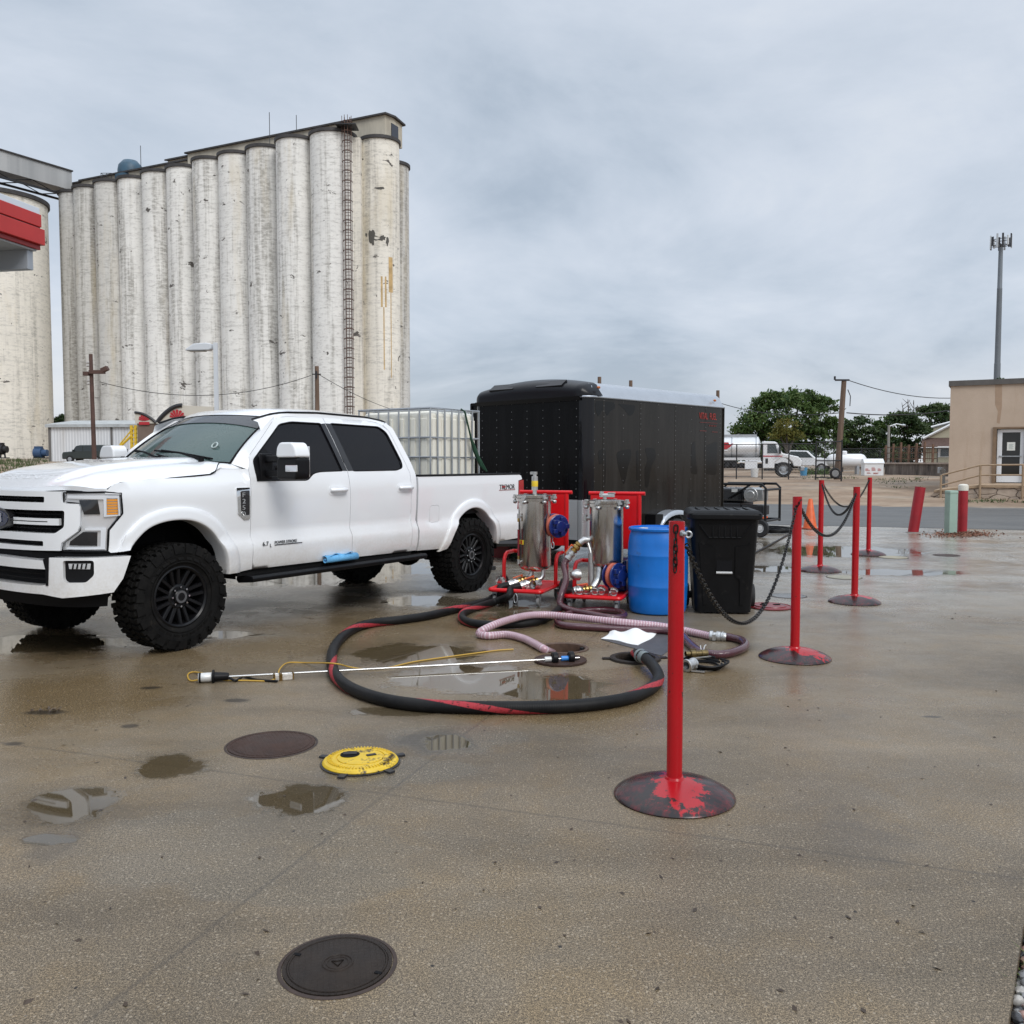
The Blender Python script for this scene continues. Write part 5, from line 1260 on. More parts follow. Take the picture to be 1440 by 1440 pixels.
def hood_z(x, y, ye):
    zc = interp(x, [-.62, -.3, 0, .3, .5, .7, .84, .95], [1.600, 1.585, 1.565, 1.535, 1.505, 1.455, 1.395, 1.34])
    ze = interp(x, [-.58, -.50, -.38, 0, .50, .58, .64, .80, .95], [1.56, 1.535, 1.462, 1.437, 1.404, 1.375, 1.338, 1.334, 1.33])
    t = min(1, abs(y)/ye); z = zc-(zc-ze)*t**4.2
    z += .018*sm(.60, .50, abs(y))*sm(.9, .55, x)*1.0 - .010*math.exp(-((abs(y)-.60)/.05)**2)*sm(.9, .5, x)
    return z
def build_truck():
    root = empty('pickup_truck', TR_O, TR_A, 'white crew cab pickup truck with black wheels, nose at the left edge', 'pickup')
    # ---- bonnet
    def hood(u, w):
        w = w*2-1; ye = interp(u, [0, .14, .3, .8, 1], [.79, .925, .93, .935, .955]); y = w*ye
        xr = -.44-.13*(y/.8)**2; xf = plan(interp(abs(y), _py, _S))[0]-.035
        x = xr+(xf-xr)*u
        return V(x, y, hood_z(x, y, ye))
    mb = MB(); nu, nv = 26, 44; mb.grid(hood, nu, nv)
    rim = [hood(1, j/nv) for j in range(nv+1)]; mb.add(rim+[q+V(-.012, 0, -.035) for q in rim], [(j, j+1, nv+2+j, nv+1+j) for j in range(nv)])
    hd = build_open(mb, 'bonnet', M_paint, root)
    # shut lines round the bonnet, and pressed lettering along its front
    mb = MB()
    for s in (0, 1): mb.tube([hood(i/nu, s)+V(0, (-1 if s else 1)*-.004, -.006) for i in range(nu+1)], .006, 5)
    mb.build('seal', M_blkm, hd)
    mb = MB(); word = 'SUPER DUTY'; text_mesh(mb, word, 1, (0, 0, 0), (1, 0, 0), (0, 1, 0), .004, align='CENTER')
    ws = max(q[0] for q in mb.v); sc_ = .60/ws; vs = []
    for q in mb.v:
        # lettering reads from in front of the truck: its right is the truck's left
        y = q[0]*sc_; xx = .78+.0*y - q[1]*.090-.10*(y/.8)**4
        vs.append((xx, y, hood_z(xx, y, .94)+.0015+q[2]*.5))
    m2 = MB(); m2.add(vs, mb.f); m2.build('lettering', M_paint, hd, smooth=False)
    for mir in (False, True):
        # ---- wings, with the shoulder rolling in under the bonnet
        arch = [(.50, .86), (.455, .87), (.40, .945), (.30, 1.035), (.16, 1.078), (0, 1.088), (-.14, 1.07), (-.28, 1.005), (-.385, .90), (-.45, .77), (-.475, .65), (-.478, .585)]
        top = [(-.745, 1.50), (-.50, 1.50), (-.38, 1.462), (-.2, 1.449), (0, 1.437), (.25, 1.42), (.45, 1.408), (.56, 1.392), (.62, 1.345), (.63, 1.318)]
        panel('wing', [(-.751, .60)]+[(-.751, 1.50)]+top[1:]+[(.51, 1.31), (.505, 1.165), (.60, 1.045), (.62, .88), (.60, .86)]+arch[:]+[(-.60, .585)], M_paint, root, mirror=mir, thick=.05, res=.06)
        def flare(inner, outer, n=36):
            def rs(pl):
                L = [0]
                for a, b in zip(pl, pl[1:]): L.append(L[-1]+math.dist(a, b))
                t = np.linspace(0, L[-1], n); return list(zip(np.interp(t, L, [p[0] for p in pl]), np.interp(t, L, [p[1] for p in pl])))
            # smooth the traced curves
            def sp(pl):
                for _ in range(2):
                    q = [pl[0]]
                    for a, b in zip(pl, pl[1:]): q += [(a[0]*.75+b[0]*.25, a[1]*.75+b[1]*.25), (a[0]*.25+b[0]*.75, a[1]*.25+b[1]*.75)]
                    pl = q+[pl[-1]]
                return rs(pl)
            I, O = sp(inner), sp(outer); mb = MB(); vs = []
            for (xi, zi), (xo, zo) in zip(I, O):
                for t, o in ((1.0, -.01), (1, .016), (.95, .024), (.6, .030), (.2, .036), (.06, .038), (0, .032), (-.02, -.02), (-.02, -.14)):
                    x = xi+(xo-xi)*max(t, 0); z = zi+(zo-zi)*max(t, 0); q = surf(sx(x), min(z, 1.25), o, False); vs.append((q.x, -q.y if mir else q.y, z))
            k = 9; mb.add(vs, [(i*k+j, (i+1)*k+j, (i+1)*k+j+1, i*k+j+1) for i in range(n-1) for j in range(k-1)])
            for e in (0, (n-1)*k): mb.add([vs[e+j] for j in range(k)], [tuple(range(k))])
            return mb
        fo = [(.545, .865), (.49, .99), (.36, 1.115), (.2, 1.175), (.05, 1.195), (-.13, 1.185), (-.30, 1.13), (-.44, 1.02), (-.545, .87), (-.60, .72), (-.615, .585)]
        build_open(flare(arch[1:], fo), 'wheel_flare', M_paint, root, angle=60)
        # ---- doors
        fw = rounded([(-.83, 1.395), (-1.44, 1.388), (-1.53, 1.452), (-1.62, 1.467), (-1.945, 1.473), (-1.815, 1.945), (-1.42, 1.947), (-1.26, 1.918), (-.83, 1.575)], .035)
        rw = rounded([(-2.065, 1.470), (-2.75, 1.473), (-2.855, 1.50), (-2.865, 1.56), (-2.755, 1.88), (-2.66, 1.94), (-1.925, 1.952)], .045)
        d1 = panel('door', [(-.757, .597), (-.757, 1.49), (-.80, 1.615), (-1.20, 1.955), (-1.27, 1.985), (-1.40, 1.998), (-1.862, 2.003), (-1.995, 1.472), (-2.015, 1.2), (-2.02, .592)], M_paint, root, [fw], mirror=mir, thick=.04)
        d2 = panel('door', [(-2.026, .592), (-2.021, 1.2), (-2.001, 1.472), (-1.868, 2.003), (-2.55, 2.000), (-2.70, 1.975), (-2.80, 1.90), (-2.92, 1.55), (-2.955, 1.44), (-2.965, 1.0), (-2.945, .60), (-2.93, .582)], M_paint, root, [rw], mirror=mir, thick=.04)
        for d, w in ((d1, fw), (d2, rw)):
            panel('window', w, M_tint, d, mirror=mir, off=-.014, thick=.004, res=.12)
            # rubber surround
            mb = MB(); lp = subdiv(w, .05); pts = [surf(sx(p[0]), p[1], -.004) for p in lp]
            mb.tube([V(p.x, -p.y if mir else p.y, p.z) for p in pts], .008, 5, closed=True); mb.build('window_seal', M_blkm, d)
        panel('pillar_trim', [(-1.80, 1.943), (-1.93, 1.475), (-1.992, 1.473), (-1.861, 1.95)], M_gloss, d1, mirror=mir, off=.004, thick=.02)
        panel('pillar_trim', [(-1.870, 1.95), (-2.003, 1.473), (-2.08, 1.474), (-1.945, 1.95)], M_gloss, d2, mirror=mir, off=.004, thick=.02)
        panel('mirror_mount', [(-.825, 1.39), (-1.05, 1.388), (-1.05, 1.62), (-.99, 1.70), (-.825, 1.565)], M_blk, d1, mirror=mir, off=.010, thick=.03)
        # handles
        for d, x in ((d1, -1.84), (d2, -2.86)):
            mb = MB(); q = rounded([(x-.125, 1.235), (x+.125, 1.235), (x+.125, 1.325), (x-.125, 1.325)], .03)
            panel('x', q, None, None, mirror=mir, off=.004, thick=.01, mb=mb, res=.1)
            p = [surf(sx(x+dx), 1.285, o) for dx, o in ((-.10, .01), (-.085, .035), (0, .045), (.085, .035), (.10, .01))]
            mb.tube([V(a.x, -a.y if mir else a.y, a.z) for a in p], .019, 8)
            build_open(mb, 'door_handle', M_paint, d)
        # ---- rear pillar of the cab, roof rail
        panel('rear_pillar', [(-2.936, .582), (-2.951, .60), (-2.971, 1.0), (-2.961, 1.44), (-2.926, 1.55), (-2.806, 1.90), (-2.74, 1.965), (-2.80, 1.985), (-2.88, 1.93), (-3.02, 1.55), (-3.052, 1.43), (-3.055, .582)], M_paint, root, mirror=mir, thick=.2, res=.08)
        # ---- bed side
        arch2 = [(-3.60, .56), (-3.645, .66), (-3.73, .80), (-3.85, .925), (-3.98, .995), (-4.12, 1.018), (-4.26, .995), (-4.40, .915), (-4.50, .80), (-4.555, .67), (-4.57, .56)]
        fu2 = [(-3.47, .53), (-3.54, .67), (-3.64, .85), (-3.80, 1.02), (-3.96, 1.10), (-4.12, 1.125), (-4.29, 1.10), (-4.46, 1.01), (-4.59, .87), (-4.66, .70), (-4.68, .53)]
        fuel = rounded([(-3.295, .875), (-3.295, 1.07), (-3.465, 1.07), (-3.475, .875)], .04)
        bs = panel('bed_side', [(-3.085, .575), (-3.085, 1.40), (-5.13, 1.40), (-5.17, 1.385), (-5.19, 1.34), (-5.10, 1.325), (-5.10, .95), (-5.225, .94), (-5.235, .62), (-5.15, .575)]+arch2[::-1], M_paint, root, [fuel], mirror=mir, thick=.06)
        panel('fuel_door', [(p[0]*.97+(-3.383)*.03, p[1]*.975+.973*.025) for p in fuel], M_paint, bs, mirror=mir, off=0, thick=.02)
        panel('tail_light', [(-5.106, 1.32), (-5.106, .955), (-5.225, .948), (-5.215, 1.33)], M_redl, root, mirror=mir, off=.006, thick=.1)
        build_open(flare(arch2, fu2), 'wheel_flare', M_paint, root, angle=60)
        sg = -1 if mir else 1
        mb = MB(); mb.bx(-5.16, -3.09, sg*.86, sg*.992, 1.398, 1.422); mb.build('rail_cap', M_blk, root, smooth=False, bevel=.006)
        mb = MB(); mb.bx(-3.083, -3.058, sg*.70, sg*.955, .60, 1.44); mb.build('cab_gap', M_blkm, root, smooth=False)
        # ---- running board with brackets
        mb = MB(); q = [(.83, .50), (.85, .545), (1.045, .545), (1.07, .525), (1.06, .49), (.86, .47)]
        mb.prism([(a*sg, b) for a, b in q], (-3.15, 0, 0), (0, 1, 0), (0, 0, 1), (1, 0, 0), 2.45)
        for x in (-1.0, -1.9, -2.8): mb.bx(x-.04, x+.04, sg*.6, sg*.87, .50, .60)
        mb.build('running_board', M_blk, root, smooth=False, bevel=.008)
        mb = MB(); mb.bx(-3.0, -.62, sg*.78, sg*.952, .545, .64); mb.build('sill', M_under, root, smooth=False)
        # ---- towing mirror
        mb = MB(); mb.prism([(p[0]*sg, p[1]) for p in rounded([(1.225, 1.405), (1.475, 1.405), (1.495, 1.45), (1.495, 1.60), (1.225, 1.60)], .03)], (-1.0, 0, 0), (0, 1, 0), (0, 0, 1), (1, 0, 0), .16)
        mm = mb.build('mirror', M_blk, root, smooth=False, bevel=.03, seg=3)
        mb = MB(); mb.prism([(p[0]*sg, p[1]) for p in rounded([(1.225, 1.602), (1.495, 1.602), (1.475, 1.68), (1.435, 1.735), (1.27, 1.735), (1.235, 1.69)], .03)], (-1.005, 0, 0), (0, 1, 0), (0, 0, 1), (1, 0, 0), .17)
        mb.build('mirror_cap', M_paint, mm, smooth=False, bevel=.03, seg=3)
        mb = MB()
        for z in (1.47, 1.60): mb.box((-.955, sg*1.09, z-.01), (.085, .34, .062))
        mb.box((-.94, sg*.975, 1.52), (.14, .04, .24)); mb.build('mirror_arm', M_blk, mm, smooth=False, bevel=.012)
        mb = MB(); mb.bx(-.90, -.836, sg*1.345, sg*1.488, 1.475, 1.535); mb.build('marker_lamp', M_lens, mm, smooth=False, bevel=.006)
        mb = MB(); mb.bx(-1.012, -1.004, sg*1.25, sg*1.47, 1.43, 1.70); mb.build('mirror_glass', M_chr, mm, smooth=False)
        # ---- roof edge moulding
        mb = MB(); pts = []
        for x in np.linspace(-1.02, -2.86, 20): pts.append(V(x, sg*roof_edge(x)[0], roof_edge(x)[1]+.004))
        mb.tube(pts, .011, 6); mb.build('roof_moulding', M_blk, root)
    # ---- roof, screen, pillars
    def screen(u, w):
        w = w*2-1; yb, yt = .835, .70
        b = V(-.40-.26*w*w, w*yb, 1.565-.02*w*w); t = V(-1.10-.17*w*w, w*yt, 2.012-.030*w*w)
        return b.lerp(t, u)+V(.10*u*(1-u), 0, .085*u*(1-u))
    def roof(u, w):
        ws_ = w
        w = w*2-1; xf = -1.10; x = (xf-.12*w*w*1.0+.12*w**2*0)+(-2.86-xf)*u
        x = interp(u, [0, 1], [-1.095-.17*w*w, -2.88+.05*w*w])
        ye, ze = roof_edge(x); zc = interp(x, [-2.95, -2.8, -2.4, -1.9, -1.5, -1.3, -1.18, -1.09], [2.035, 2.065, 2.10, 2.115, 2.105, 2.085, 2.055, 2.018])
        a = abs(w); q = V(x, w*ye, zc-(zc-ze)*(.35*a**2+.65*a**6)); return screen(1, ws_).lerp(q, sm(-.05, .11, u)) if u > 0 else screen(1, ws_)+V(.004, 0, .012)
    mb = MB(); mb.grid(roof, 20, 24); 
    for s in (-1, 1):   # cant rails between the roof and the door tops
        vs = []
        for i in range(25):
            x = -1.02-1.86*i/24; ye, ze = roof_edge(x); t = surf(sx(x), 2.0, .0)
            zt = interp(x, [-2.95, -2.80, -2.70, -2.55, -1.40, -1.27, -1.2], [1.86, 1.91, 1.98, 2.003, 2.001, 1.988, 1.958]) if x < -1.2 else interp(x, [-1.2, -1.0], [1.958, 1.79])
            b = surf(sx(x), zt, -.004); m_ = V(x, (ye*.45+b.y*.55), ze*.55+max(b.z, 1.9)*.45+.004)
            for q in (V(x, ye, ze), m_, b): vs.append((q.x, s*q.y, q.z))
        mb.add(vs, [(i*3+j, (i+1)*3+j, (i+1)*3+j+1, i*3+j+1) for i in range(24) for j in range(2)])
    build_open(mb, 'roof', M_paint, root, angle=40)
    mb = MB(); mb.grid(screen, 14, 20); ws = build_open(mb, 'windscreen', M_wind, root)
    mb = MB(); mb.grid(lambda u, w: screen(interp(u, [0, 1], [.80-.10*abs(w*2-1)**3, 1]), w)+V(.005, 0, .006), 6, 20); build_open(mb, 'sun_band', M_band, ws)
    mb = MB(); lo = [screen(0, j/20) for j in range(21)]; mb.tube([q+V(.0, 0, .004) for q in lo], .014, 6)
    for e in (0, 1): mb.tube([screen(i/14, e)+V(.004, 0, .004) for i in range(15)], .011, 6)
    mb.build('screen_seal', M_blkm, ws)
    mb = MB(); cn = screen(.30, .86)+V(.012, 0, .010); mb.torus(cn, (.8, .1, .62), .030, .008, 18, 5); mb.build('sticker', mat('sticker_pale', (.40, .47, .46), .6), ws)
    for s in (0, 1):    # A pillars: from the glass edge out to the door seam
        sg = 1 if s else -1; vs = []
        for i in range(15):
            u = i/14; a = screen(u, s)+V(.003, 0, .002); z = 1.50+(1.965-1.50)*u if u > 0 else 1.495
            xd = interp(z, [1.49, 1.615, 1.955, 1.985], [-.752, -.795, -1.195, -1.265])
            d = surf(sx(xd), z, -.002); d.y *= sg; m_ = a.lerp(d, .55)+V(.022, sg*.030, .022)*min(1, u*4)
            for q in (a, m_, d): vs.append(q)
        mb = MB(); mb.add(vs, [(i*3+j, (i+1)*3+j, (i+1)*3+j+1, i*3+j+1) for i in range(14) for j in range(2)])
        q = []
        for i in range(9):
            t = i/8; a = hood(.17*t, s)+V(0, 0, -.003); xf = -.745+.38*t; b = surf(sx(xf), interp(xf, [-.745, -.5, -.38, -.2], [1.502, 1.502, 1.464, 1.449]), -.001); b.y *= sg; q += [a, a.lerp(b, .5)+V(0, sg*.012, .008), b]
        mb.add(q, [(i*3+j, (i+1)*3+j, (i+1)*3+j+1, i*3+j+1) for i in range(8) for j in range(2)]); pa = screen(0, s); mb.add([pa, q[0], q[1], q[2]], [(0, 1, 2), (0, 2, 3)])
        build_open(mb, 'pillar', M_paint, root, angle=60)
    # cowl and wipers
    mb = MB(); mb.grid(lambda u, w: (hood(0, w)+V(-.005, 0, -.02)).lerp(screen(.0, w)+V(0, 0, -.02), u), 2, 20); mb.build('cowl', M_blk, root)
    for (w0, w1, u1) in ((.62, .24, .17), (.88, .56, .15)):
        mb = MB(); a = screen(.0, w0)+V(.05, 0, .03); b = screen(u1, w1)+V(.02, 0, .03); mb.tube([a, a.lerp(b, .45)+V(.02, 0, .02), b], [.013, .010, .006], 6)
        c0 = screen(.045, min(.97, w0+.03))+V(.014, 0, .016); c1 = screen(u1+.02, w1-.08)+V(.012, 0, .016); mid = c0.lerp(c1, .5)+V(.006, 0, .012); mb.tube([c0, mid, c1], .009, 5); mb.cyl(a-V(0, 0, .03), a+V(0, 0, .025), .025, n=10)
        mb.build('wiper', M_blkm, root)
    # back of the cab
    mb = MB(); mb.grid(lambda u, w: V(-3.03+.19*max(0, (.60+1.40*u-1.44)/.56), (w*2-1)*interp(.60+1.40*u, [.6, 1.42, 2.0], [.95, .96, .74]), .60+1.40*u), 8, 4); build_open(mb, 'cab_back', M_paint, root)
    mb = MB(); mb.prism([(-.68, 1.5), (.68, 1.5), (.6, 1.92), (-.6, 1.92)], (-2.98, 0, 0), (0, 1, 0), (.28, 0, .96), (-1, 0, 0), .0); 
    # ---- cabin insides: dash, seats
    mb = MB(); mb.bx(-1.15, -.62, -.78, .78, 1.25, 1.50); mb.torus((-1.22, .40, 1.47), (-.85, 0, .5), .18, .018, 20, 6)
    mb.bx(-3.0, -.62, -.92, .92, .60, .95)
    for y in (-.40, .40): mb.box((-1.85, y, 1.35), (.16, .50, .75), M=Matrix.Rotation(R(-14), 3, 'Y')); mb.box((-1.96, y, 1.80), (.12, .26, .20)); mb.box((-1.55, y, 1.02), (.55, .5, .18))
    mb.box((-2.75, 0, 1.4), (.16, 1.4, .8)); mb.build('cabin', mat('cabin_dark', (.016, .017, .018), .7), root, smooth=False, bevel=.03)
    # ---- nose: grille frame and openings (s, z)
    outer = [(-.758, 1.337), (0, 1.339), (.758, 1.337), (.765, 1.255), (.80, 1.245), (.885, 1.243), (.900, 1.22), (.894, 1.08), (.878, 1.035), (.775, .960), (.752, .945), (.742, .885), (0, .872), (-.742, .885), (-.752, .945), (-.775, .96), (-.878, 1.035), (-.894, 1.08), (-.90, 1.22), (-.885, 1.243), (-.80, 1.245), (-.765, 1.255)]
    h1 = rounded([(-.612, 1.297), (.612, 1.297), (.61, 1.252), (-.61, 1.252)], .012); h2 = rounded([(-.785, 1.192), (.785, 1.192), (.778, 1.065), (.70, 1.016), (-.70, 1.016), (-.778, 1.065)], .02); h3 = rounded([(-.588, .955), (.588, .955), (.588, .915), (-.588, .915)], .012)
    gp = panel('grille', outer, M_paint, root, [h1, h2, h3], off=.018, thick=.075, front=True, sidex=False, res=.09)
    mb = MB(); mb.grid(lambda u, w: surf((w*2-1)*.90, .80+.54*u, -.05, True), 6, 40)
    for k in range(28): 
        s = -.77+.055*k; mb.add([surf(s, 1.01, -.045, True), surf(s+.012, 1.01, -.03, True), surf(s+.012, 1.30, -.03, True), surf(s, 1.30, -.045, True)], [(0, 1, 2, 3)])
    for z in (1.05, 1.16, 1.275, .935): mb.tube([surf(s, z, -.035, True) for s in np.linspace(-.77, .77, 24)], .007, 5)
    build_open(mb, 'grille_mesh', M_blkm, gp)
    for sg in (-1, 1):
        mb = MB()
        for (z, s0, s1) in ((1.118, .20, .72), (1.088, .20, .72)):
            panel('x', [(s0*sg, z-.011), (s1*sg, z-.011), (s1*sg, z+.011), (s0*sg, z+.011)], None, None, off=.0, thick=.03, front=True, sidex=False, mb=mb, res=.1)
        panel('x', [(.62*sg, 1.078), (.725*sg, 1.078), (.725*sg, 1.128), (.62*sg, 1.128)], None, None, off=.002, thick=.03, front=True, sidex=False, mb=mb, res=.1)
        build_open(mb, 'grille_bar', M_paint, gp)
    # oval badge
    def oval(a, b, off, mbb, th=.02):
        p = [(a*math.cos(t), 1.115+b*math.sin(t)) for t in np.linspace(0, 2*math.pi, 37)[:-1]]
        panel('x', p, None, None, off=off, thick=th, front=True, sidex=False, mb=mbb, res=.05)
    mb = MB(); oval(.205, .088, .030, mb, .06); bd = build_open(mb, 'badge', M_gloss, gp)
    mb = MB(); oval(.180, .070, .034, mb); build_open(mb, 'badge_oval', mat('badge_blue', (.008, .016, .055), .2, coat=.8), bd)
    mb = MB(); text_mesh(mb, 'Ford', .105, (.982, -.0, 1.088), (0, 1, 0), (0, 0, 1), .006, align='CENTER'); mb.build('lettering', M_lens, bd, smooth=False)
    # ---- headlights
    for mir in (False, True):
        k = dict(front=True, sidex=False, mirror=mir)
        hl = panel('headlight', [(.772, 1.322), (1.08, 1.325), (1.190, 1.312), (1.196, 1.165), (1.088, 1.040), (1.076, .878), (.748, .890), (.76, .945), (.89, 1.035), (.905, 1.22), (.885, 1.25), (.775, 1.26)], M_lens, root, off=-.022, thick=.05, **k)
        panel('projector', [(.885, 1.272), (1.02, 1.272), (1.035, 1.16), (.920, 1.160)], M_gloss, hl, off=-.006, thick=.03, **k)
        panel('projector', [(.91, 1.028), (1.012, 1.024), (1.008, .918), (.80, .925), (.81, .955)], M_gloss, hl, off=-.006, thick=.03, **k)
        panel('daylight_strip', [(.80, 1.308), (1.175, 1.300), (1.182, 1.145), (1.06, 1.140), (1.06, 1.275), (.80, 1.285)], M_lampw, hl, [[(1.082, 1.283), (1.165, 1.280), (1.170, 1.152), (1.080, 1.152)]], off=-.002, thick=.025, res=.05, **k)
        panel('daylight_strip', [(.925, 1.055), (1.075, 1.055), (1.062, .89), (.78, .895), (.785, .910), (1.030, .908), (1.035, 1.036), (.922, 1.038)], M_lampw, hl, off=-.002, thick=.025, res=.05, **k)
        am = MB()
        for i in range(6):
            z0 = 1.155+i*.0208; panel('x', [(1.084, z0), (1.166, z0), (1.165, z0+.015), (1.084, z0+.015)], None, None, off=-.006, thick=.02, mb=am, res=.08, **k)
        build_open(am, 'indicator', M_amber, hl)
        # dark frame around it
        mb = MB(); lp = subdiv([(.768, 1.327), (1.08, 1.330), (1.196, 1.317), (1.202, 1.163), (1.094, 1.036), (1.082, .872), (.742, .884)], .05)
        pts = [surf(s, z, -.008, True) for s, z in lp]; mb.tube([V(p.x, -p.y if mir else p.y, p.z) for p in pts], .008, 5, closed=True); mb.build('lamp_seal', M_blkm, hl)
    # ---- bumper
    bo = [(-1.225, .832), (-.688, .836), (-.64, .812), (0, .822), (.64, .812), (.688, .836), (1.225, .832), (1.165, .66), (1.10, .560), (.78, .528), (.62, .552), (0, .556), (-.62, .552), (-.78, .528), (-1.10, .56), (-1.165, .66)]
    ho = rounded([(-.66, .745), (.66, .745), (.662, .628), (.60, .618), (-.60, .618), (-.662, .628)], .02)
    fg = lambda m: rounded([(m*.79, .815), (m*.985, .813), (m*.985, .70), (m*.935, .645), (m*.81, .645), (m*.79, .67)], .02)
    bp = panel('bumper', bo, M_paint, root, [ho, fg(1), fg(-1)], off=.065, thick=.12, front=True, sidex=False, res=.08)
    for m in (-1, 1):
        fl = panel('fog_lamp', fg(m), M_blk, bp, off=.035, thick=.05, front=True, sidex=False, res=.08)
        mb = MB(); panel('x', [(m*.82, .79), (m*.965, .788), (m*.96, .745), (m*.825, .750)], None, None, off=.048, thick=.02, front=True, sidex=False, mb=mb); build_open(mb, 'lamp_glass', M_lens, fl)
        mb = MB()
        for i in range(4): panel('x', [(m*(.85+i*.028), .788), (m*(.86+i*.028), .788), (m*(.853+i*.028), .75), (m*(.843+i*.028), .75)], None, None, off=.051, thick=.01, front=True, sidex=False, mb=mb)
        build_open(mb, 'lamp_louvre', M_blkm, fl)
        panel('bumper_gap_shade', [(m*.635, .822), (m*.684, .838), (m*.672, .62), (m*.655, .62), (m*.655, .745)], M_blkm, bp, off=.072, thick=.03, front=True, sidex=False)  # proud black panel painting in the dark of the opening beside the bar
    mb = MB(); mb.grid(lambda u, w: surf((w*2-1)*1.16, .55+.31*u, -.03, True), 4, 40); 
    mb.grid(lambda u, w: surf((w*2-1)*1.08, .44+.12*u, .0-.05*(1-u), True), 2, 40)
    for z in (.66, .70): mb.tube([surf(s, z, -.01, True) for s in np.linspace(-.64, .64, 20)], .008, 5)
    build_open(mb, 'air_dam', M_blkm, root)
    # ---- badges on the flank
    for mir in (False, True):
        sg = -1 if mir else 1
        q = [(-.585, 1.335), (-.735, 1.335), (-.735, 1.055), (-.675, 1.050), (-.60, 1.11)]
        bg = panel('side_badge', rounded(q, .012), M_chr, root, mirror=mir, off=.014, thick=.02)
        panel('badge_inlay', rounded([(-.625, 1.305), (-.722, 1.31), (-.722, 1.09), (-.672, 1.09), (-.635, 1.13)], .01), M_gloss, bg, mirror=mir, off=.018, thick=.01)
        mb = MB()
        for i, ch in enumerate('F250'):
            p = surf(sx(-.640 if not mir else -.712), 1.272-.056*i, .0185); ex = V(-1, 0, 0) if not mir else V(1, 0, 0)
            text_mesh(mb, ch, .058, (p.x, sg*p.y, p.z-.02), ex, (0, 0, 1), .003, sx=1.45)
        mb.build('lettering', M_chr, bg, smooth=False)
        mb = MB(); p = surf(sx(-.86), .795, .003); 
        if not mir:
            text_mesh(mb, '6.7', .058, (-.86, p.y, .800), (-1, 0, 0), (0, 0, 1), .004); text_mesh(mb, 'L', .045, (-.945, p.y, .785), (-1, 0, 0), (0, 0, 1), .004)
            text_mesh(mb, 'POWER STROKE', .040, (-1.0, p.y+.001, .810), (-1, 0, 0), (0, 0, 1), .004, sx=.92); mb.bx(-1.335, -1.0, p.y, p.y+.004, .797, .804)
            mb.build('lettering', M_gloss, root, smooth=False)
            mb = MB(); p = surf(sx(-4.80), 1.235, .002); text_mesh(mb, 'TREMOR', .088, (-4.665, p.y, 1.218), (-1, 0, 0), (0, 0, 1), .004, sx=1.0); mb.build('lettering', mat('decal_grey', (.03, .03, .033), .4), root, smooth=False)
            m2 = MB(); m2.bx(-5.02, -4.66, p.y, p.y+.003, 1.206, 1.212); m2.bx(-4.79, -4.72, p.y, p.y+.0055, 1.240, 1.262); m2.build('decal_stripe', mat('decal_red', (.30, .03, .03), .4), root, smooth=False)
    # ---- bed, tailgate, rear bumper
    mb = MB(); mb.bx(-5.16, -3.10, -.86, .86, .93, .96); mb.bx(-3.16, -3.10, -.90, .90, .60, 1.41)
    for s in (-1, 1): mb.bx(-5.16, -3.10, s*.86, s*.90, .94, 1.40); mb.bx(-4.6, -3.62, s*.60, s*.86, .95, 1.16)
    mb.build('bed', mat('bed_liner', (.014, .014, .015), .8), root, smooth=False)
    mb = MB(); mb.bx(-5.235, -5.165, -.90, .90, .92, 1.405); mb.build('tailgate', M_paint, root, smooth=False, bevel=.015)
    mb = MB(); mb.bx(-5.42, -5.24, -.93, .93, .58, .80); mb.build('rear_bumper', M_chr, root, smooth=False, bevel=.03, seg=3)
    mb = MB(); mb.bx(-5.5, -5.2, -.05, .05, .46, .56); mb.bx(-5.2, -4.9, -.5, .5, .48, .56); mb.build('tow_hitch', M_dkst, root, smooth=False)
    # ---- frame, axles, wheel houses
    mb = MB()
    for s in (-1, 1):
        mb.bx(-5.2, .75, s*.38, s*.48, .50, .66); mb.bx(-3.0, -.55, s*.5, s*.9, .585, .66)
        mb.cyl((-.0, s*.70, .445), (0, s*.45, .445), .10, n=12); mb.cyl((-4.06, s*.70, .445), (-4.06, s*.3, .445), .10, n=12)
        mb.cyl((-.12, s*.52, .45), (-.22, s*.46, 1.0), .035, n=8); mb.bx(-4.75, -3.4, s*.52, s*.60, .52, .60)
    mb.cyl((0, -.7, .445), (0, .7, .445), .055, n=12); mb.sphere((0, -.25, .44), .16, 14, 10); mb.cyl((-4.06, -.7, .445), (-4.06, .7, .445), .06, n=12); mb.sphere((-4.06, 0, .445), .19, 14, 10)
    mb.cyl((-4.0, 0, .47), (-1.2, 0, .58), .05, n=10); mb.bx(-1.6, .7, -.38, .38, .52, .9); mb.bx(-3.2, -2.0, -.8, -.45, .45, .64)
    mb.cyl((-3.3, -.42, .55), (-5.1, -.72, .52), .05, n=10); mb.bx(.45, .80, -.75, .75, .55, .62)
    mb.build('chassis', M_under, root, smooth=False)
    mb = MB()
    for (xc, r) in ((-.0, .60), (-4.10, .56)):
        for s in (-1, 1):
            vs = []; n = 18; zc = .52 if xc > -1 else .47
            for i in range(n+1):
                a = math.pi*i/n; x = xc+math.cos(a)*r; z = zc+math.sin(a)*r*(.98 if xc > -1 else 1.0)
                vs += [(x, s*.955, z), (x, s*.50, z)]
            mb.add(vs, [(2*i, 2*i+2, 2*i+3, 2*i+1) for i in range(n)]); mb.add([(xc-r, s*.50, .5), (xc+r, s*.5, .5)]+[(xc+math.cos(math.pi*i/n)*r, s*.5, zc+math.sin(math.pi*i/n)*r) for i in range(n+1)], [tuple(range(n+3))])
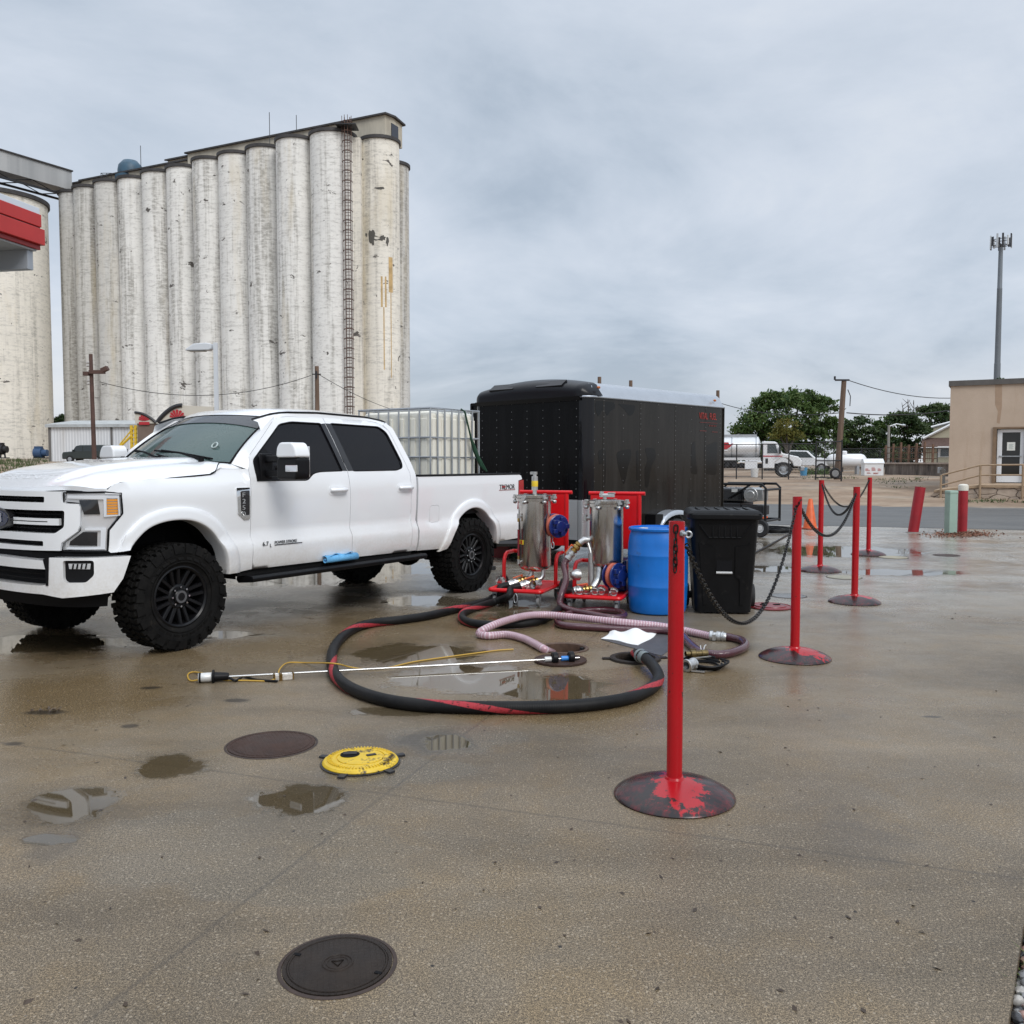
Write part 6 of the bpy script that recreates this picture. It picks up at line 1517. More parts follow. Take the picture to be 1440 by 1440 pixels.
    for s in (-1, 1): mb.bx(-3.03, -.66, s*.80, s*.90, .60, 1.35); mb.bx(-5.1, -4.72, s*.80, s*.9, .58, .92); mb.bx(-3.5, -3.12, s*.8, s*.9, .58, .92)
    build_open(mb, 'wheel_house', M_blkm, root)
    for x in (0, -4.06):
        for s in (-1, 1): make_wheel(root, x, s*.872, s)
    return root
def roof_edge(x): 
    return (interp(x, [-2.95, -2.75, -2.3, -1.5, -1.2, -1.0], [.70, .735, .755, .752, .735, .70]), interp(x, [-2.95, -2.8, -2.5, -1.8, -1.35, -1.2, -1.02], [1.965, 2.005, 2.035, 2.050, 2.035, 2.010, 1.955]))
TRUCK = build_truck()
def tw(x, y, z): return TR_O + Matrix.Rotation(TR_A, 3, 'Z') @ V(x, y, z)
# ------------------------------------------------------------------ trailer behind the pickup
M_red = mat('red_enamel', (.62, .006, .010), .30, spec=.4, var=.10, vs=5)
def steel_material():
    m, nt, b = newmat('stainless'); b.inputs['Metallic'].default_value = 1.0
    n = nnoise(nt, 2.2, 6, .65, stretch=(1, 1, .4)); n2 = nnoise(nt, 30, 4, .6, stretch=(1, 1, .05))
    nt.links.new(nramp(nt, n, [(.3, (.46, .44, .41)), (.7, (.66, .65, .63))]), b.inputs['Base Color']); nt.links.new(nramp(nt, n2, [(.3, .14), (.7, .30)]), b.inputs['Roughness']); return m
M_ss = steel_material(); M_brass = mat('brass', (.42, .28, .10), .32, 1.0, var=.2, vs=20); M_alu = mat('cast_aluminium', (.55, .55, .54), .36, .9, var=.2, vs=25)
M_orange = mat('orange_grip', (.62, .10, .02), .4); M_tag = mat('yellow_tag', (.75, .52, .03), .5)
TL_O, TL_A = V(1.0666, 12.8, 0), R(-133.6)
def trailer_black(name, col, rough, wav, spec):
    m, nt, b = newmat(name); b.inputs['Specular IOR Level'].default_value = spec
    n = nnoise(nt, 1.3, 5, .6, stretch=(1, 1, .5)); n2 = nnoise(nt, 4, 7, .7, stretch=(1, 1, .12))
    nt.links.new(nmix(nt, nramp(nt, n2, [(.45, 0), (.7, .7)]), col, tuple(c*1.7+.006 for c in col)), b.inputs['Base Color'])
    nt.links.new(nramp(nt, n2, [(.3, rough*.7), (.7, rough*1.5)]), b.inputs['Roughness']); nbump(nt, n, wav, .05, b); return m
def build_trailer():
    root = empty('cargo_trailer', TL_O, TL_A, 'black enclosed cargo trailer with riveted sides and a silver roof edge, hitched behind the pickup', 'trailer')
    W, L, zb, zt = 2.32, 3.66, .46, 2.50
    Mf = trailer_black('trailer_front', (.0025, .0025, .003), .12, .05, .10); Msd = trailer_black('trailer_side', (.015, .013, .011), .11, .07, .22)  # side base browner and lighter, painting in its reflection; front left near black
    Mtr = mat('trailer_trim', (.004, .004, .006), .08, spec=.35); Msil = mat('trailer_silver', (.50, .53, .57), .32, .6, var=.06, vs=3); Mriv = mat('rivet_head', (.13, .13, .13), .4, .6)
    def rivet(mb, p, n, r=.0085):
        n = V(*n); u = n.orthogonal().normalized(); t = n.cross(u); p = V(*p); k = 6
        mb.add([p+(u*math.cos(i*math.pi/3)+t*math.sin(i*math.pi/3))*r for i in range(k)]+[p+n*r*.7], [(i, (i+1) % k, k) for i in range(k)], 1)
    # left wall (the one in view), with seams and rivet rows
    mb = MB(); seams = [-.16, -.38, -.85, -1.29, -1.76, -2.24, -2.70, -3.14, -3.60]
    mb.bx(-L, -.15, -.04, 0, zb, zt)
    for i, x in enumerate(seams):
        if i in (1, 3, 5, 7): mb.bx(x-.018, x+.018, 0, .003, zb, zt)
        n = 26 if i in (1, 3, 5, 7, 8) else 11
        for j in range(n): rivet(mb, (x, .003, zb+.05+(zt-zb-.1)*j/(n-1)), (0, 1, 0))
    mb.build('side_wall', [Msd, Mriv], root, angle=30)
    mb = MB(); mb.bx(-L, -.15, -W, -W+.04, zb, zt); mb.build('side_wall', Msd, root, smooth=False)
    mb = MB(); mb.bx(-.04, 0, -W+.15, -.15, zb, zt)
    for y in np.linspace(-W+.2, -.2, 7):
        for j in range(13): rivet(mb, (.001, y, zb+.6+(zt-zb-.66)*j/12), (1, 0, 0), .009)
    mb.build('front_wall', [Mf, Mriv], root, angle=30)
    # rounded corner posts
    for y0, s in ((-.15, 1), (-W+.15, -1)):
        mb = MB(); mb.grid(lambda u, w: V(-.15+math.cos(u*math.pi/2)*.155, y0+s*math.sin(u*math.pi/2)*.155, zb+(zt-zb)*w), 10, 2); mb.build('corner_post', Mtr, root)
    # rear doors, floor
    mb = MB(); mb.bx(-L-.05, -L, -W+.01, -.01, zb, zt); 
    for y in (-W/2-.02, -.02, -W+.06): mb.bx(-L-.07, -L-.05, y-.03, y+.03, zb, zt)
    for y in (-.6, -1.7): mb.cyl((-L-.08, y, zb), (-L-.08, y, zt), .018, n=8)
    mb.build('rear_door', Msd, root, smooth=False)
    mb = MB(); mb.bx(-L, -.02, -W+.02, -.02, zb-.12, zb); mb.bx(-L-.06, -L+.02, -W, 0, zb-.10, zb+.02); mb.build('floor_frame', M_under, root, smooth=False)
    # arched roof with a bright rolled edge, black nose cap
    def rz(y):   # arch across the width
        t = abs((y+W/2)/(W/2)); return zt+.30-.13*t**2-.17*max(0, (t-.88)/.12)**2.2
    mb = MB(); mb.grid(lambda u, w: V(-L-.03+(L-.15)*u, -W-.02+(W+.04)*w, rz(-W-.02+(W+.04)*w) if 0 < w < 1 else zt-.01), 6, 48); mb.build('roof', Msil, root, angle=60)
    def cap(u, w):
        y = -W-.03+(W+.06)*w; t = abs((y+W/2)/(W/2)); h = (rz(min(max(y, -W), 0)) if 0 < w < 1 else zt)-zt; cr = max(0, (t-.86)/.14)
        nose = .06-.20*cr**2
        x = -.32+(nose+.32)*math.sin(u*math.pi/2); z = zt+(h+.012)*max(0, math.cos(u*math.pi/2))**.55
        return V(x, y, z)
    mb = MB(); mb.grid(cap, 12, 40); mb.add([V(.062, -W+.1, zt), V(.062, -.1, zt), V(.02, -.1, zt-.06), V(.02, -W+.1, zt-.06)], [(0, 1, 2, 3)])
    for y in (-W*.3, -W*.72):
        mb.box((-.02, y, zt+.225-.02), (.15, .50, .03), M=Matrix.Rotation(R(35), 3, 'Y'))
    mb.build('nose_cap', mat('cap_black', (.006, .006, .008), .30, spec=.25, bump=.08, bs=40), root, angle=50)
    mb = MB(); mb.tube([(-L-.03, .012, zt-.005), (-.15, .012, zt-.005)]+[(-.15+math.sin(a)*.165, -.15+math.cos(a)*.165, zt-.005) for a in np.linspace(.1, 1.5, 7)]+[(.016, -.2, zt-.005), (.016, -W+.15, zt-.005)], .014, 6)
    mb.build('roof_trim', Msil, root)
    for (x, y, z) in ((-.24, .012, zt+.13), (-3.4, .012, zt+.10)):
        mb = MB(); mb.sphere((x, y, z), (.035, .022, .02), 10, 6); mb.build('marker_lamp', mat('marker_amber', (.45, .12, .02), .3), root)
    # diamond plate guard
    m, nt, b = newmat('diamond_plate'); b.inputs['Metallic'].default_value = .85; b.inputs['Roughness'].default_value = .3; b.inputs['Base Color'].default_value = (.55, .56, .57, 1)
    tc = nt.nodes.new('ShaderNodeTexCoord'); mp = nt.nodes.new('ShaderNodeMapping'); mp.inputs['Rotation'].default_value = (R(45), 0, 0); nt.links.new(tc.outputs['Object'], mp.inputs[0])
    ck = nt.nodes.new('ShaderNodeTexChecker'); ck.inputs['Scale'].default_value = 38; nt.links.new(mp.outputs[0], ck.inputs[0]); nbump(nt, ck.outputs['Fac'], .5, .006, b)
    mb = MB(); mb.bx(.003, .012, -W+.16, -.16, zb-.02, 1.02); mb.grid(lambda u, w: V(-.15+math.cos(u*math.pi/2)*.163, -.15+math.sin(u*math.pi/2)*.163, zb-.02+.58*w), 8, 2); mb.build('stone_guard', m, root)
    # wheel and fender on both sides
    for s, y in ((1, 0), (-1, -W)):
        xc = -2.02; mb = MB(); n = 16; q = []
        for i in range(n+1):
            a = math.pi*i/n; q.append((xc+math.cos(a)*.52*(1 if abs(math.cos(a)) < .8 else 1), .36+math.sin(a)**.7*.45))
        vs = []
        for x, z in q: vs += [(x, y+s*.01, z), (x, y+s*.20, z), (x, y+s*.225, z-.03), (x, y+s*.225, z-.07)]
        mb.add(vs, [(4*i+j, 4*i+4+j, 4*i+5+j, 4*i+1+j) for i in range(n) for j in range(3)]); mb.build('fender', Msil, root, angle=45)
        mb = MB(); mb.bx(xc+.40, xc+.60, y+s*.01, y+s*.2, .38, .76); mb.build('mud_guard', M_blk, root, smooth=False)
        w = MB(); w.lathe([(.20, -.09), (.30, -.10), (.335, -.08), (.34, 0), (.335, .08), (.30, .10), (.20, .09)], (xc, y+s*.12-.0, .34), (0, 1, 0), 30, close=True); wo = w.build('wheel', M_tyre_far, root)
        w = MB(); w.lathe([(0, s*.05), (.08, s*.05), (.10, s*.02), (.19, s*.03), (.205, s*.08)], (xc, y+s*.12, .34), (0, 1, 0), 24); w.build('rim', M_alu, wo)
    # tongue and coupler
    mb = MB()
    for s in (-1, 1): mb.tube([(-.1, -W/2+s*.75, zb-.08), (1.10, -W/2+s*.05, zb-.06)], .045, 4)
    mb.bx(1.05, 1.28, -W/2-.06, -W/2+.06, zb-.06, zb+.05); mb.cyl((.8, -W/2, .05), (.8, -W/2, .9), .03, n=8); mb.cyl((.8, -W/2, .0), (.8, -W/2, .05), .09, n=12); mb.build('tongue', M_dkst, root, smooth=False)
    # side door folded open on the far flank
    mb = MB(); mb.bx(-.62, -.56, -W-.62, -W-.01, zb+.1, zt+.03); mb.bx(-.64, -.54, -W-.64, -W-.60, zb+.1, zt+.04); mb.bx(-.64, -.54, -W-.62, -W, zt+.0, zt+.05); mb.build('side_door', Mf, root, smooth=False)
    # red lettering and wet ghost marks on the flank
    mb = MB(); text_mesh(mb, 'VITAL  FUEL', .155, (-2.93, .004, 2.275), (-1, 0, 0), (0, 0, 1), .003, sx=.66); mb.build('lettering', mat('vinyl_red', (.34, .03, .022), .45), root, smooth=False)
    mb = MB()
    for (x0, x1, z, h) in ((-2.95, -3.50, 2.215, .010), (-2.95, -3.16, 2.075, .012), (-3.34, -3.52, 2.065, .012)): mb.bx(x1, x0, .003, .006, z, z+h)
    for i in range(5): mb.bx(-3.24-.05*i-.03, -3.24-.05*i, .003, .006, 2.16, 2.185)
    mb.build('lettering_line', mat('vinyl_faded', (.12, .02, .016), .5), root, smooth=False)
    marks = [[(-.28, 1.52), (-.24, 1.70), (-.30, 1.74), (-.42, 1.76), (-.44, 1.55), (-.42, 1.22), (-.38, 1.30), (-.36, 1.55)], [(-.68, 1.70), (-.82, 1.74), (-1.05, 1.76), (-1.06, 1.64), (-.98, 1.50), (-.92, 1.30), (-.88, 1.22), (-.82, 1.30), (-.72, 1.52)], [(-1.18, 1.74), (-1.24, 1.74), (-1.25, 1.28), (-1.19, 1.28)],
             [(-1.40, 1.78), (-1.68, 1.78), (-1.70, 1.62), (-1.58, 1.50), (-1.50, 1.18), (-1.42, 1.16), (-1.40, 1.45), (-1.48, 1.60)], [(-2.72, 1.86), (-2.82, 1.92), (-2.84, 1.70), (-2.90, 1.35), (-2.70, 1.38)], [(-3.10, 1.82), (-3.52, 1.92), (-3.50, 1.34), (-3.14, 1.36)],
             [(-.17, 2.44), (-.62, 2.44), (-.66, 2.36), (-.52, 2.30), (-.46, 2.22), (-.36, 2.34), (-.25, 2.20), (-.18, 2.30)], [(-.70, 2.42), (-1.15, 2.42), (-1.12, 2.30), (-1.0, 2.24), (-.85, 2.36)]]
    Mw_ = mat('wet_black', (.004, .004, .004), .10, spec=.25)
    for q in marks: mb = MB(); mb.prism(rounded(q, .06), (0, .0005, 0), (1, 0, 0), (0, 0, 1), (0, 1, 0), .0012); mb.build('wet_mark', Mw_, root, smooth=False)
build_trailer()

# ------------------------------------------------------------------ caged tank in the bed, strap, towels, crates
def build_tote():
    p = tw(-4.40, -.08, .962); root = empty('caged_tank', p, TR_A, 'white plastic liquid tank in a galvanised cage, standing in the pickup bed', 'tank')
    lx, ly, h = .50, .585, 1.255
    Mp = mat('milky_plastic', (.78, .755, .66), .38, var=.05, vs=2)
    mb = MB(); mb.bx(-lx+.03, lx-.03, -ly+.03, ly-.03, .14, h-.03); o = mb.build('bottle', Mp, root, smooth=True, bevel=.06, seg=4)
    mb = MB()
    for i in range(6):
        y = -ly+.12+i*(2*ly-.24)/5; mb.bx(lx-.034, lx-.016, y-.05, y+.05, .22, h-.12)
    for i in range(5):
        x = -lx+.12+i*(2*lx-.24)/4; mb.bx(x-.055, x+.055, ly-.034, ly-.016, .22, h-.12)
    mb.build('bottle_rib', Mp, o, smooth=False, bevel=.012)
    mb = MB(); mb.lathe([(.11, 0), (.11, .05), (0, .055)], (0, 0, h-.03), n=20); mb.build('screw_cap', M_blk, root)
    mb = MB()
    for z in (.15, .42, .66, .90, h): 
        c = [(-lx, -ly, z), (lx, -ly, z), (lx, ly, z), (-lx, ly, z)]; mb.tube(c, .013 if z != h else .016, 6, closed=True)
    for i in range(8):
        y = -ly+2*ly*i/7
        for x in (-lx, lx): mb.cyl((x, y, .1), (x, y, h), .012, n=6)
    for i in range(1, 7):
        x = -lx+2*lx*i/7
        for y in (-ly, ly): mb.cyl((x, y, .1), (x, y, h), .012, n=6)
    for x in (-.2, .2): mb.cyl((x, -ly, h), (x, ly, h), .014, n=6)
    mb.build('cage', M_galv, root)
    mb = MB(); mb.bx(-lx, lx, -ly, ly, .10, .13)
    for y in (-ly+.07, 0, ly-.07): mb.bx(-lx, lx, y-.06, y+.06, 0, .10)
    mb.build('pallet', M_dkst, root, smooth=False)
    g = mat('green_webbing', (.006, .045, .02), .7, var=.2, vs=30)
    a = [tw(-4.52, .50, 2.235), tw(-4.56, .532, 2.20), tw(-4.68, .545, 1.86), tw(-4.72, .56, 1.74), tw(-4.86, .66, 1.44)]
    mb = MB(); mb.tube(a, [.010, .012, .012, .014, .012], 6); mb.tube([tw(-4.66, .55, 1.88), tw(-4.72, .57, 1.72), tw(-4.80, .61, 1.52), tw(-4.84, .64, 1.46)], [.014, .030, .024, .012], 8)
    tag(mb.build('ratchet_strap', g), 'green strap hanging down the cage of the white tank in the pickup bed', 'strap')
build_tote()
def build_towels():
    m = mat('blue_towel', (.14, .42, .72), .85, var=.15, vs=25, bump=.5, bs=90)
    for (x, y, z, r, l, az, lbl) in ((-1.84, 1.02, .60, .048, .46, 2, 'rolled blue shop towel lying on the running board'),):
        root = empty('towel_roll', tw(x, y, z), TR_A+R(az), lbl, 'towel')
        mb = MB(); sp = [V(0, math.cos(t)*(.006+.0052*t*.9), math.sin(t)*(.006+.0052*t*.9)) for t in np.linspace(0, 8.5, 46)]
        vs = [p+V(-l/2, 0, 0) for p in sp]+[p+V(l/2, 0, .004) for p in sp]; n = len(sp)
        mb.add(vs, [(i, i+1, n+i+1, n+i) for i in range(n-1)]); o = mb.build('roll', m, root, angle=80)
        md = o.modifiers.new('thickness', 'SOLIDIFY'); md.thickness = .006
        mb = MB(); mb.grid(lambda u, w: V(-l*.35+l*.8*u, .02-.05*w+.01*math.sin(u*9), .046-.020*w**2+.012*math.sin(u*11+w*4)), 14, 6); o = mb.build('loose_end', m, root); md = o.modifiers.new('thickness', 'SOLIDIFY'); md.thickness = .004
build_towels()
for (u, v, c, l) in ((704, 783, (.16, .012, .016), 'dark red plastic crate on the wet slab behind the rear wheel'), (724, 782, (.006, .075, .035), 'dark green plastic crate beside the red crate, behind the pickup bed')):
    p = ground_at(u, v); root = empty('plastic_crate', p, R(-10), l, 'crate', 'crates behind the pickup')
    m = mat('crate_'+('red' if c[0] > .1 else 'green'), c, .4); mb = MB(); w, d, h = (.16, .15, .27)
    mb.bx(-w, w, -d, d, 0, .015)
    for s in (-1, 1): mb.bx(s*w-.008, s*w+.008, -d, d, .015, h); mb.bx(-w, w, s*d-.008, s*d+.008, .015, h)
    mb.build('body', m, root, smooth=False); mb = MB()
    for s in (-1, 1): mb.bx(-w-.02, w+.02, s*(d+.012)-.012, s*(d+.012)+.012, h-.02, h+.006); mb.bx(s*(w+.012)-.012, s*(w+.012)+.012, -d, d, h-.02, h+.006)
    mb.build('rim', m, root, smooth=False)

# ------------------------------------------------------------------ filter carts
def camlock(mb, a, b, r=.036):
    a, b = V(*a), V(*b); u = (b-a).normalized(); L = (b-a).length
    mb.lathe([(r*.8, 0), (r*.8, L*.2), (r*1.2, L*.22), (r*1.2, L*.42), (r*.95, L*.45), (r*.95, L*.7), (r*1.15, L*.72), (r*1.15, L)], a, u, 16)
    t = u.orthogonal().normalized()
    for s in (-1, 1): mb.box(a+u*L*.4+t*s*r*1.35, (.012, .018, .05), M=u.to_track_quat('Z', 'Y').to_matrix())
def ball_valve(parent, a, b, r=.03, lever=(0, 0, 1)):
    a, b = V(*a), V(*b); u = (b-a).normalized(); L = (b-a).length; mb = MB()
    mb.lathe([(r*.9, 0), (r*1.1, 0), (r*1.1, L*.22), (r*.8, L*.25), (r*1.25, L*.42), (r*1.25, L*.6), (r*.8, L*.76), (r*1.1, L*.78), (r*1.1, L)], a, u, 6 if False else 14)
    o = mb.build('valve', M_brass, parent); mb = MB(); m = a+u*L*.5; lv = V(*lever).normalized()
    mb.cyl(m, m+lv*r*1.7, r*.3, n=8); mb.box(m+lv*r*1.8+u*.05, (.12, .024, .010), M=u.to_track_quat('X', 'Z').to_matrix()); mb.build('lever', M_orange, o, bevel=.003)
    return o
def build_cart(loc, yaw, lbl, second):
    root = empty('filter_cart', loc, yaw, lbl, 'filter cart', 'filter carts by the trailer')
    hx, hy, zp = .30, .41, .165
    mb = MB(); mb.prism(rounded([(-hx, -hy), (hx, -hy), (hx, hy), (-hx, hy)], .05), (0, 0, zp), (1, 0, 0), (0, 1, 0), (0, 0, 1), .012)
    mb.tube([V(p[0], p[1], zp) for p in subdiv(rounded([(-hx, -hy), (hx, -hy), (hx, hy), (-hx, hy)], .05), .2)], .022, 8, closed=True); mb.build('platform', M_red, root)
    # upright panel with rolled handle bar
    mb = MB(); mb.bx(-.20, hx+.04, hy-.03, hy-.015, .60, 1.21); mb.build('back_panel', M_red, root, smooth=False, bevel=.004)
    for x in (hx+.045,): mb = MB(); mb.tube([(x, hy-.02, zp), (x, hy-.02, 1.20)], .025, 10); mb.build('upright', M_red, root)
    mb = MB(); mb.tube([(-.22, hy-.02, 1.215), (hx+.11, hy-.02, 1.215)], .022, 10); mb.build('handle_bar', M_red, root)
    for x in (-hx+.0, hx-.0):
        if second and x > 0: continue
        mb = MB(); zt = .52 if not second else .46
        yf = .06 if x < 0 else .12; mb.tube([(x, yf, zp), (x, yf, zt-.12), (x, yf+.015, zt-.06), (x, yf+.05, zt-.02), (x, yf+.10, zt), (x, hy-.03, zt)]+([(-.19, hy-.02, zt)] if x < 0 else []), .022, 10); mb.build('side_hoop', M_red, root)
    # casters
    for x in (-hx+.05, hx-.05):
        for y in (-hy+.06, hy-.1):
            mb = MB(); mb.cyl((x, y, zp-.02), (x, y, zp-.045), .035, n=12)
            for s in (-1, 1): mb.prism([(-.03, -.045), (.035, -.045), (.012, -.115), (-.008, -.115)], (x+s*.022-.002, y, zp), (0, 1, 0), (0, 0, 1), (1, 0, 0), .004)
            c = mb.build('caster', M_galv, root, smooth=False); w = MB(); w.lathe([(.02, -.016), (.045, -.016), (.052, -.010), (.052, .010), (.045, .016), (.02, .016)], (x, y+.003, .0535), (1, 0, 0), 18, close=True); w.cyl((x-.018, y+.003, .053), (x+.018, y+.003, .053), .024, n=10); w.build('caster_wheel', mat('grey_caster', (.20, .20, .20), .5) if not bpy.data.materials.get('grey_caster') else bpy.data.materials['grey_caster'], c)
    for x in (-hx-.07, hx+.07): mb = MB(); mb.lathe([(.05, -.03), (.115, -.03), (.125, -.015), (.125, .015), (.115, .03), (.05, .03)], (x, hy*.55, .126), (1, 0, 0), 24, close=True); mb.cyl((x-.02, hy*.55, .126), (x+.02, hy*.55, .126), .055, n=12); mb.build('wheel', M_tyre_far, root)
    # housing
    tx, ty, r = (.11, -.06, .182) if not second else (.075, -.05, .180)
    z0, z1 = (.40, 1.165) if not second else (.485, 1.125)
    mb = MB(); mb.lathe([(0, z0-.055), (r*.5, z0-.048), (r*.85, z0-.022), (r, z0+.02), (r, z1)], (tx, ty, 0), n=48)
    hs = mb.build('filter_housing', M_ss, root, angle=50)
    mb = MB(); mb.lathe([(r, z1-.035), (r+.028, z1-.032), (r+.03, z1-.002), (r, z1)], (tx, ty, 0), n=48); mb.lathe([(r+.03, z1+.003), (r+.032, z1+.03), (r+.006, z1+.036), (0, z1+.048)], (tx, ty, 0), n=48); mb.build('lid', M_ss, hs, angle=40)
    for i in range(6):
        a = i*math.pi/3+.3; c = V(tx+math.cos(a)*(r+.036), ty+math.sin(a)*(r+.036), z1); mb = MB(); m3 = Matrix.Rotation(a, 3, 'Z')
        mb.cyl(c-V(0, 0, .05), c+V(0, 0, .035), .010, n=8); mb.cyl(c+V(0, 0, .012), c+V(0, 0, .040), .023, n=6); mb.sphere(c+V(0, 0, -.040), (.026, .026, .024), 10, 8); mb.box(c+V(0, 0, .004), (.055, .05, .02), a)
        mb.build('clamp_bolt', M_alu, hs)
    if not second:
        mb = MB(); mb.cyl((tx, ty, z1+.04), (tx, ty, z1+.09), .022, n=12); mb.cyl((tx, ty, z1+.085), (tx, ty, z1+.24), .034, n=14); mb.cyl((tx, ty, z1+.24), (tx, ty, z1+.285), .02, n=10); mb.box((tx-.012, ty, z1+.275), (.075, .03, .03)); vo = mb.build('air_vent', M_alu, hs)
        mb = MB(); mb.lathe([(.0348, z1+.125), (.0352, z1+.126), (.0352, z1+.188), (.0348, z1+.189)], (tx, ty, 0), n=20); mb.build('vent_tag', M_tag, vo)
    else:
        mb = MB(); mb.cyl((tx-.02, ty, z1+.04), (tx-.02, ty, z1+.10), .020, n=10); mb.cyl((tx-.07, ty-.02, z1+.085), (tx+.09, ty-.02, z1+.085), .020, n=10); mb.cyl((tx-.05, ty-.02, z1+.07), (tx-.05, ty-.02, z1+.125), .022, n=8); mb.box((tx+.06, ty-.03, z1+.11), (.08, .022, .012)); mb.build('air_vent', M_alu, hs)
    def reel(c, ax, R_=.135):
        c, ax = V(*c), V(*ax).normalized(); mb = MB(); Mb = mat('blue_enamel', (.008, .022, .14), .25, coat=.5)
        mb.lathe([(0, -.07), (R_, -.07), (R_*1.02, -.062), (R_, -.055), (R_*.45, -.05), (R_*.45, .03), (R_*.95, .035), (R_*.97, .045), (R_*.93, .052), (R_*.5, .055), (R_*.46, .095), (R_*.2, .10), (0, .10)], c, ax, 28)
        q = ax.to_track_quat('Z', 'Y').to_matrix()
        for i in range(5): a = i*2*math.pi/5; mb.box(c+q @ V(math.cos(a)*R_*.62, math.sin(a)*R_*.62, .07), (.05, .05, .05), M=q)
        o = mb.build('hose_reel', Mb, root, bevel=.004); mb = MB(); mb.torus(c+ax*-.012, ax, R_*.80, .026, 28, 8); mb.torus(c+ax*-.03, ax, R_*.72, .02, 28, 8); mb.build('reel_hose', mat('salmon_hose', (.50, .12, .075), .5), o); return o
    if not second:
        reel((tx+.25, ty+.02, .855), (.78, -.62, 0)); mb = MB(); mb.bx(tx+.17, tx+.23, ty+.08, hy-.03, .80, .91); mb.build('reel_bracket', M_red, root, smooth=False)
        # snap hook hanging under the reel
        mb = MB(); mb.tube([(tx+.215, ty-.02, .78), (tx+.215, ty-.02, .68)], .004, 5); mb.tube([V(tx+.215+math.sin(t)*.016, ty-.02, .645+math.cos(t)*.035) for t in np.linspace(0, 5.6, 16)], .006, 6); mb.build('snap_hook', M_galv, root)
        # level gauge with red spirit tube
        gx, gy = tx-.135, ty-.145
        mb = MB()
        for z in (.965, .46):
            mb.cyl((gx+.05, gy+.05, z), (gx, gy-.015, z), .014, n=10); mb.cyl((gx, gy-.015, z-.02), (gx, gy-.015, z+.03), .016, n=10)
        gg = mb.build('level_gauge', M_alu, root); mb = MB(); mb.cyl((gx, gy-.015, .905), (gx, gy-.015, .95), .013, n=8); mb.cyl((gx, gy-.015, .485), (gx, gy-.015, .53), .013, n=8); mb.build('gauge_nut', M_brass, gg)
        mb = MB(); mb.cyl((gx, gy-.015, .53), (gx, gy-.015, .82), .012, n=10); mb.build('gauge_tube', mat('red_spirit', (.16, .012, .02), .1, coat=.5), gg)
        mb = MB(); a0 = -2.42; mb.grid(lambda u, w: V(tx+math.cos(a0+u*.46)*(r+.002), ty+math.sin(a0+u*.46)*(r+.002), .655+.05*w), 8, 1); mb.build('warning_label', M_tag, hs)
        mb = MB(); mb.grid(lambda u, w: V(tx+math.cos(a0+.17+u*.14)*(r+.0035), ty+math.sin(a0+.17+u*.14)*(r+.0035), .66+.04*w), 4, 1); mb.build('warning_label', mat('label_red', (.5, .03, .02), .5), hs)
        # outlets and valves towards the hoses
        for (sx_, sy_, dx, dy) in ((tx-.03, ty-.02, -.13, -.11), (tx+.12, ty-.06, -.13, -.12)):
            mb = MB(); mb.tube([(sx_, sy_, z0-.02), (sx_, sy_, z0-.085), (sx_+dx*.15, sy_+dy*.15, z0-.125), (sx_+dx*.4, sy_+dy*.4, z0-.135)], .026, 10); mb.build('outlet', M_alu, root)
            a = V(sx_+dx*.4, sy_+dy*.4, z0-.137); b = V(sx_+dx*.95, sy_+dy*.95, z0-.165); ball_valve(root, a, b, .034)
            mb = MB(); d = (b-a).normalized(); camlock(mb, b, b+d*.115, .042); mb.build('coupling', M_alu, root)
        mb = MB(); camlock(mb, (tx+.10, ty-.12, .22), (tx+.06, ty-.24, .23), .04); mb.build('coupling', M_alu, root)
        mb = MB(); camlock(mb, (-hx+.06, -.12, .20), (-hx+.02, -.19, .26), .034); mb.build('coupling', M_alu, root)
        mb = MB(); mb.tube([V(.02+math.sin(t)*.02, -hy-.03, .09+math.cos(t)*.05) for t in np.linspace(0, 6, 16)], .006, 6); mb.build('shackle', M_galv, root)
    else:
        reel((tx+.125, ty-.12, .375), (.85, -.52, 0), .14)
        # side inlet: elbow, brass valve with orange grip, coupling down to the maroon hose
        e0, e1 = V(tx-r+.02, ty-.05, .735), V(tx-r-.09, ty-.10, .70); mb = MB(); mb.tube([e0, e0.lerp(e1, .6)+V(0, 0, .02), e1], .034, 12); mb.tube([V(tx-r-.02, ty-.05, .74), V(tx-r+.03, ty-.10, .62), V(tx-r+.07, ty-.11, .49)], .016, 8); mb.build('inlet_elbow', M_alu, root)
        d = V(-.10, -.04, -.14).normalized(); ball_valve(root, e1, e1+d*.11, .036, (-.7, -.5, .4)); mb = MB(); camlock(mb, e1+d*.11, e1+d*.21, .037); mb.build('coupling', M_alu, root)
        # pump pipework under the housing
        mb = MB(); mb.cyl((tx-.14, ty-.10, .20), (tx-.14, ty-.10, .60), .033, n=14); mb.tube([(tx-.05, ty-.1, z0-.03), (tx-.05, ty-.12, .34), (tx-.08, ty-.16, .28), (tx-.10, ty-.2, .24)], .038, 12); mb.cyl((tx+.09, ty-.1, .18), (tx+.09, ty-.1, .45), .028, n=12)
        for z in (.24, .30, .36): mb.lathe([(.028, z), (.042, z), (.042, z+.025), (.028, z+.025)], (tx+.09, ty-.1, 0), n=12)
        mb.build('pipework', M_alu, root)
        mb = MB(); mb.lathe([(0, 0), (.06, 0), (.062, .05), (.03, .10), (0, .10)], (tx-.27, ty-.10, .36), V(-.8, -.6, .1), 20); mb.build('pressure_gauge', M_alu, root)
        ball_valve(root, (tx-.11, ty-.22, .235), (tx-.20, ty-.28, .225), .034); mb = MB(); camlock(mb, (tx-.20, ty-.28, .225), (tx-.28, ty-.33, .22), .036); mb.build('coupling', M_alu, root)
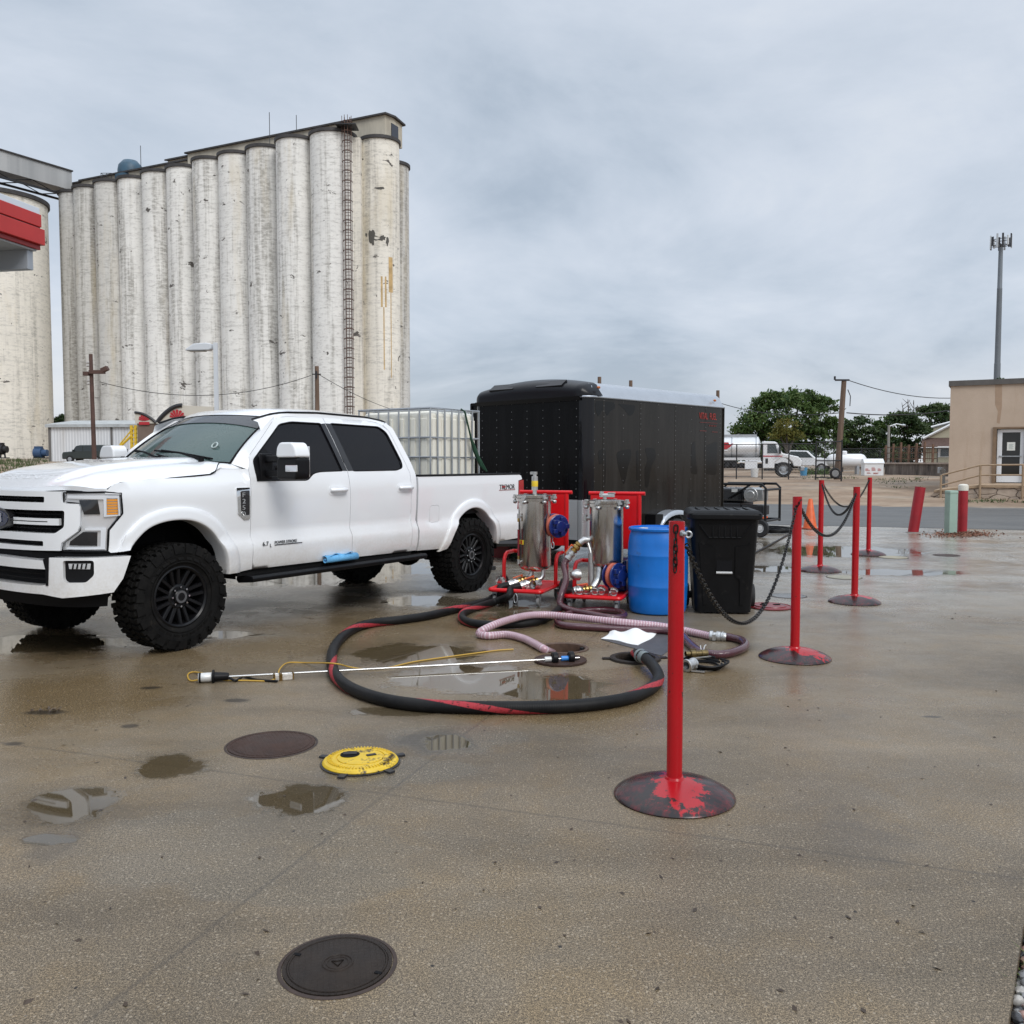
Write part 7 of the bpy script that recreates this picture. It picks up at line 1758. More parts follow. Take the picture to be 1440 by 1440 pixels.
        for (x, y) in ((-.10, -.30), (0, -.33), (.06, -.30), (.20, -.34), (-.16, -.36)):
            mb = MB(); camlock(mb, (x, y, .185), (x+.03, y-.04, .25), .034); mb.build('coupling', M_alu, root)
        mb = MB(); mb.bx(.08, .28, .0, .30, .18, .52); mb.cyl((.18, .0, .38), (.18, -.10, .38), .09, n=16); mb.build('pump', mat('pump_blue', (.012, .03, .13), .3), root, bevel=.02)
        mb = MB(); mb.cyl((tx-r-.0, ty+.0, .965), (tx-r-.045, ty-.01, .965), .022, n=10); mb.cyl((tx-r-.05, ty-.01, .93), (tx-r-.05, ty-.01, 1.0), .026, n=10); mb.build('side_port', M_alu, root)
    return root
build_cart(V(.17, 10.08, 0), R(-20), 'filter cart with a yellow tagged vent on its steel housing, nearer the pickup', False)
build_cart(V(.95, 9.62, 0), R(-18), 'filter cart with the maroon hose on its side inlet, next to the blue drum', True)

# ------------------------------------------------------------------ drum, bin, generator
def build_drum():
    p = ground_at(924.5, 860); root = empty('plastic_drum', p, R(20), 'blue plastic drum standing between the filter cart and the black bin', 'drum')
    m = mat('blue_plastic', (.004, .15, .54), .35, var=.10, vs=4, bump=.05, bs=20, stains=[((.02, .10, .30), 5, .62), ((.25, .36, .5), 26, .70)]); r = .312
    prof = [(0, .0), (.26, 0), (.285, .015), (.297, .05), (.303, .17), (.309, .28), (.3115, .287), (.309, .294), (.311, .42), (.311, .55), (.313, .60), (.3145, .607), (.312, .614), (.308, .72), (.297, .80), (.283, .84), (.281, .852), (.303, .858), (.307, .878), (.300, .888), (.285, .888), (.283, .872), (0, .868)]
    MB().lathe(prof, n=56).build('body', m, root, angle=40)
    for (x, y) in ((-.18, -.02), (.18, .03)): mb = MB(); mb.lathe([(.045, .868), (.045, .885), (.03, .887), (.03, .878), (0, .878)], (x, y, 0), n=18); mb.build('bung', m if x > 0 else mat('bung_white', (.6, .6, .55), .5), root)
build_drum()
def build_bin():
    p = ground_at(1013, 858); root = empty('wheeled_bin', p, R(-7), 'black plastic wheeled rubbish bin with a closed lid, right of the blue drum', 'bin')
    m = mat('bin_black', (.006, .006, .0065), .42, var=.3, vs=5, bump=.12, bs=160, spec=.18, stains=[((.02, .019, .018), 7, .60)])
    wb, wt, db, dt, h = .285, .345, .26, .36, 1.03
    def wall(u, w):   # u round the perimeter, w up
        q = rounded([(-1, -1), (1, -1), (1, 1), (-1, 1)], .30, 5); L = len(q); i = u*L; a, b = q[int(i) % L], q[(int(i)+1) % L]; f = i-int(i); x, y = a[0]+(b[0]-a[0])*f, a[1]+(b[1]-a[1])*f
        return V(x*(wb+(wt-wb)*w), y*(db+(dt-db)*w), .02+(h-.02)*w)
    mb = MB(); mb.grid(wall, 72, 20); mb.add([wall(i/72, 0) for i in range(72)], [tuple(range(72))])
    # stepped shoulders of the front
    def fy(z): return -(db+(dt-db)*((z-.02)/(h-.02)))
    def plate(poly, d, name=None):
        q = [V(x, fy(z)-d, z) for x, z in poly]; b = [V(x, fy(z)+.01, z) for x, z in poly]; n = len(poly); mb.add(q+b, [tuple(range(n))]+[(i, (i+1) % n, n+(i+1) % n, n+i) for i in range(n)])
    for s in (-1, 1):
        plate([(s*.105, .70), (s*.235, .72), (s*.25, .74), (s*.255, .735), (s*.20, .10), (s*.165, .10), (s*.155, .36), (s*.11, .40)], .012)
    plate([(-.26, .93), (.26, .93), (.16, .80), (-.16, .80)], .008)
    bd = mb.build('body', m, root, angle=40)
    mb = MB()
    for i in range(5): x = -.12+.06*i; mb.prism([(x-.006, .805), (x+.006, .805), (x+.006, .915), (x-.006, .915)], (0, fy(.86)-.016, 0), (1, 0, 0), (0, 0, 1), (0, 1, 0), .02)
    for s in (-1, 1): mb.tube([V(s*.262, fy(.93)-.010, .935), V(s*.16, fy(.80)-.010, .797)], .006, 5)
    mb.tube([V(-.16, fy(.8)-.010, .797), V(.16, fy(.8)-.010, .797)], .006, 5); mb.build('rib', m, bd)
    mb = MB(); mb.tube([V(-.08, fy(.44)-.012, .435), V(.08, fy(.44)-.012, .435)], .013, 10); mb.build('lift_bar', mat('pale_bar', (.55, .55, .54), .4), bd)
    mb = MB(); mb.bx(-.078, .078, fy(.52)-.004, fy(.52)+.02, .45, .61); mb.build('lift_recess', M_blkm, bd, smooth=False)
    mb = MB(); mb.prism(rounded([(-wt-.03, -dt-.04), (wt+.03, -dt-.04), (wt+.03, dt+.03), (-wt-.03, dt+.03)], .10), (0, 0, h-.05), (1, 0, 0), (0, 1, 0), (0, 0, 1), .06); mb.build('rim', m, root, bevel=.012)
    mb = MB()
    mb.grid(lambda u, w: V((u*2-1)*(wt+.02), (w*2-1)*(dt+.02), h+.012+.045*(1-max(abs(u*2-1), abs(w*2-1))**6)**.6 - .020*(1 if .12 < u < .88 and .12 < w < .88 else 0)), 24, 24); lid = mb.build('lid', m, root, angle=50)
    mb = MB()
    for i in range(6): x = -.25+.1*i; mb.bx(x-.006, x+.006, -.28, .26, h+.030, h+.050)
    mb.build('lid_rib', m, lid, smooth=False)
    mb = MB(); mb.tube([(-.24, dt+.02, h-.02), (-.24, dt+.09, h), (.24, dt+.09, h), (.24, dt+.02, h-.02)], .016, 8); mb.build('handle', m, root)
    for s in (-1, 1): mb = MB(); mb.lathe([(.04, -.025), (.12, -.03), (.13, 0), (.12, .03), (.04, .025)], (s*(wb+.06), db-.02, .13), (1, 0, 0), 22, close=True); mb.cyl((s*(wb-.02), db-.02, .13), (s*(wb+.09), db-.02, .13), .04, n=10); mb.build('wheel', M_tyre_far, root)
build_bin()
def build_generator():
    p = ground_at(1046, 752); k = p.y/FPX
    root = empty('pressure_washer', p, R(-35), 'black framed generator cart on small wheels, behind the trailer end', 'generator')
    W, D, H = .62, .45, 1.10; Mfr = mat('frame_black', (.007, .007, .008), .35, spec=.25)
    mb = MB()
    for y in (-D, D):
        mb.tube([(-W, y, .30), (-W, y, H*.93), (-W+.08, y, H), (W-.08, y, H), (W, y, H*.93), (W, y, .30)], .028, 8); mb.tube([(-W, y, .34), (W, y, .34)], .028, 8); mb.tube([(-W*.3, y, .80), (W*.5, y, H)], .022, 8)
    for x in (-W, W): mb.tube([(x, -D, .34), (x, D, .34)], .025, 8); mb.tube([(x, -D, H*.9), (x, D, H*.9)], .025, 8)
    mb.build('frame', Mfr, root)
    mb = MB(); mb.bx(-W+.06, W*.2, -D+.06, D-.05, .72, 1.02); mb.build('fuel_tank', mat('tank_black', (.010, .011, .014), .2, coat=.6), root, smooth=False, bevel=.05, seg=3)
    mb = MB(); mb.bx(-W+.08, W*.1, -D+.04, D-.05, .36, .70); mb.bx(W*.16, W-.05, -D+.03, -.05, .46, .66); mb.build('engine', M_dkst, root, smooth=False, bevel=.02)
    mb = MB(); mb.cyl((W*.5, -D-.02, .88), (W*.5, 0, .88), .15, n=18); mb.cyl((W*.5, -D-.05, .88), (W*.5, -D-.02, .88), .09, n=14); mb.bx(W*.55, W*.9, -D+.0, -.1, .76, 1.0); mb.build('motor', M_alu, root, bevel=.01)
    mb = MB(); mb.bx(-W+.1, -W+.24, -D+.03, -D+.05, .83, .90); mb.bx(-W*.2, 0, -D+.03, -D+.055, .93, 1.0); mb.build('decal', mat('pale_decal', (.6, .6, .58), .5), root, smooth=False)
    mb = MB(); mb.bx(W*.3, W-.1, -D+.02, 0, .38, .42); mb.build('tray', M_orange, root, smooth=False)
    for x in (-W*.62, W*.35, W*.85):
        mb = MB(); mb.lathe([(.09, -.05), (.17, -.055), (.19, 0), (.17, .055), (.09, .05)], (x, -D-.02, .19), (0, 1, 0), 24, close=True); w = mb.build('wheel', M_tyre_far, root)
        mb = MB(); mb.lathe([(0, -.05), (.05, -.05), (.06, -.03), (.095, -.045)], (x, -D-.02, .19), (0, 1, 0), 20); mb.build('hub', mat('hub_white', (.6, .6, .6), .4), w)
    # hoses lying beside it
    mb = MB(); r = random.Random(6)
    for i in range(4):
        c = ground_at(1083, 748); mb.tube([c+V(math.cos(t)*(.42+.04*i)+r.uniform(-.02, .02), math.sin(t)*(.55+.05*i), .02+.022*i) for t in np.linspace(0, 6.0, 40)], .014, 6)
    tag(mb.build('coiled_hose', M_blk), 'black hose in loose coils on the slab beside the generator cart', 'hose')
    a = [ground_at(u, v, .018) for u, v in ((1108, 752), (1085, 765), (1062, 777), (1045, 784), (1030, 789), (1012, 790))]
    tag(MB().tube(a, .018, 8).build('cable', M_blk), 'single black cable running from the generator cart towards the black bin', 'cable')
build_generator()

# ------------------------------------------------------------------ red posts and their chains
def post_material(name, splash):
    m, nt, b = newmat(name); b.inputs['Roughness'].default_value = .24; b.inputs['Specular IOR Level'].default_value = .5
    tc = nt.nodes.new('ShaderNodeTexCoord'); sp = nt.nodes.new('ShaderNodeSeparateXYZ'); nt.links.new(tc.outputs['Object'], sp.inputs[0])
    n = nnoise(nt, 9, 8, .72); n2 = nnoise(nt, 2.5, 5, .6, stretch=(1, 1, .3)); n3 = nnoise(nt, 26, 5, .65, stretch=(1, 1, .45))
    red = nmix(nt, nramp(nt, n2, [(.3, 0), (.7, 1)]), (.46, .004, .009), (.33, .005, .010))
    if not splash: c = nmix(nt, nramp(nt, n3, [(.66, 0), (.68, 1)]), red, (.035, .014, .012))
    else:
        v = nt.nodes.new('ShaderNodeVectorMath'); v.operation = 'MULTIPLY'; nt.links.new(tc.outputs['Object'], v.inputs[0]); v.inputs[1].default_value = (1, .62, 0); ad = nt.nodes.new('ShaderNodeVectorMath'); ad.operation = 'ADD'; nt.links.new(v.outputs[0], ad.inputs[0]); ad.inputs[1].default_value = (0, .05, 0)
        ln = nt.nodes.new('ShaderNodeVectorMath'); ln.operation = 'LENGTH'; nt.links.new(ad.outputs[0], ln.inputs[0])
        f = nmath(nt, 'ADD', nmath(nt, 'MULTIPLY', ln.outputs['Value'], -3.6), nmath(nt, 'MULTIPLY_ADD', n3, .9, nmath(nt, 'MULTIPLY', n, .9))); c = nmix(nt, nramp(nt, f, [(.49, 0), (.58, 1)]), nmix(nt, nramp(nt, n3, [(.45, 0), (.7, .9)]), (.014, .008, .008), (.11, .010, .012)), red)
    nt.links.new(c, b.inputs['Base Color']); nbump(nt, n, .15, .004, b); return m
M_post = post_material('red_post_paint', False); M_pbase = post_material('worn_base_paint', True); M_chain = mat('blackened_chain', (.022, .021, .020), .38, .8, var=.4, vs=30)
POSTS = []
def build_post(u, v, h, lbl, rot=0):
    p = ground_at(u, v); root = empty('barrier_post', p, R(rot), lbl, 'barrier post', 'red chain barrier posts'); POSTS.append(p)
    mb = MB(); mb.lathe([(.0365, .05), (.0365, h), (.030, h), (.030, h-.06), (0, h-.07)], n=28); mb.build('pole', M_post, root, angle=40)
    mb = MB(); mb.lathe([(.277, .0), (.281, .006), (.276, .013), (.26, .024), (.225, .043), (.18, .059), (.12, .073), (.07, .081), (.046, .084), (.041, .094), (.034, .096)], n=56); mb.build('base', M_pbase, root, angle=40)
    return root
H_ = 1.288
near = build_post(948, 1119, H_, 'nearest red post on a worn domed base, with a loose chain end on its front')
build_post(1117.5, 925, H_, 'second nearest red post, domed base half black and half red, right of the bin', 40)
build_post(1201.5, 847, H_, 'red post with chains leaving it both ways, third nearest of its line', 80)
build_post(1153, 803, 1.305, 'red post just right of the orange traffic cone', 130)
build_post(1221, 780, 1.305, 'red post farthest to the right and back among the chained posts', 200)
mb = MB(); mb.cyl((.015, -.034, 1.235), (.038, -.045, 1.232), .009, n=10); mb.torus((.045, -.046, 1.231), (.2, 1, .1), .014, .005, 14, 6); mb.cyl((.014, -.032, 1.236), (.024, -.040, 1.235), .015, n=6); mb.build('eye_bolt', M_galv, near)
def chain_links(mb, pts, pitch=.030, r=.0036, w=.0105):
    P = [V(*p) for p in pts]; L = [0]
    for a, b in zip(P, P[1:]): L.append(L[-1]+(b-a).length)
    n = int(L[-1]/pitch)
    for i in range(n):
        s = (i+.5)*pitch; j = max(0, min(len(P)-2, int(np.searchsorted(L, s))-1)); f = (s-L[j])/max(1e-6, L[j+1]-L[j]); c = P[j].lerp(P[j+1], f); t = (P[j+1]-P[j]).normalized()
        u = t.cross(V(0, 0, 1)); u = u.normalized() if u.length > .01 else V(1, 0, 0); v_ = t.cross(u)
        d = (u+v_) if i % 2 else (u-v_); d.normalize()
        hl = pitch*.72
        mb.tube([c+t*(math.cos(a)*w*.9+(hl-w if math.cos(a) > 0 else -(hl-w)))+d*math.sin(a)*w for a in np.linspace(.2, 2*math.pi+.2, 11)[:-1]], r, 5, closed=True)
def hang(a, b, s, n=40):
    return [a.lerp(b, i/n)-V(0, 0, s*4*(i/n)*(1-i/n)) for i in range(n+1)]
Z_ = V(0, 0, 1)
for (i, j, za, zb, s, lbl) in ((0, 1, 1.18, 1.22, .62, 'dark chain sagging low between the two nearest red posts'), (1, 2, 1.235, 1.22, .36, 'dark chain between the second and third nearest red posts, passing below the cone'), (2, 3, 1.22, 1.26, .34, 'dark chain from the third nearest post back to the post by the cone'), (3, 4, 1.27, 1.27, .40, 'dark chain between the two farthest red posts')):
    a, b = POSTS[i]+Z_*za, POSTS[j]+Z_*zb; d = (b-a).normalized()*.037; d.z = 0
    if i == 0: a = a+V(.03, -.02, 0)
    mb = MB(); chain_links(mb, hang(a+d, b-d, s), .030 if i == 0 else .034, .0036 if i == 0 else .0042, .0105 if i == 0 else .012)
    tag(mb.build('chain', M_chain), lbl, 'chain', 'chains between the red posts')
mb = MB(); q = POSTS[0]; chain_links(mb, [q+V(-.012, -.041, 1.27), q+V(-.013, -.042, 1.2), q+V(-.014, -.042, 1.06)], .030, .0036, .0105)
tag(mb.build('chain', M_chain), 'short loose chain end hanging down the front of the nearest red post', 'chain')
mb = MB(); q = POSTS[1]; chain_links(mb, [q+V(-.03, -.03, 1.19), q+V(0, -.043, 1.24), q+V(.028, -.032, 1.275)], .030, .0036, .0105); tag(mb.build('chain', M_chain), 'bit of chain wrapped over the top of the second nearest red post', 'chain')

# ------------------------------------------------------------------ cone, bollards, pedestal
def build_roadside():
    p = ground_at(1139, 744); root = empty('traffic_cone', p, R(15), 'orange traffic cone on the slab near the road, beside a red post', 'cone')
    m = mat('cone_orange', (.62, .10, .018), .5, var=.2, vs=9)
    mb = MB(); mb.lathe([(.165, .03), (.15, .06), (.045, .70), (.035, .71), (.03, .70), (.03, .6)], n=28); mb.build('body', m, root)
    mb = MB(); mb.prism(rounded([(-.2, -.2), (.2, -.2), (.2, .2), (-.2, .2)], .05), (0, 0, 0), (1, 0, 0), (0, 1, 0), (0, 0, 1), .03); mb.build('base', mat('cone_base', (.25, .045, .015), .6, var=.3, vs=9), root, bevel=.006)
    Mr = mat('bollard_red', (.30, .010, .018), .42, var=.18, vs=4)
    p = ground_at(1284, 749); root = empty('bollard', p, 0, 'dark red steel bollard leaning to the right at the roadside', 'bollard')
    mb = MB(); d = V(.135, 0, 1).normalized(); mb.lathe([(.112, -.2), (.112, 1.02), (.104, 1.02), (.104, .95), (0, .94)], (0, 0, 0), d, 28); mb.build('pipe', Mr, root, angle=40)
    mb = MB(); mb.lathe([(.16, .0), (.15, .014), (.11, .02)], n=24); mb.build('footing', mat('footing_grey', (.2, .18, .16), .8), root)
    p = ground_at(1353, 748.5); root = empty('bollard', p, 0, 'upright dark red bollard with a white domed cap, right of the green pedestal', 'bollard')
    mb = MB(); mb.lathe([(.10, -.1), (.10, .96)], n=28); mb.build('pipe', Mr, root)
    mb = MB(); mb.lathe([(.104, .93), (.106, 1.02), (.10, 1.05), (.07, 1.072), (0, 1.08)], n=28); mb.build('cap', mat('cap_cream', (.66, .63, .55), .5), root)
    p = ground_at(1336.5, 750.5); root = empty('utility_pedestal', p, R(8), 'pale green square utility pedestal between the two dark red bollards', 'pedestal')
    mg = mat('pale_green', (.29, .40, .335), .55, var=.08, vs=6)
    mb = MB(); mb.bx(-.095, .095, -.095, .095, 0, .89); mb.build('body', mg, root, smooth=False, bevel=.012); mb = MB(); mb.bx(-.103, .103, -.103, .103, .87, .945); mb.build('cap', mg, root, smooth=False, bevel=.02)
    mb = MB()
    for i in range(7):
        for x in (-.06, .06): mb.cyl((x, -.098, .14+i*.11), (x, -.094, .14+i*.11), .007, n=6)
    mb.build('screw', M_galv, root)
    # rusty leaves and grit swept round their feet
    mb = MB(); r = random.Random(9)
    for i in range(900):
        u = r.gauss(1352, 24); v = 752+r.gauss(0, 2.2); p = ground_at(u, v, .006); a = r.uniform(0, 6.3); s = r.uniform(.015, .05); t = V(math.cos(a)*s, math.sin(a)*s, r.uniform(0, .02)); n_ = V(-math.sin(a)*s*.5, math.cos(a)*s*.5, r.uniform(0, .03))
        mb.add([p, p+t, p+t+n_, p+n_], [(0, 1, 2, 3)])
    tag(mb.build('dead_leaves', mat('dead_leaf', (.17, .075, .045), .8, var=.5, vs=3), smooth=False), kind='stuff')
build_roadside()
# ------------------------------------------------------------------ hoses
def smooth_path(pts, n=10):
    """Catmull-Rom through the points"""
    P = [V(*p) for p in pts]; P = [P[0]*2-P[1]]+P+[P[-1]*2-P[-2]]; out = []
    for i in range(1, len(P)-2):
        for k in range(n):
            t = k/n; a, b, c, d = P[i-1:i+3]
            out.append(.5*((2*b)+(c-a)*t+(2*a-5*b+4*c-d)*t*t+(3*b-a-3*c+d)*t**3))
    return out+[P[-2]]
def hose_material(name, col, col2, stripe, rough, pitch=0, clear=False):
    """uses the stored 'along' and 'around' attributes: spiral stripe or helix ribs"""
    m, nt, b = newmat(name); b.inputs['Roughness'].default_value = rough
    at = nt.nodes.new('ShaderNodeAttribute'); at.attribute_name = 'run'; sp = nt.nodes.new('ShaderNodeSeparateXYZ'); nt.links.new(at.outputs['Vector'], sp.inputs[0])
    n = nnoise(nt, 7, 6, .65)
    if stripe:   # red band wound slowly round a black hose
        ph = nmath(nt, 'MULTIPLY', sp.outputs[0], 4.4); f = nmath(nt, 'ADD', nmath(nt, 'MULTIPLY', sp.outputs[1], nmath(nt, 'COSINE', ph)), nmath(nt, 'MULTIPLY', sp.outputs[2], nmath(nt, 'SINE', ph)))
        f = nramp(nt, f, [(.84, 0), (.88, 1)])
        f = nmath(nt, 'MULTIPLY', f, nramp(nt, nnoise(nt, 60, 3, .6), [(.36, .15), (.46, 1)]))
        c = nmix(nt, nramp(nt, n, [(.4, 0), (.75, .8)]), col, (.018, .017, .016)); b.inputs['Specular IOR Level'].default_value = .2; c = nmix(nt, f, c, col2); h = nmath(nt, 'SINE', nmath(nt, 'MULTIPLY', sp.outputs[0], 420))
        nt.links.new(c, b.inputs['Base Color']); nbump(nt, h, .12, .003, b)
    else:
        h = nmath(nt, 'SINE', nmath(nt, 'MULTIPLY', sp.outputs[0], 2*math.pi/pitch))
        c = nmix(nt, nramp(nt, h, [(0, 0), (1, 1)]), col, col2); c = nmix(nt, nramp(nt, n, [(.4, 0), (.75, .45)]), c, tuple(q*.6 for q in col))
        nt.links.new(c, b.inputs['Base Color']); b.inputs['Coat Weight'].default_value = .6; b.inputs['Coat Roughness'].default_value = .1
        if clear: b.inputs['Subsurface Weight'].default_value = .15; b.inputs['Subsurface Radius'].default_value = (.02, .012, .012)
        nbump(nt, h, .35, .004, b)
    return m
def hose(pts, r, m, name, lbl, parent=None, n=16):
    P = smooth_path(pts); mb = MB(); mb.tube(P, r, n); o = mb.build(name, m, parent, angle=60)
    L = [0]
    for a, b in zip(P, P[1:]): L.append(L[-1]+(b-a).length)
    at = o.data.attributes.new('run', 'FLOAT_VECTOR', 'POINT')
    at.data.foreach_set('vector', [q for i in range(len(P)) for k in range(n) for q in (L[i], math.cos(2*math.pi*k/n), math.sin(2*math.pi*k/n))])
    if lbl: tag(o, lbl, 'hose')
    return o
M_hb = hose_material('black_striped_hose', (.006, .006, .0065), (.36, .035, .045), True, .5)
M_hm = hose_material('maroon_hose', (.062, .012, .020), (.085, .018, .028), False, .22, .011)
M_hc = hose_material('clear_pink_hose', (.43, .25, .29), (.60, .49, .53), False, .22, .026, True)
def G(u, v, z): p = ground_at(u, v, z); return (p.x, p.y, p.z)
c1 = Matrix.Translation((.17, 10.08, 0)) @ Matrix.Rotation(R(-20), 4, 'Z'); c2 = Matrix.Translation((.95, 9.62, 0)) @ Matrix.Rotation(R(-18), 4, 'Z')
rb = .041
big = [tuple(c1 @ V(-.11, -.24, .209)), tuple(c1 @ V(-.20, -.32, .18)), G(704, 835, .115), G(694, 840, .07), G(683, 846, rb), G(643, 856, rb), G(604, 865.5, rb), G(564, 871.5, rb), G(525, 876, rb), G(498, 884, rb), G(477, 900, rb), G(467, 919, rb), G(469, 944, rb), G(484, 962, rb), G(514, 976.5, rb), G(556, 987, rb), G(611, 993, rb), G(681, 995, rb), G(742, 995, rb), G(803, 993, rb), G(858, 987, rb), G(895, 978, rb), G(920, 964, rb), G(926, 951, rb+.01), G(919, 937, rb+.03), G(908, 926, .085), G(898, 920.5, .085), G(893, 920, .03), G(891, 924, -.10)]
hose(big, rb, M_hb, 'fuel_hose', 'long black hose with a red spiral stripe, laid in a big loop')
# its cuff where it enters the port
p0, p1 = V(*G(905, 924, .085)), V(*G(897.5, 920.5, .083)); mb = MB(); u_ = (p1-p0).normalized(); mb.lathe([(rb+.004, -.05), (rb+.007, -.03), (rb+.007, .02), (rb+.004, .03)], p0, u_, 20); mb.lathe([(rb+.010, .03), (rb+.014, .05), (rb+.010, .07)], p0, u_, 20)
tag(mb.build('hose_cuff', mat('cuff_grey', (.17, .20, .20), .4)), 'grey clamp cuff on the black hose end, at the open ground port', 'hose cuff')
sec = [tuple(c1 @ V(.043, -.295, .21)), tuple(c1 @ V(-.05, -.38, .185)), G(716, 837.5, .13), G(703, 843.5, .07), G(689, 848, rb), G(661, 857, rb), G(650, 864, rb), G(652, 871.5, rb), G(669, 877, rb), G(698, 878.5, rb), G(737, 877, rb), G(761, 872, rb), G(780, 862, rb), G(791, 851, .07), G(797, 841, .12), G(803, 832, .18), tuple(c2 @ V(-.33, -.42, .215))]
hose(sec, rb*.95, M_hb, 'fuel_hose', 'shorter black hose joining the two filter carts low over the slab')
rm = .034
i1 = c2 @ V(-.305, -.193, .545)
mar = [tuple(i1), tuple(i1+V(-.045, -.02, -.075)), G(796, 815, .33), G(789.5, 836, .19), G(788, 849, .10), G(800, 857, rm+.03), G(825, 862.5, rm+.02), G(854, 868, rm+.01), G(872, 868.5, rm), G(878, 864.5, rm), G(869, 860, rm), G(845, 857.5, rm), G(815, 860, rm), G(793, 866, rm), G(784, 873, rm), G(793, 879.5, rm), G(834, 882.5, rm), G(885, 885, rm), G(935, 887, rm), G(957, 892, rm), G(970, 905, rm), G(986, 917, rm), G(1014, 920.5, rm), G(1038, 915, rm), G(1048.5, 907.5, rm), G(1044, 901, rm), G(1032, 897.5, rm), G(1021, 895.5, rm)]
hose(mar, rm, M_hm, 'suction_hose', 'ribbed maroon hose curling from the right filter cart round to a metal coupling')
clr = [G(1001, 895, rm), G(985, 891.5, rm), G(959, 886, rm+.01), G(925, 880, rm+.035), G(885, 876, rm+.055), G(845, 872, rm+.065), G(803, 867.5, rm+.065), G(766, 864.5, .105), G(736, 866.5, .118), G(703, 875.5, .112), G(680, 885.5, .07), G(674, 891.5, rm), G(686, 894, rm), G(712, 892.5, rm), G(735, 897.5, rm), G(753, 906, rm), G(766, 913.5, rm-.01), G(776, 918, -.06), G(784, 920, -.22)]
hose(clr, rm, M_hc, 'suction_hose', 'pale pink translucent ribbed hose running into the open manhole')
a, b = V(*G(1021.5, 896, rm)), V(*G(999, 894.6, rm)); mb = MB(); u_ = (b-a).normalized(); Lc = (b-a).length
mb.lathe([(.036, 0), (.040, .01), (.040, .045), (.046, .05), (.046, .085), (.038, .09), (.038, .11), (.050, .115), (.050, .14), (.040, .145), (.038, Lc)], a, u_, 20)
for s in (.03, .075, .125): mb.torus(a+u_*s, u_, .045, .006, 18, 6)
for s in (-1, 1): mb.box(a+u_*.12+V(0, s*.055, 0), (.03, .014, .05))
tag(mb.build('hose_coupling', M_alu), 'silver metal coupling joining the maroon hose to the pink hose', 'coupling')

# ------------------------------------------------------------------ covers and ports in the slab
def cast_iron(name, col, pat):
    m, nt, b = newmat(name); b.inputs['Metallic'].default_value = .1; b.inputs['Specular IOR Level'].default_value = .16
    tc = nt.nodes.new('ShaderNodeTexCoord'); v = nt.nodes.new('ShaderNodeTexVoronoi'); v.inputs['Scale'].default_value = pat; v.distance = 'CHEBYCHEV'; v.inputs['Randomness'].default_value = 0; nt.links.new(tc.outputs['Object'], v.inputs['Vector'])
    n = nnoise(nt, 7, 6, .7); nt.links.new(nmix(nt, nramp(nt, n, [(.35, 0), (.65, 1)]), col, tuple(c*1.7 for c in col)), b.inputs['Base Color'])
    nt.links.new(nramp(nt, nnoise(nt, 3, 5, .6), [(.35, .32), (.65, .65)]), b.inputs['Roughness']); nbump(nt, nramp(nt, v.outputs['Distance'], [(.30, 1), (.42, 0)]), .55, .004, b); return m
M_ci = cast_iron('cast_iron', (.020, .015, .012), 55); M_cib = cast_iron('brown_cast_iron', (.038, .022, .017), 48)
M_grout = mat('dark_joint', (.03, .026, .022), .6)
def cover(u, v, r, m, lbl, kind=0, h=.006, extra=None):
    p = ground_at(u, v); root = empty('manhole_cover', p, rnd.uniform(0, 3), lbl, 'manhole cover')
    mb = MB(); mb.lathe([(r+.016, .0015), (r+.012, h*.6), (r+.004, h*.65), (r+.003, h*.1)], n=64); mb.build('frame', mat('rusty_frame', (.035, .02, .014), .6, var=.4, vs=20) if not bpy.data.materials.get('rusty_frame') else bpy.data.materials['rusty_frame'], root)
    mb = MB(); mb.lathe([(r, -.005), (r, h), (r*.93, h), (r*.925, h-.002), (r*.88, h-.002), (r*.875, h), (r*.5, h+.001), (0, h+.001)], n=64); lid = mb.build('lid', m, root, angle=25)
    if kind == 1:   # ring with a triangle emblem in the middle, pry slots
        mb = MB(); mb.torus((0, 0, h+.001), (0, 0, 1), r*.27, .0035, 40, 6); mb.torus((0, 0, h+.001), (0, 0, 1), r*.20, .0025, 36, 6)
        t = [V(math.cos(a)*r*.12, math.sin(a)*r*.12, h+.002) for a in (R(-90), R(30), R(150))]; mb.tube(t, .003, 5, closed=True); mb.torus((0, 0, h), (0, 0, 1), r*.90, .003, 60, 6); mb.build('emblem', m, lid)
        root.rotation_euler = (0, 0, R(12)); 
        for a in (-.6, 2.6): mb = MB(); mb.box((math.cos(a)*r*.86, math.sin(a)*r*.86, h+.001), (.022, .012, .004), a); mb.build('pry_slot', M_blkm, lid, smooth=False)
    return root, lid
cover(475, 1357, .168, M_ci, 'round dark manhole cover with a ringed triangle in its centre, nearest the camera', 1)
cover(382, 1047, .236, M_cib, 'round brown patterned manhole cover left of the yellow lid')
cover(1256, 784, .22, mat('pale_cover', (.30, .26, .17), .4, var=.3, vs=9), 'pale yellowish manhole cover between the two farthest red posts')
cover(1187, 812, .22, mat('pale_cover_grey', (.27, .25, .18), .4, var=.3, vs=9), 'pale cover on the slab beside the third nearest red post')
cover(1331, 781, .20, M_cib, 'small dark cover on the slab out towards the leaning bollard')
cover(1108, 838, .20, mat('wet_grey_lid', (.10, .095, .088), .2, var=.3, vs=9), 'wet grey cover just behind the red lid by the bin', h=.004)
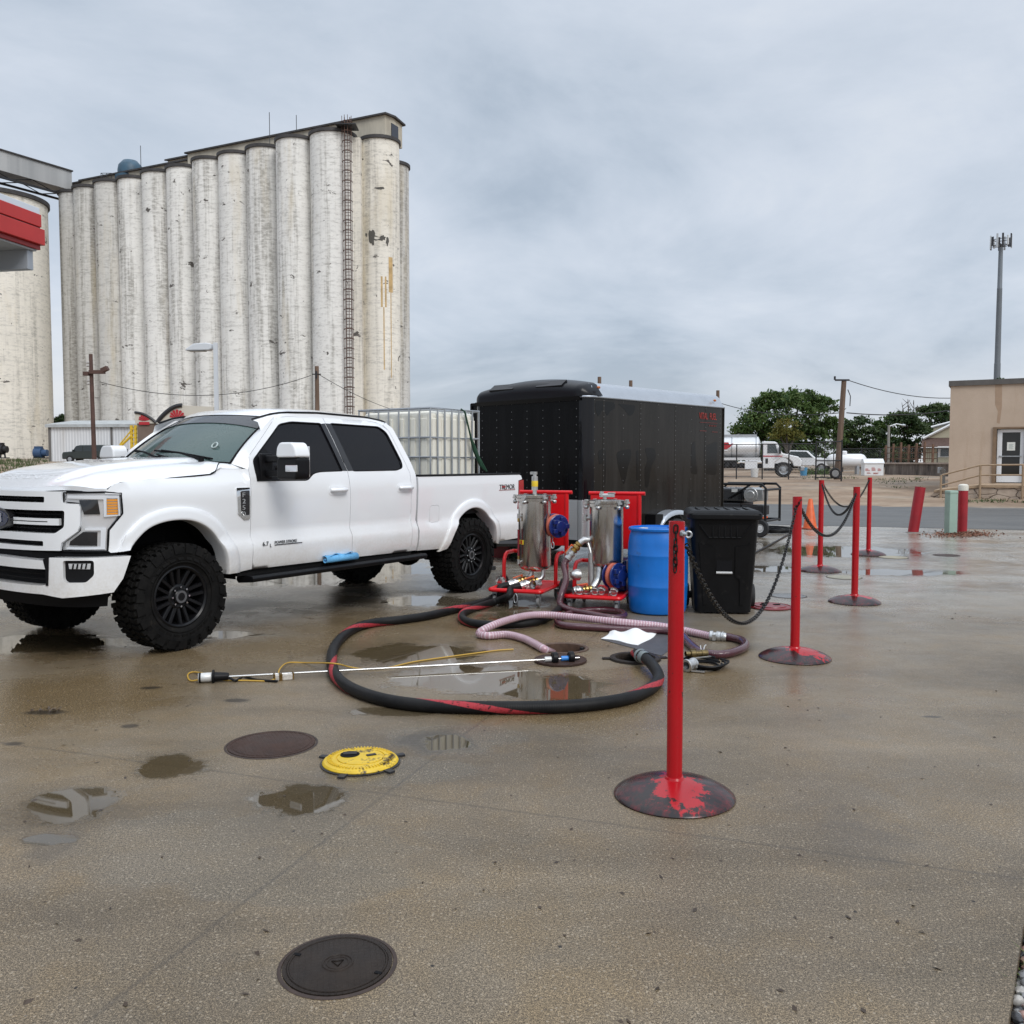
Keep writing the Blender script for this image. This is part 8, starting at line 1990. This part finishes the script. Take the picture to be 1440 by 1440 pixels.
def red_lid():
    p = ground_at(1083, 854); root = empty('port_lid', p, .4, 'dark red raised fill port lid on the slab right of the black bin', 'port lid')
    m = mat('worn_red_lid', (.20, .018, .022), .35, stains=[((.03, .015, .015), 11, .56)], var=.2, vs=10); mb = MB(); mb.lathe([(.235, .002), (.24, .012), (.225, .020), (.21, .022), (.205, .016), (.17, .016), (.165, .026), (0, .032)], n=48); mb.build('lid', m, root, angle=30)
    mb = MB()
    for x, y in ((-.07, .02), (.06, -.03), (.0, .09)): mb.bx(x-.035, x+.035, y-.02, y+.02, .028, .036)
    mb.build('recess', M_blkm, root, smooth=False)
red_lid()
def yellow_lid():
    p = ground_at(507, 1073); root = empty('port_lid', p, R(8), 'chipped yellow raised fill port lid with a dark handle hole', 'port lid')
    m = mat('chipped_yellow', (.66, .44, .02), .42, var=.12, vs=9, stains=[((.05, .032, .015), 10, .565), ((.03, .022, .016), 36, .585)], bump=.3, bs=40)
    r = .192; mb = MB(); mb.lathe([(r, .002), (r+.004, .012), (r-.004, .022), (r-.02, .027), (r*.70, .033), (r*.66, .033), (r*.655, .028), (r*.62, .028), (r*.615, .034), (r*.3, .036), (0, .037)], n=72); lid = mb.build('lid', m, root, angle=25)
    mb = MB()
    for i in range(60): a = 2*math.pi*i/60; mb.box((math.cos(a)*r*.83, math.sin(a)*r*.83,   .0315), (.024, .006, .004), a)
    mb.build('rib', m, lid, smooth=False)
    mb = MB(); mb.lathe([(.0, .0375), (.040, .0375), (.042, .039), (.050, .039), (.050, .034)], (-.055, .035, 0), n=24); mb.build('handle_recess', M_blkm, lid)
    mb = MB(); mb.tube([(-.09, .035, .042), (-.02, .035, .042)], .010, 8); mb.box((.055, .01, .038), (.05, .022, .006), .4); mb.build('handle', M_dkst, lid)
    mb = MB()
    for a in (R(-112), R(-48), R(22), R(150)): mb.box((math.cos(a)*(r+.022), math.sin(a)*(r+.022), .006), (.06, .035, .010), a)
    mb.lathe([(r+.004, .001), (r+.014, .006), (r+.004, .008)], n=60); mb.build('lug', M_dkst, root, smooth=False)
yellow_lid()
def open_ports():
    p = ground_at(792, 912); root = empty('open_manhole', p, 0, 'open manhole with a rusty rim, the pink hose going down into it', 'manhole')
    mr = mat('rusty_rim', (.075, .042, .026), .55, var=.5, vs=14)
    mb = MB(); mb.lathe([(.215, .001), (.212, .010), (.19, .010), (.184, .004), (.182, -.05), (.18, -.45), (0, -.46)], n=56); mb.build('ring', mr, root, angle=40)
    mb = MB()
    for a in (.4, 2.9, -1.2): mb.box((math.cos(a)*.178, math.sin(a)*.178, -.02), (.02, .05, .03), a)
    mb.build('lug', M_dkst, root, smooth=False)
    p = ground_at(788, 930); lid = empty('loose_manhole_lid', p, .6, 'brown iron manhole lid lying loose in front of the open manhole, under the rod end', 'manhole lid')
    mb = MB(); mb.lathe([(.0, .002), (.205, .002), (.208, .008), (.205, .019), (.195, .019), (.193, .016), (.0, .017)], n=56); mb.build('lid', M_cib, lid, angle=25)
    mb = MB(); mb.box((.10, -.08, .020), (.05, .03, .004), .3); mb.build('pry_slot', M_blkm, lid, smooth=False); mb = MB(); mb.box((-.11, .06, .020), (.05, .03, .004), .3); mb.build('pry_slot', M_blkm, lid, smooth=False)
    p = ground_at(893, 927); pt = empty('fill_port', p, 0, 'open black fill port where the striped hose end goes into the ground', 'port')
    mb = MB(); mb.lathe([(.205, .001), (.20, .016), (.185, .022), (.16, .020), (.152, .008), (.150, -.05), (.15, -.30), (0, -.31)], n=52); mb.build('ring', M_ci, pt, angle=40)
    mb = MB()
    for a in (math.pi, .15): mb.box((math.cos(a)*.225, math.sin(a)*.225, .006), (.07, .05, .012), a)
    mb.build('lug', M_ci, pt, smooth=False); mb = MB(); mb.lathe([(.075, -.30), (.075, -.10), (.06, -.10), (.06, -.3)], n=24); mb.build('inner_pipe', M_dkst, pt)
open_ports()
# a rubber mat under the cloth
def patches():
    q = [G(846, 899, .005), G(893, 886, .005), G(966, 897, .005), G(930, 922, .005)]
    mb = MB(); mb.add(q+[(a[0], a[1], .001) for a in q], [(0, 1, 2, 3), (0, 4, 5, 1), (1, 5, 6, 2), (2, 6, 7, 3), (3, 7, 4, 0)])
    o = mb.build('rubber_mat', mat('rubber_grey', (.060, .058, .060), .5, var=.25, vs=9, bump=.3, bs=120), smooth=False); tag(o, 'flat dark grey mat on the slab under the white cloth', 'mat')
patches()
def cloth():
    c = ground_at(889, 893, .012); r = random.Random(14); root_q = [G(845, 899, 0), G(872, 880, 0), G(935, 886, 0), G(900, 908, 0)]
    A, B, C_, D = [V(*q) for q in root_q]; ph = [(r.uniform(3, 9), r.uniform(3, 9), r.uniform(0, 6)) for _ in range(5)]
    def f(u, w):
        p = (A.lerp(B, w)).lerp(D.lerp(C_, w), u); e = min(u, 1-u, w, 1-w)
        z = .014+.05*math.exp(-((u-.35)**2+(w-.55)**2)/.09)*(.6+.4*math.sin(u*9+w*4))+.028*math.exp(-((u-.15)**2+(w-.85)**2)/.02)
        for a, b, q in ph: z += .0038*math.sin(a*u*1.6+b*w*1.6+q)
        return V(p.x+.018*math.sin(7*w+u*5), p.y+.02*math.sin(6*u+3*w), max(.008, z*(.35+.65*min(1, e*6))))
    mb = MB(); mb.grid(f, 34, 34); o = mb.build('shop_cloth', mat('white_cloth', (.78, .78, .77), .9, bump=.25, bs=45), angle=70); md = o.modifiers.new('thickness', 'SOLIDIFY'); md.thickness = .003
    tag(o, 'crumpled white cloth dropped on the dark mat by the nearest red post', 'cloth')
cloth()
# ------------------------------------------------------------------ level probe, its cord and float
def probe():
    a = V(*G(279, 953, .038)); b = V(*G(815, 925, .038)); d = b-a; L = d.length; an = math.atan2(d.y, d.x)
    root = empty('tank_probe', a, an, 'long thin metal probe rod with a white canister, lying on the slab', 'probe')
    k = lambda u: L*((ground_at(u, 953+(u-279)/(815-279)*(925-953), .038)-a).length/L)/1
    Mw = mat('canister_white', (.62, .62, .60), .4, .2, var=.1, vs=30)
    mb = MB(); mb.lathe([(0, 0), (.030, 0), (.033, .004), (.033, k(297)), (.030, k(297)+.004)], (0, 0, 0), (1, 0, 0), 24); mb.build('canister', Mw, root, angle=40)
    mb = MB(); x = k(298); mb.lathe([(.030, x), (.050, x+.003), (.052, x+.016), (.034, x+.020), (.032, x+.04), (.026, k(322)-.01), (.022, k(322)), (0, k(322))], (0, 0, 0), (1, 0, 0), 24); mb.build('cap', M_blk, root, angle=40)
    mb = MB(); mb.lathe([(.034, .004), (.036, .006), (.036, .016), (.034, .018)], (0, 0, 0), (1, 0, 0), 24); mb.build('band', M_blk, root)
    mb = MB(); mb.cyl((k(318), 0, -.004), (L, 0, .0), .0075, n=12); mb.build('rod', mat('probe_steel', (.60, .59, .57), .25, .9), root)
    for u in (780, 803): 
        x = k(u); mb = MB(); mb.lathe([(.009, -.022), (.040, -.022), (.047, -.015), (.047, .015), (.040, .022), (.009, .022)], (x, 0, .008), (1, 0, 0), 26); mb.build('float', M_blk, root, angle=40)
    for (u0, u1, m, r) in ((766, 775, Mw, .020), (789, 799, mat('probe_blue', (.03, .22, .62), .4), .019)):
        mb = MB(); mb.cyl((k(u0), 0, .002), (k(u1), 0, .002), r, n=16); mb.build('sleeve', m, root)
    M_y = mat('yellow_cord', (.50, .30, .04), .5)
    pts = [G(284, 955, .03), G(268, 957, .008), G(264, 949, .008), G(272, 945, .008), G(290, 948, .03), G(312, 956, .008), G(345, 957, .008), G(380, 957, .008), G(390, 950, .03), G(394, 940, .035), G(405, 932, .012), G(430, 932, .008), G(470, 933, .09), G(492, 938, .02), G(515, 941, .006), G(545, 939, .006), G(580, 931, .006), G(620, 925, .006), G(665, 919, .006), G(700, 914.5, .006), G(722, 913, .006)]
    MBo = MB().tube(smooth_path(pts, 8), .0055, 6).build('probe_cord', M_y); tag(MBo, 'thin yellow cord looping from the probe canister over the black hose', 'cord')
    p = V(*G(399, 956, 0)); wb = empty('cord_winder', p, .35, 'small white block wound with yellow cord, lying beside the probe rod', 'cord winder')
    mb = MB(); mb.bx(-.062, .062, -.02, .02, 0, .042); mb.build('block', mat('worn_block', (.50, .47, .42), .6, var=.3, vs=30), wb, smooth=False, bevel=.006)
    mb = MB()
    for x in (-.066, .066): mb.tube([(x, -.02, .004), (x, -.024, .048), (x, .022, .050), (x, .02, .004)], .005, 6)
    for x in (-.03, -.022, -.014): mb.tube([(x, -.023, 0), (x, -.024, .044), (x, .022, .045), (x, .022, 0)], .004, 5, closed=True)
    mb.build('wire_guard', M_brass, wb)
    mb = MB(); mb.tube(smooth_path([G(322, 953, .03), G(332, 957, .012), G(342, 951, .012), G(356, 955, .012), G(372, 957, .008), G(390, 958, .01)], 6), .009, 6); tag(mb.build('cable_tail', M_blk), 'black tail of cable under the probe rod near the canister', 'cable')
probe()
# ------------------------------------------------------------------ couplings and straps on the slab behind the nearest post
def fittings():
    p = V(*G(969, 944, 0)); root = empty('hose_adapter', p, R(-40), 'silver ring shaped hose adapter on the slab right of the nearest post', 'adapter')
    mb = MB(); mb.lathe([(.030, 0), (.046, 0), (.049, .010), (.046, .02), (.040, .025), (.040, .07), (.046, .075), (.046, .09), (.034, .09), (.030, .0)], (0, -.045, .049), (.2, 1, .05), 28); mb.build('ring', M_alu, root, angle=35)
    mb = MB(); mb.box((.075, .0, .012), (.10, .022, .010), .3); mb.box((-.055, .02, .05), (.014, .06, .02), .2); mb.build('lever', M_alu, root, smooth=False)
    pc = V(*G(986, 938, 0)); o = MB()
    for i in range(4): o.tube([pc+V(math.cos(t)*(.115+.012*i)*1.15+.01*i, math.sin(t)*(.15+.01*i), .010+.012*i+.006*math.sin(t*3+i)) for t in np.linspace(.3*i, .3*i+6.0, 36)], .009, 6)
    tag(o.build('coiled_cable', M_blk, None), 'small coil of black cable behind the silver adapter ring', 'cable')
    p = V(*G(985, 932, 0)); root = empty('brass_nozzle', p, R(25), 'tarnished brass fitting lying on the coil of black cable', 'fitting')
    mb = MB(); camlock(mb, (-.12, .03, .075), (.06, 0, .07), .026); mb.build('body', mat('tarnished_brass', (.16, .12, .055), .4, .8, var=.4, vs=30), root)
    mb = MB(); mb.bx(-.10, .05, -.07, -.055, .055, .062); mb.tube([(.04, .02, .08), (.06, .03, .12), (.075, .03, .13)], .005, 5); mb.tube([(.03, .03, .08), (.035, .05, .125)], .005, 5); mb.build('lever', M_alu, root)
fittings()
def litter():
    r = random.Random(77); m = mat('wet_leaf', (.045, .028, .016), .5, var=.5, vs=5)
    mb = MB()
    for i in range(150):
        u, v = r.uniform(0, 1440), 860+580*r.random()**1.3; p = ground_at(u, v, .003)
        if p.x > 1.3+(p.y-2.42)*.648: continue
        a = r.uniform(0, 6.3); s = r.uniform(.004, .011); t = V(math.cos(a)*s*1.6, math.sin(a)*s*1.6, r.uniform(0, .003)); n_ = V(-math.sin(a)*s*.7, math.cos(a)*s*.7, r.uniform(0, .004))
        mb.add([p-t, p+n_, p+t, p-n_], [(0, 1, 2, 3)])
    tag(mb.build('leaf_litter', m, smooth=False), kind='stuff')
    p = V(*G(64, 1002, .0)); mb = MB()
    for i in range(26): a = r.uniform(0, 6.3); s = r.uniform(.01, .035); q = p+V(r.gauss(0, .05), r.gauss(0, .03), .004+r.uniform(0, .01)); mb.add([q, q+V(math.cos(a)*s, math.sin(a)*s, .004), q+V(math.cos(a+.7)*s, math.sin(a+.7)*s, .012)], [(0, 1, 2)])
    tag(mb.build('leaf_clump', m, smooth=False), kind='stuff')
litter()
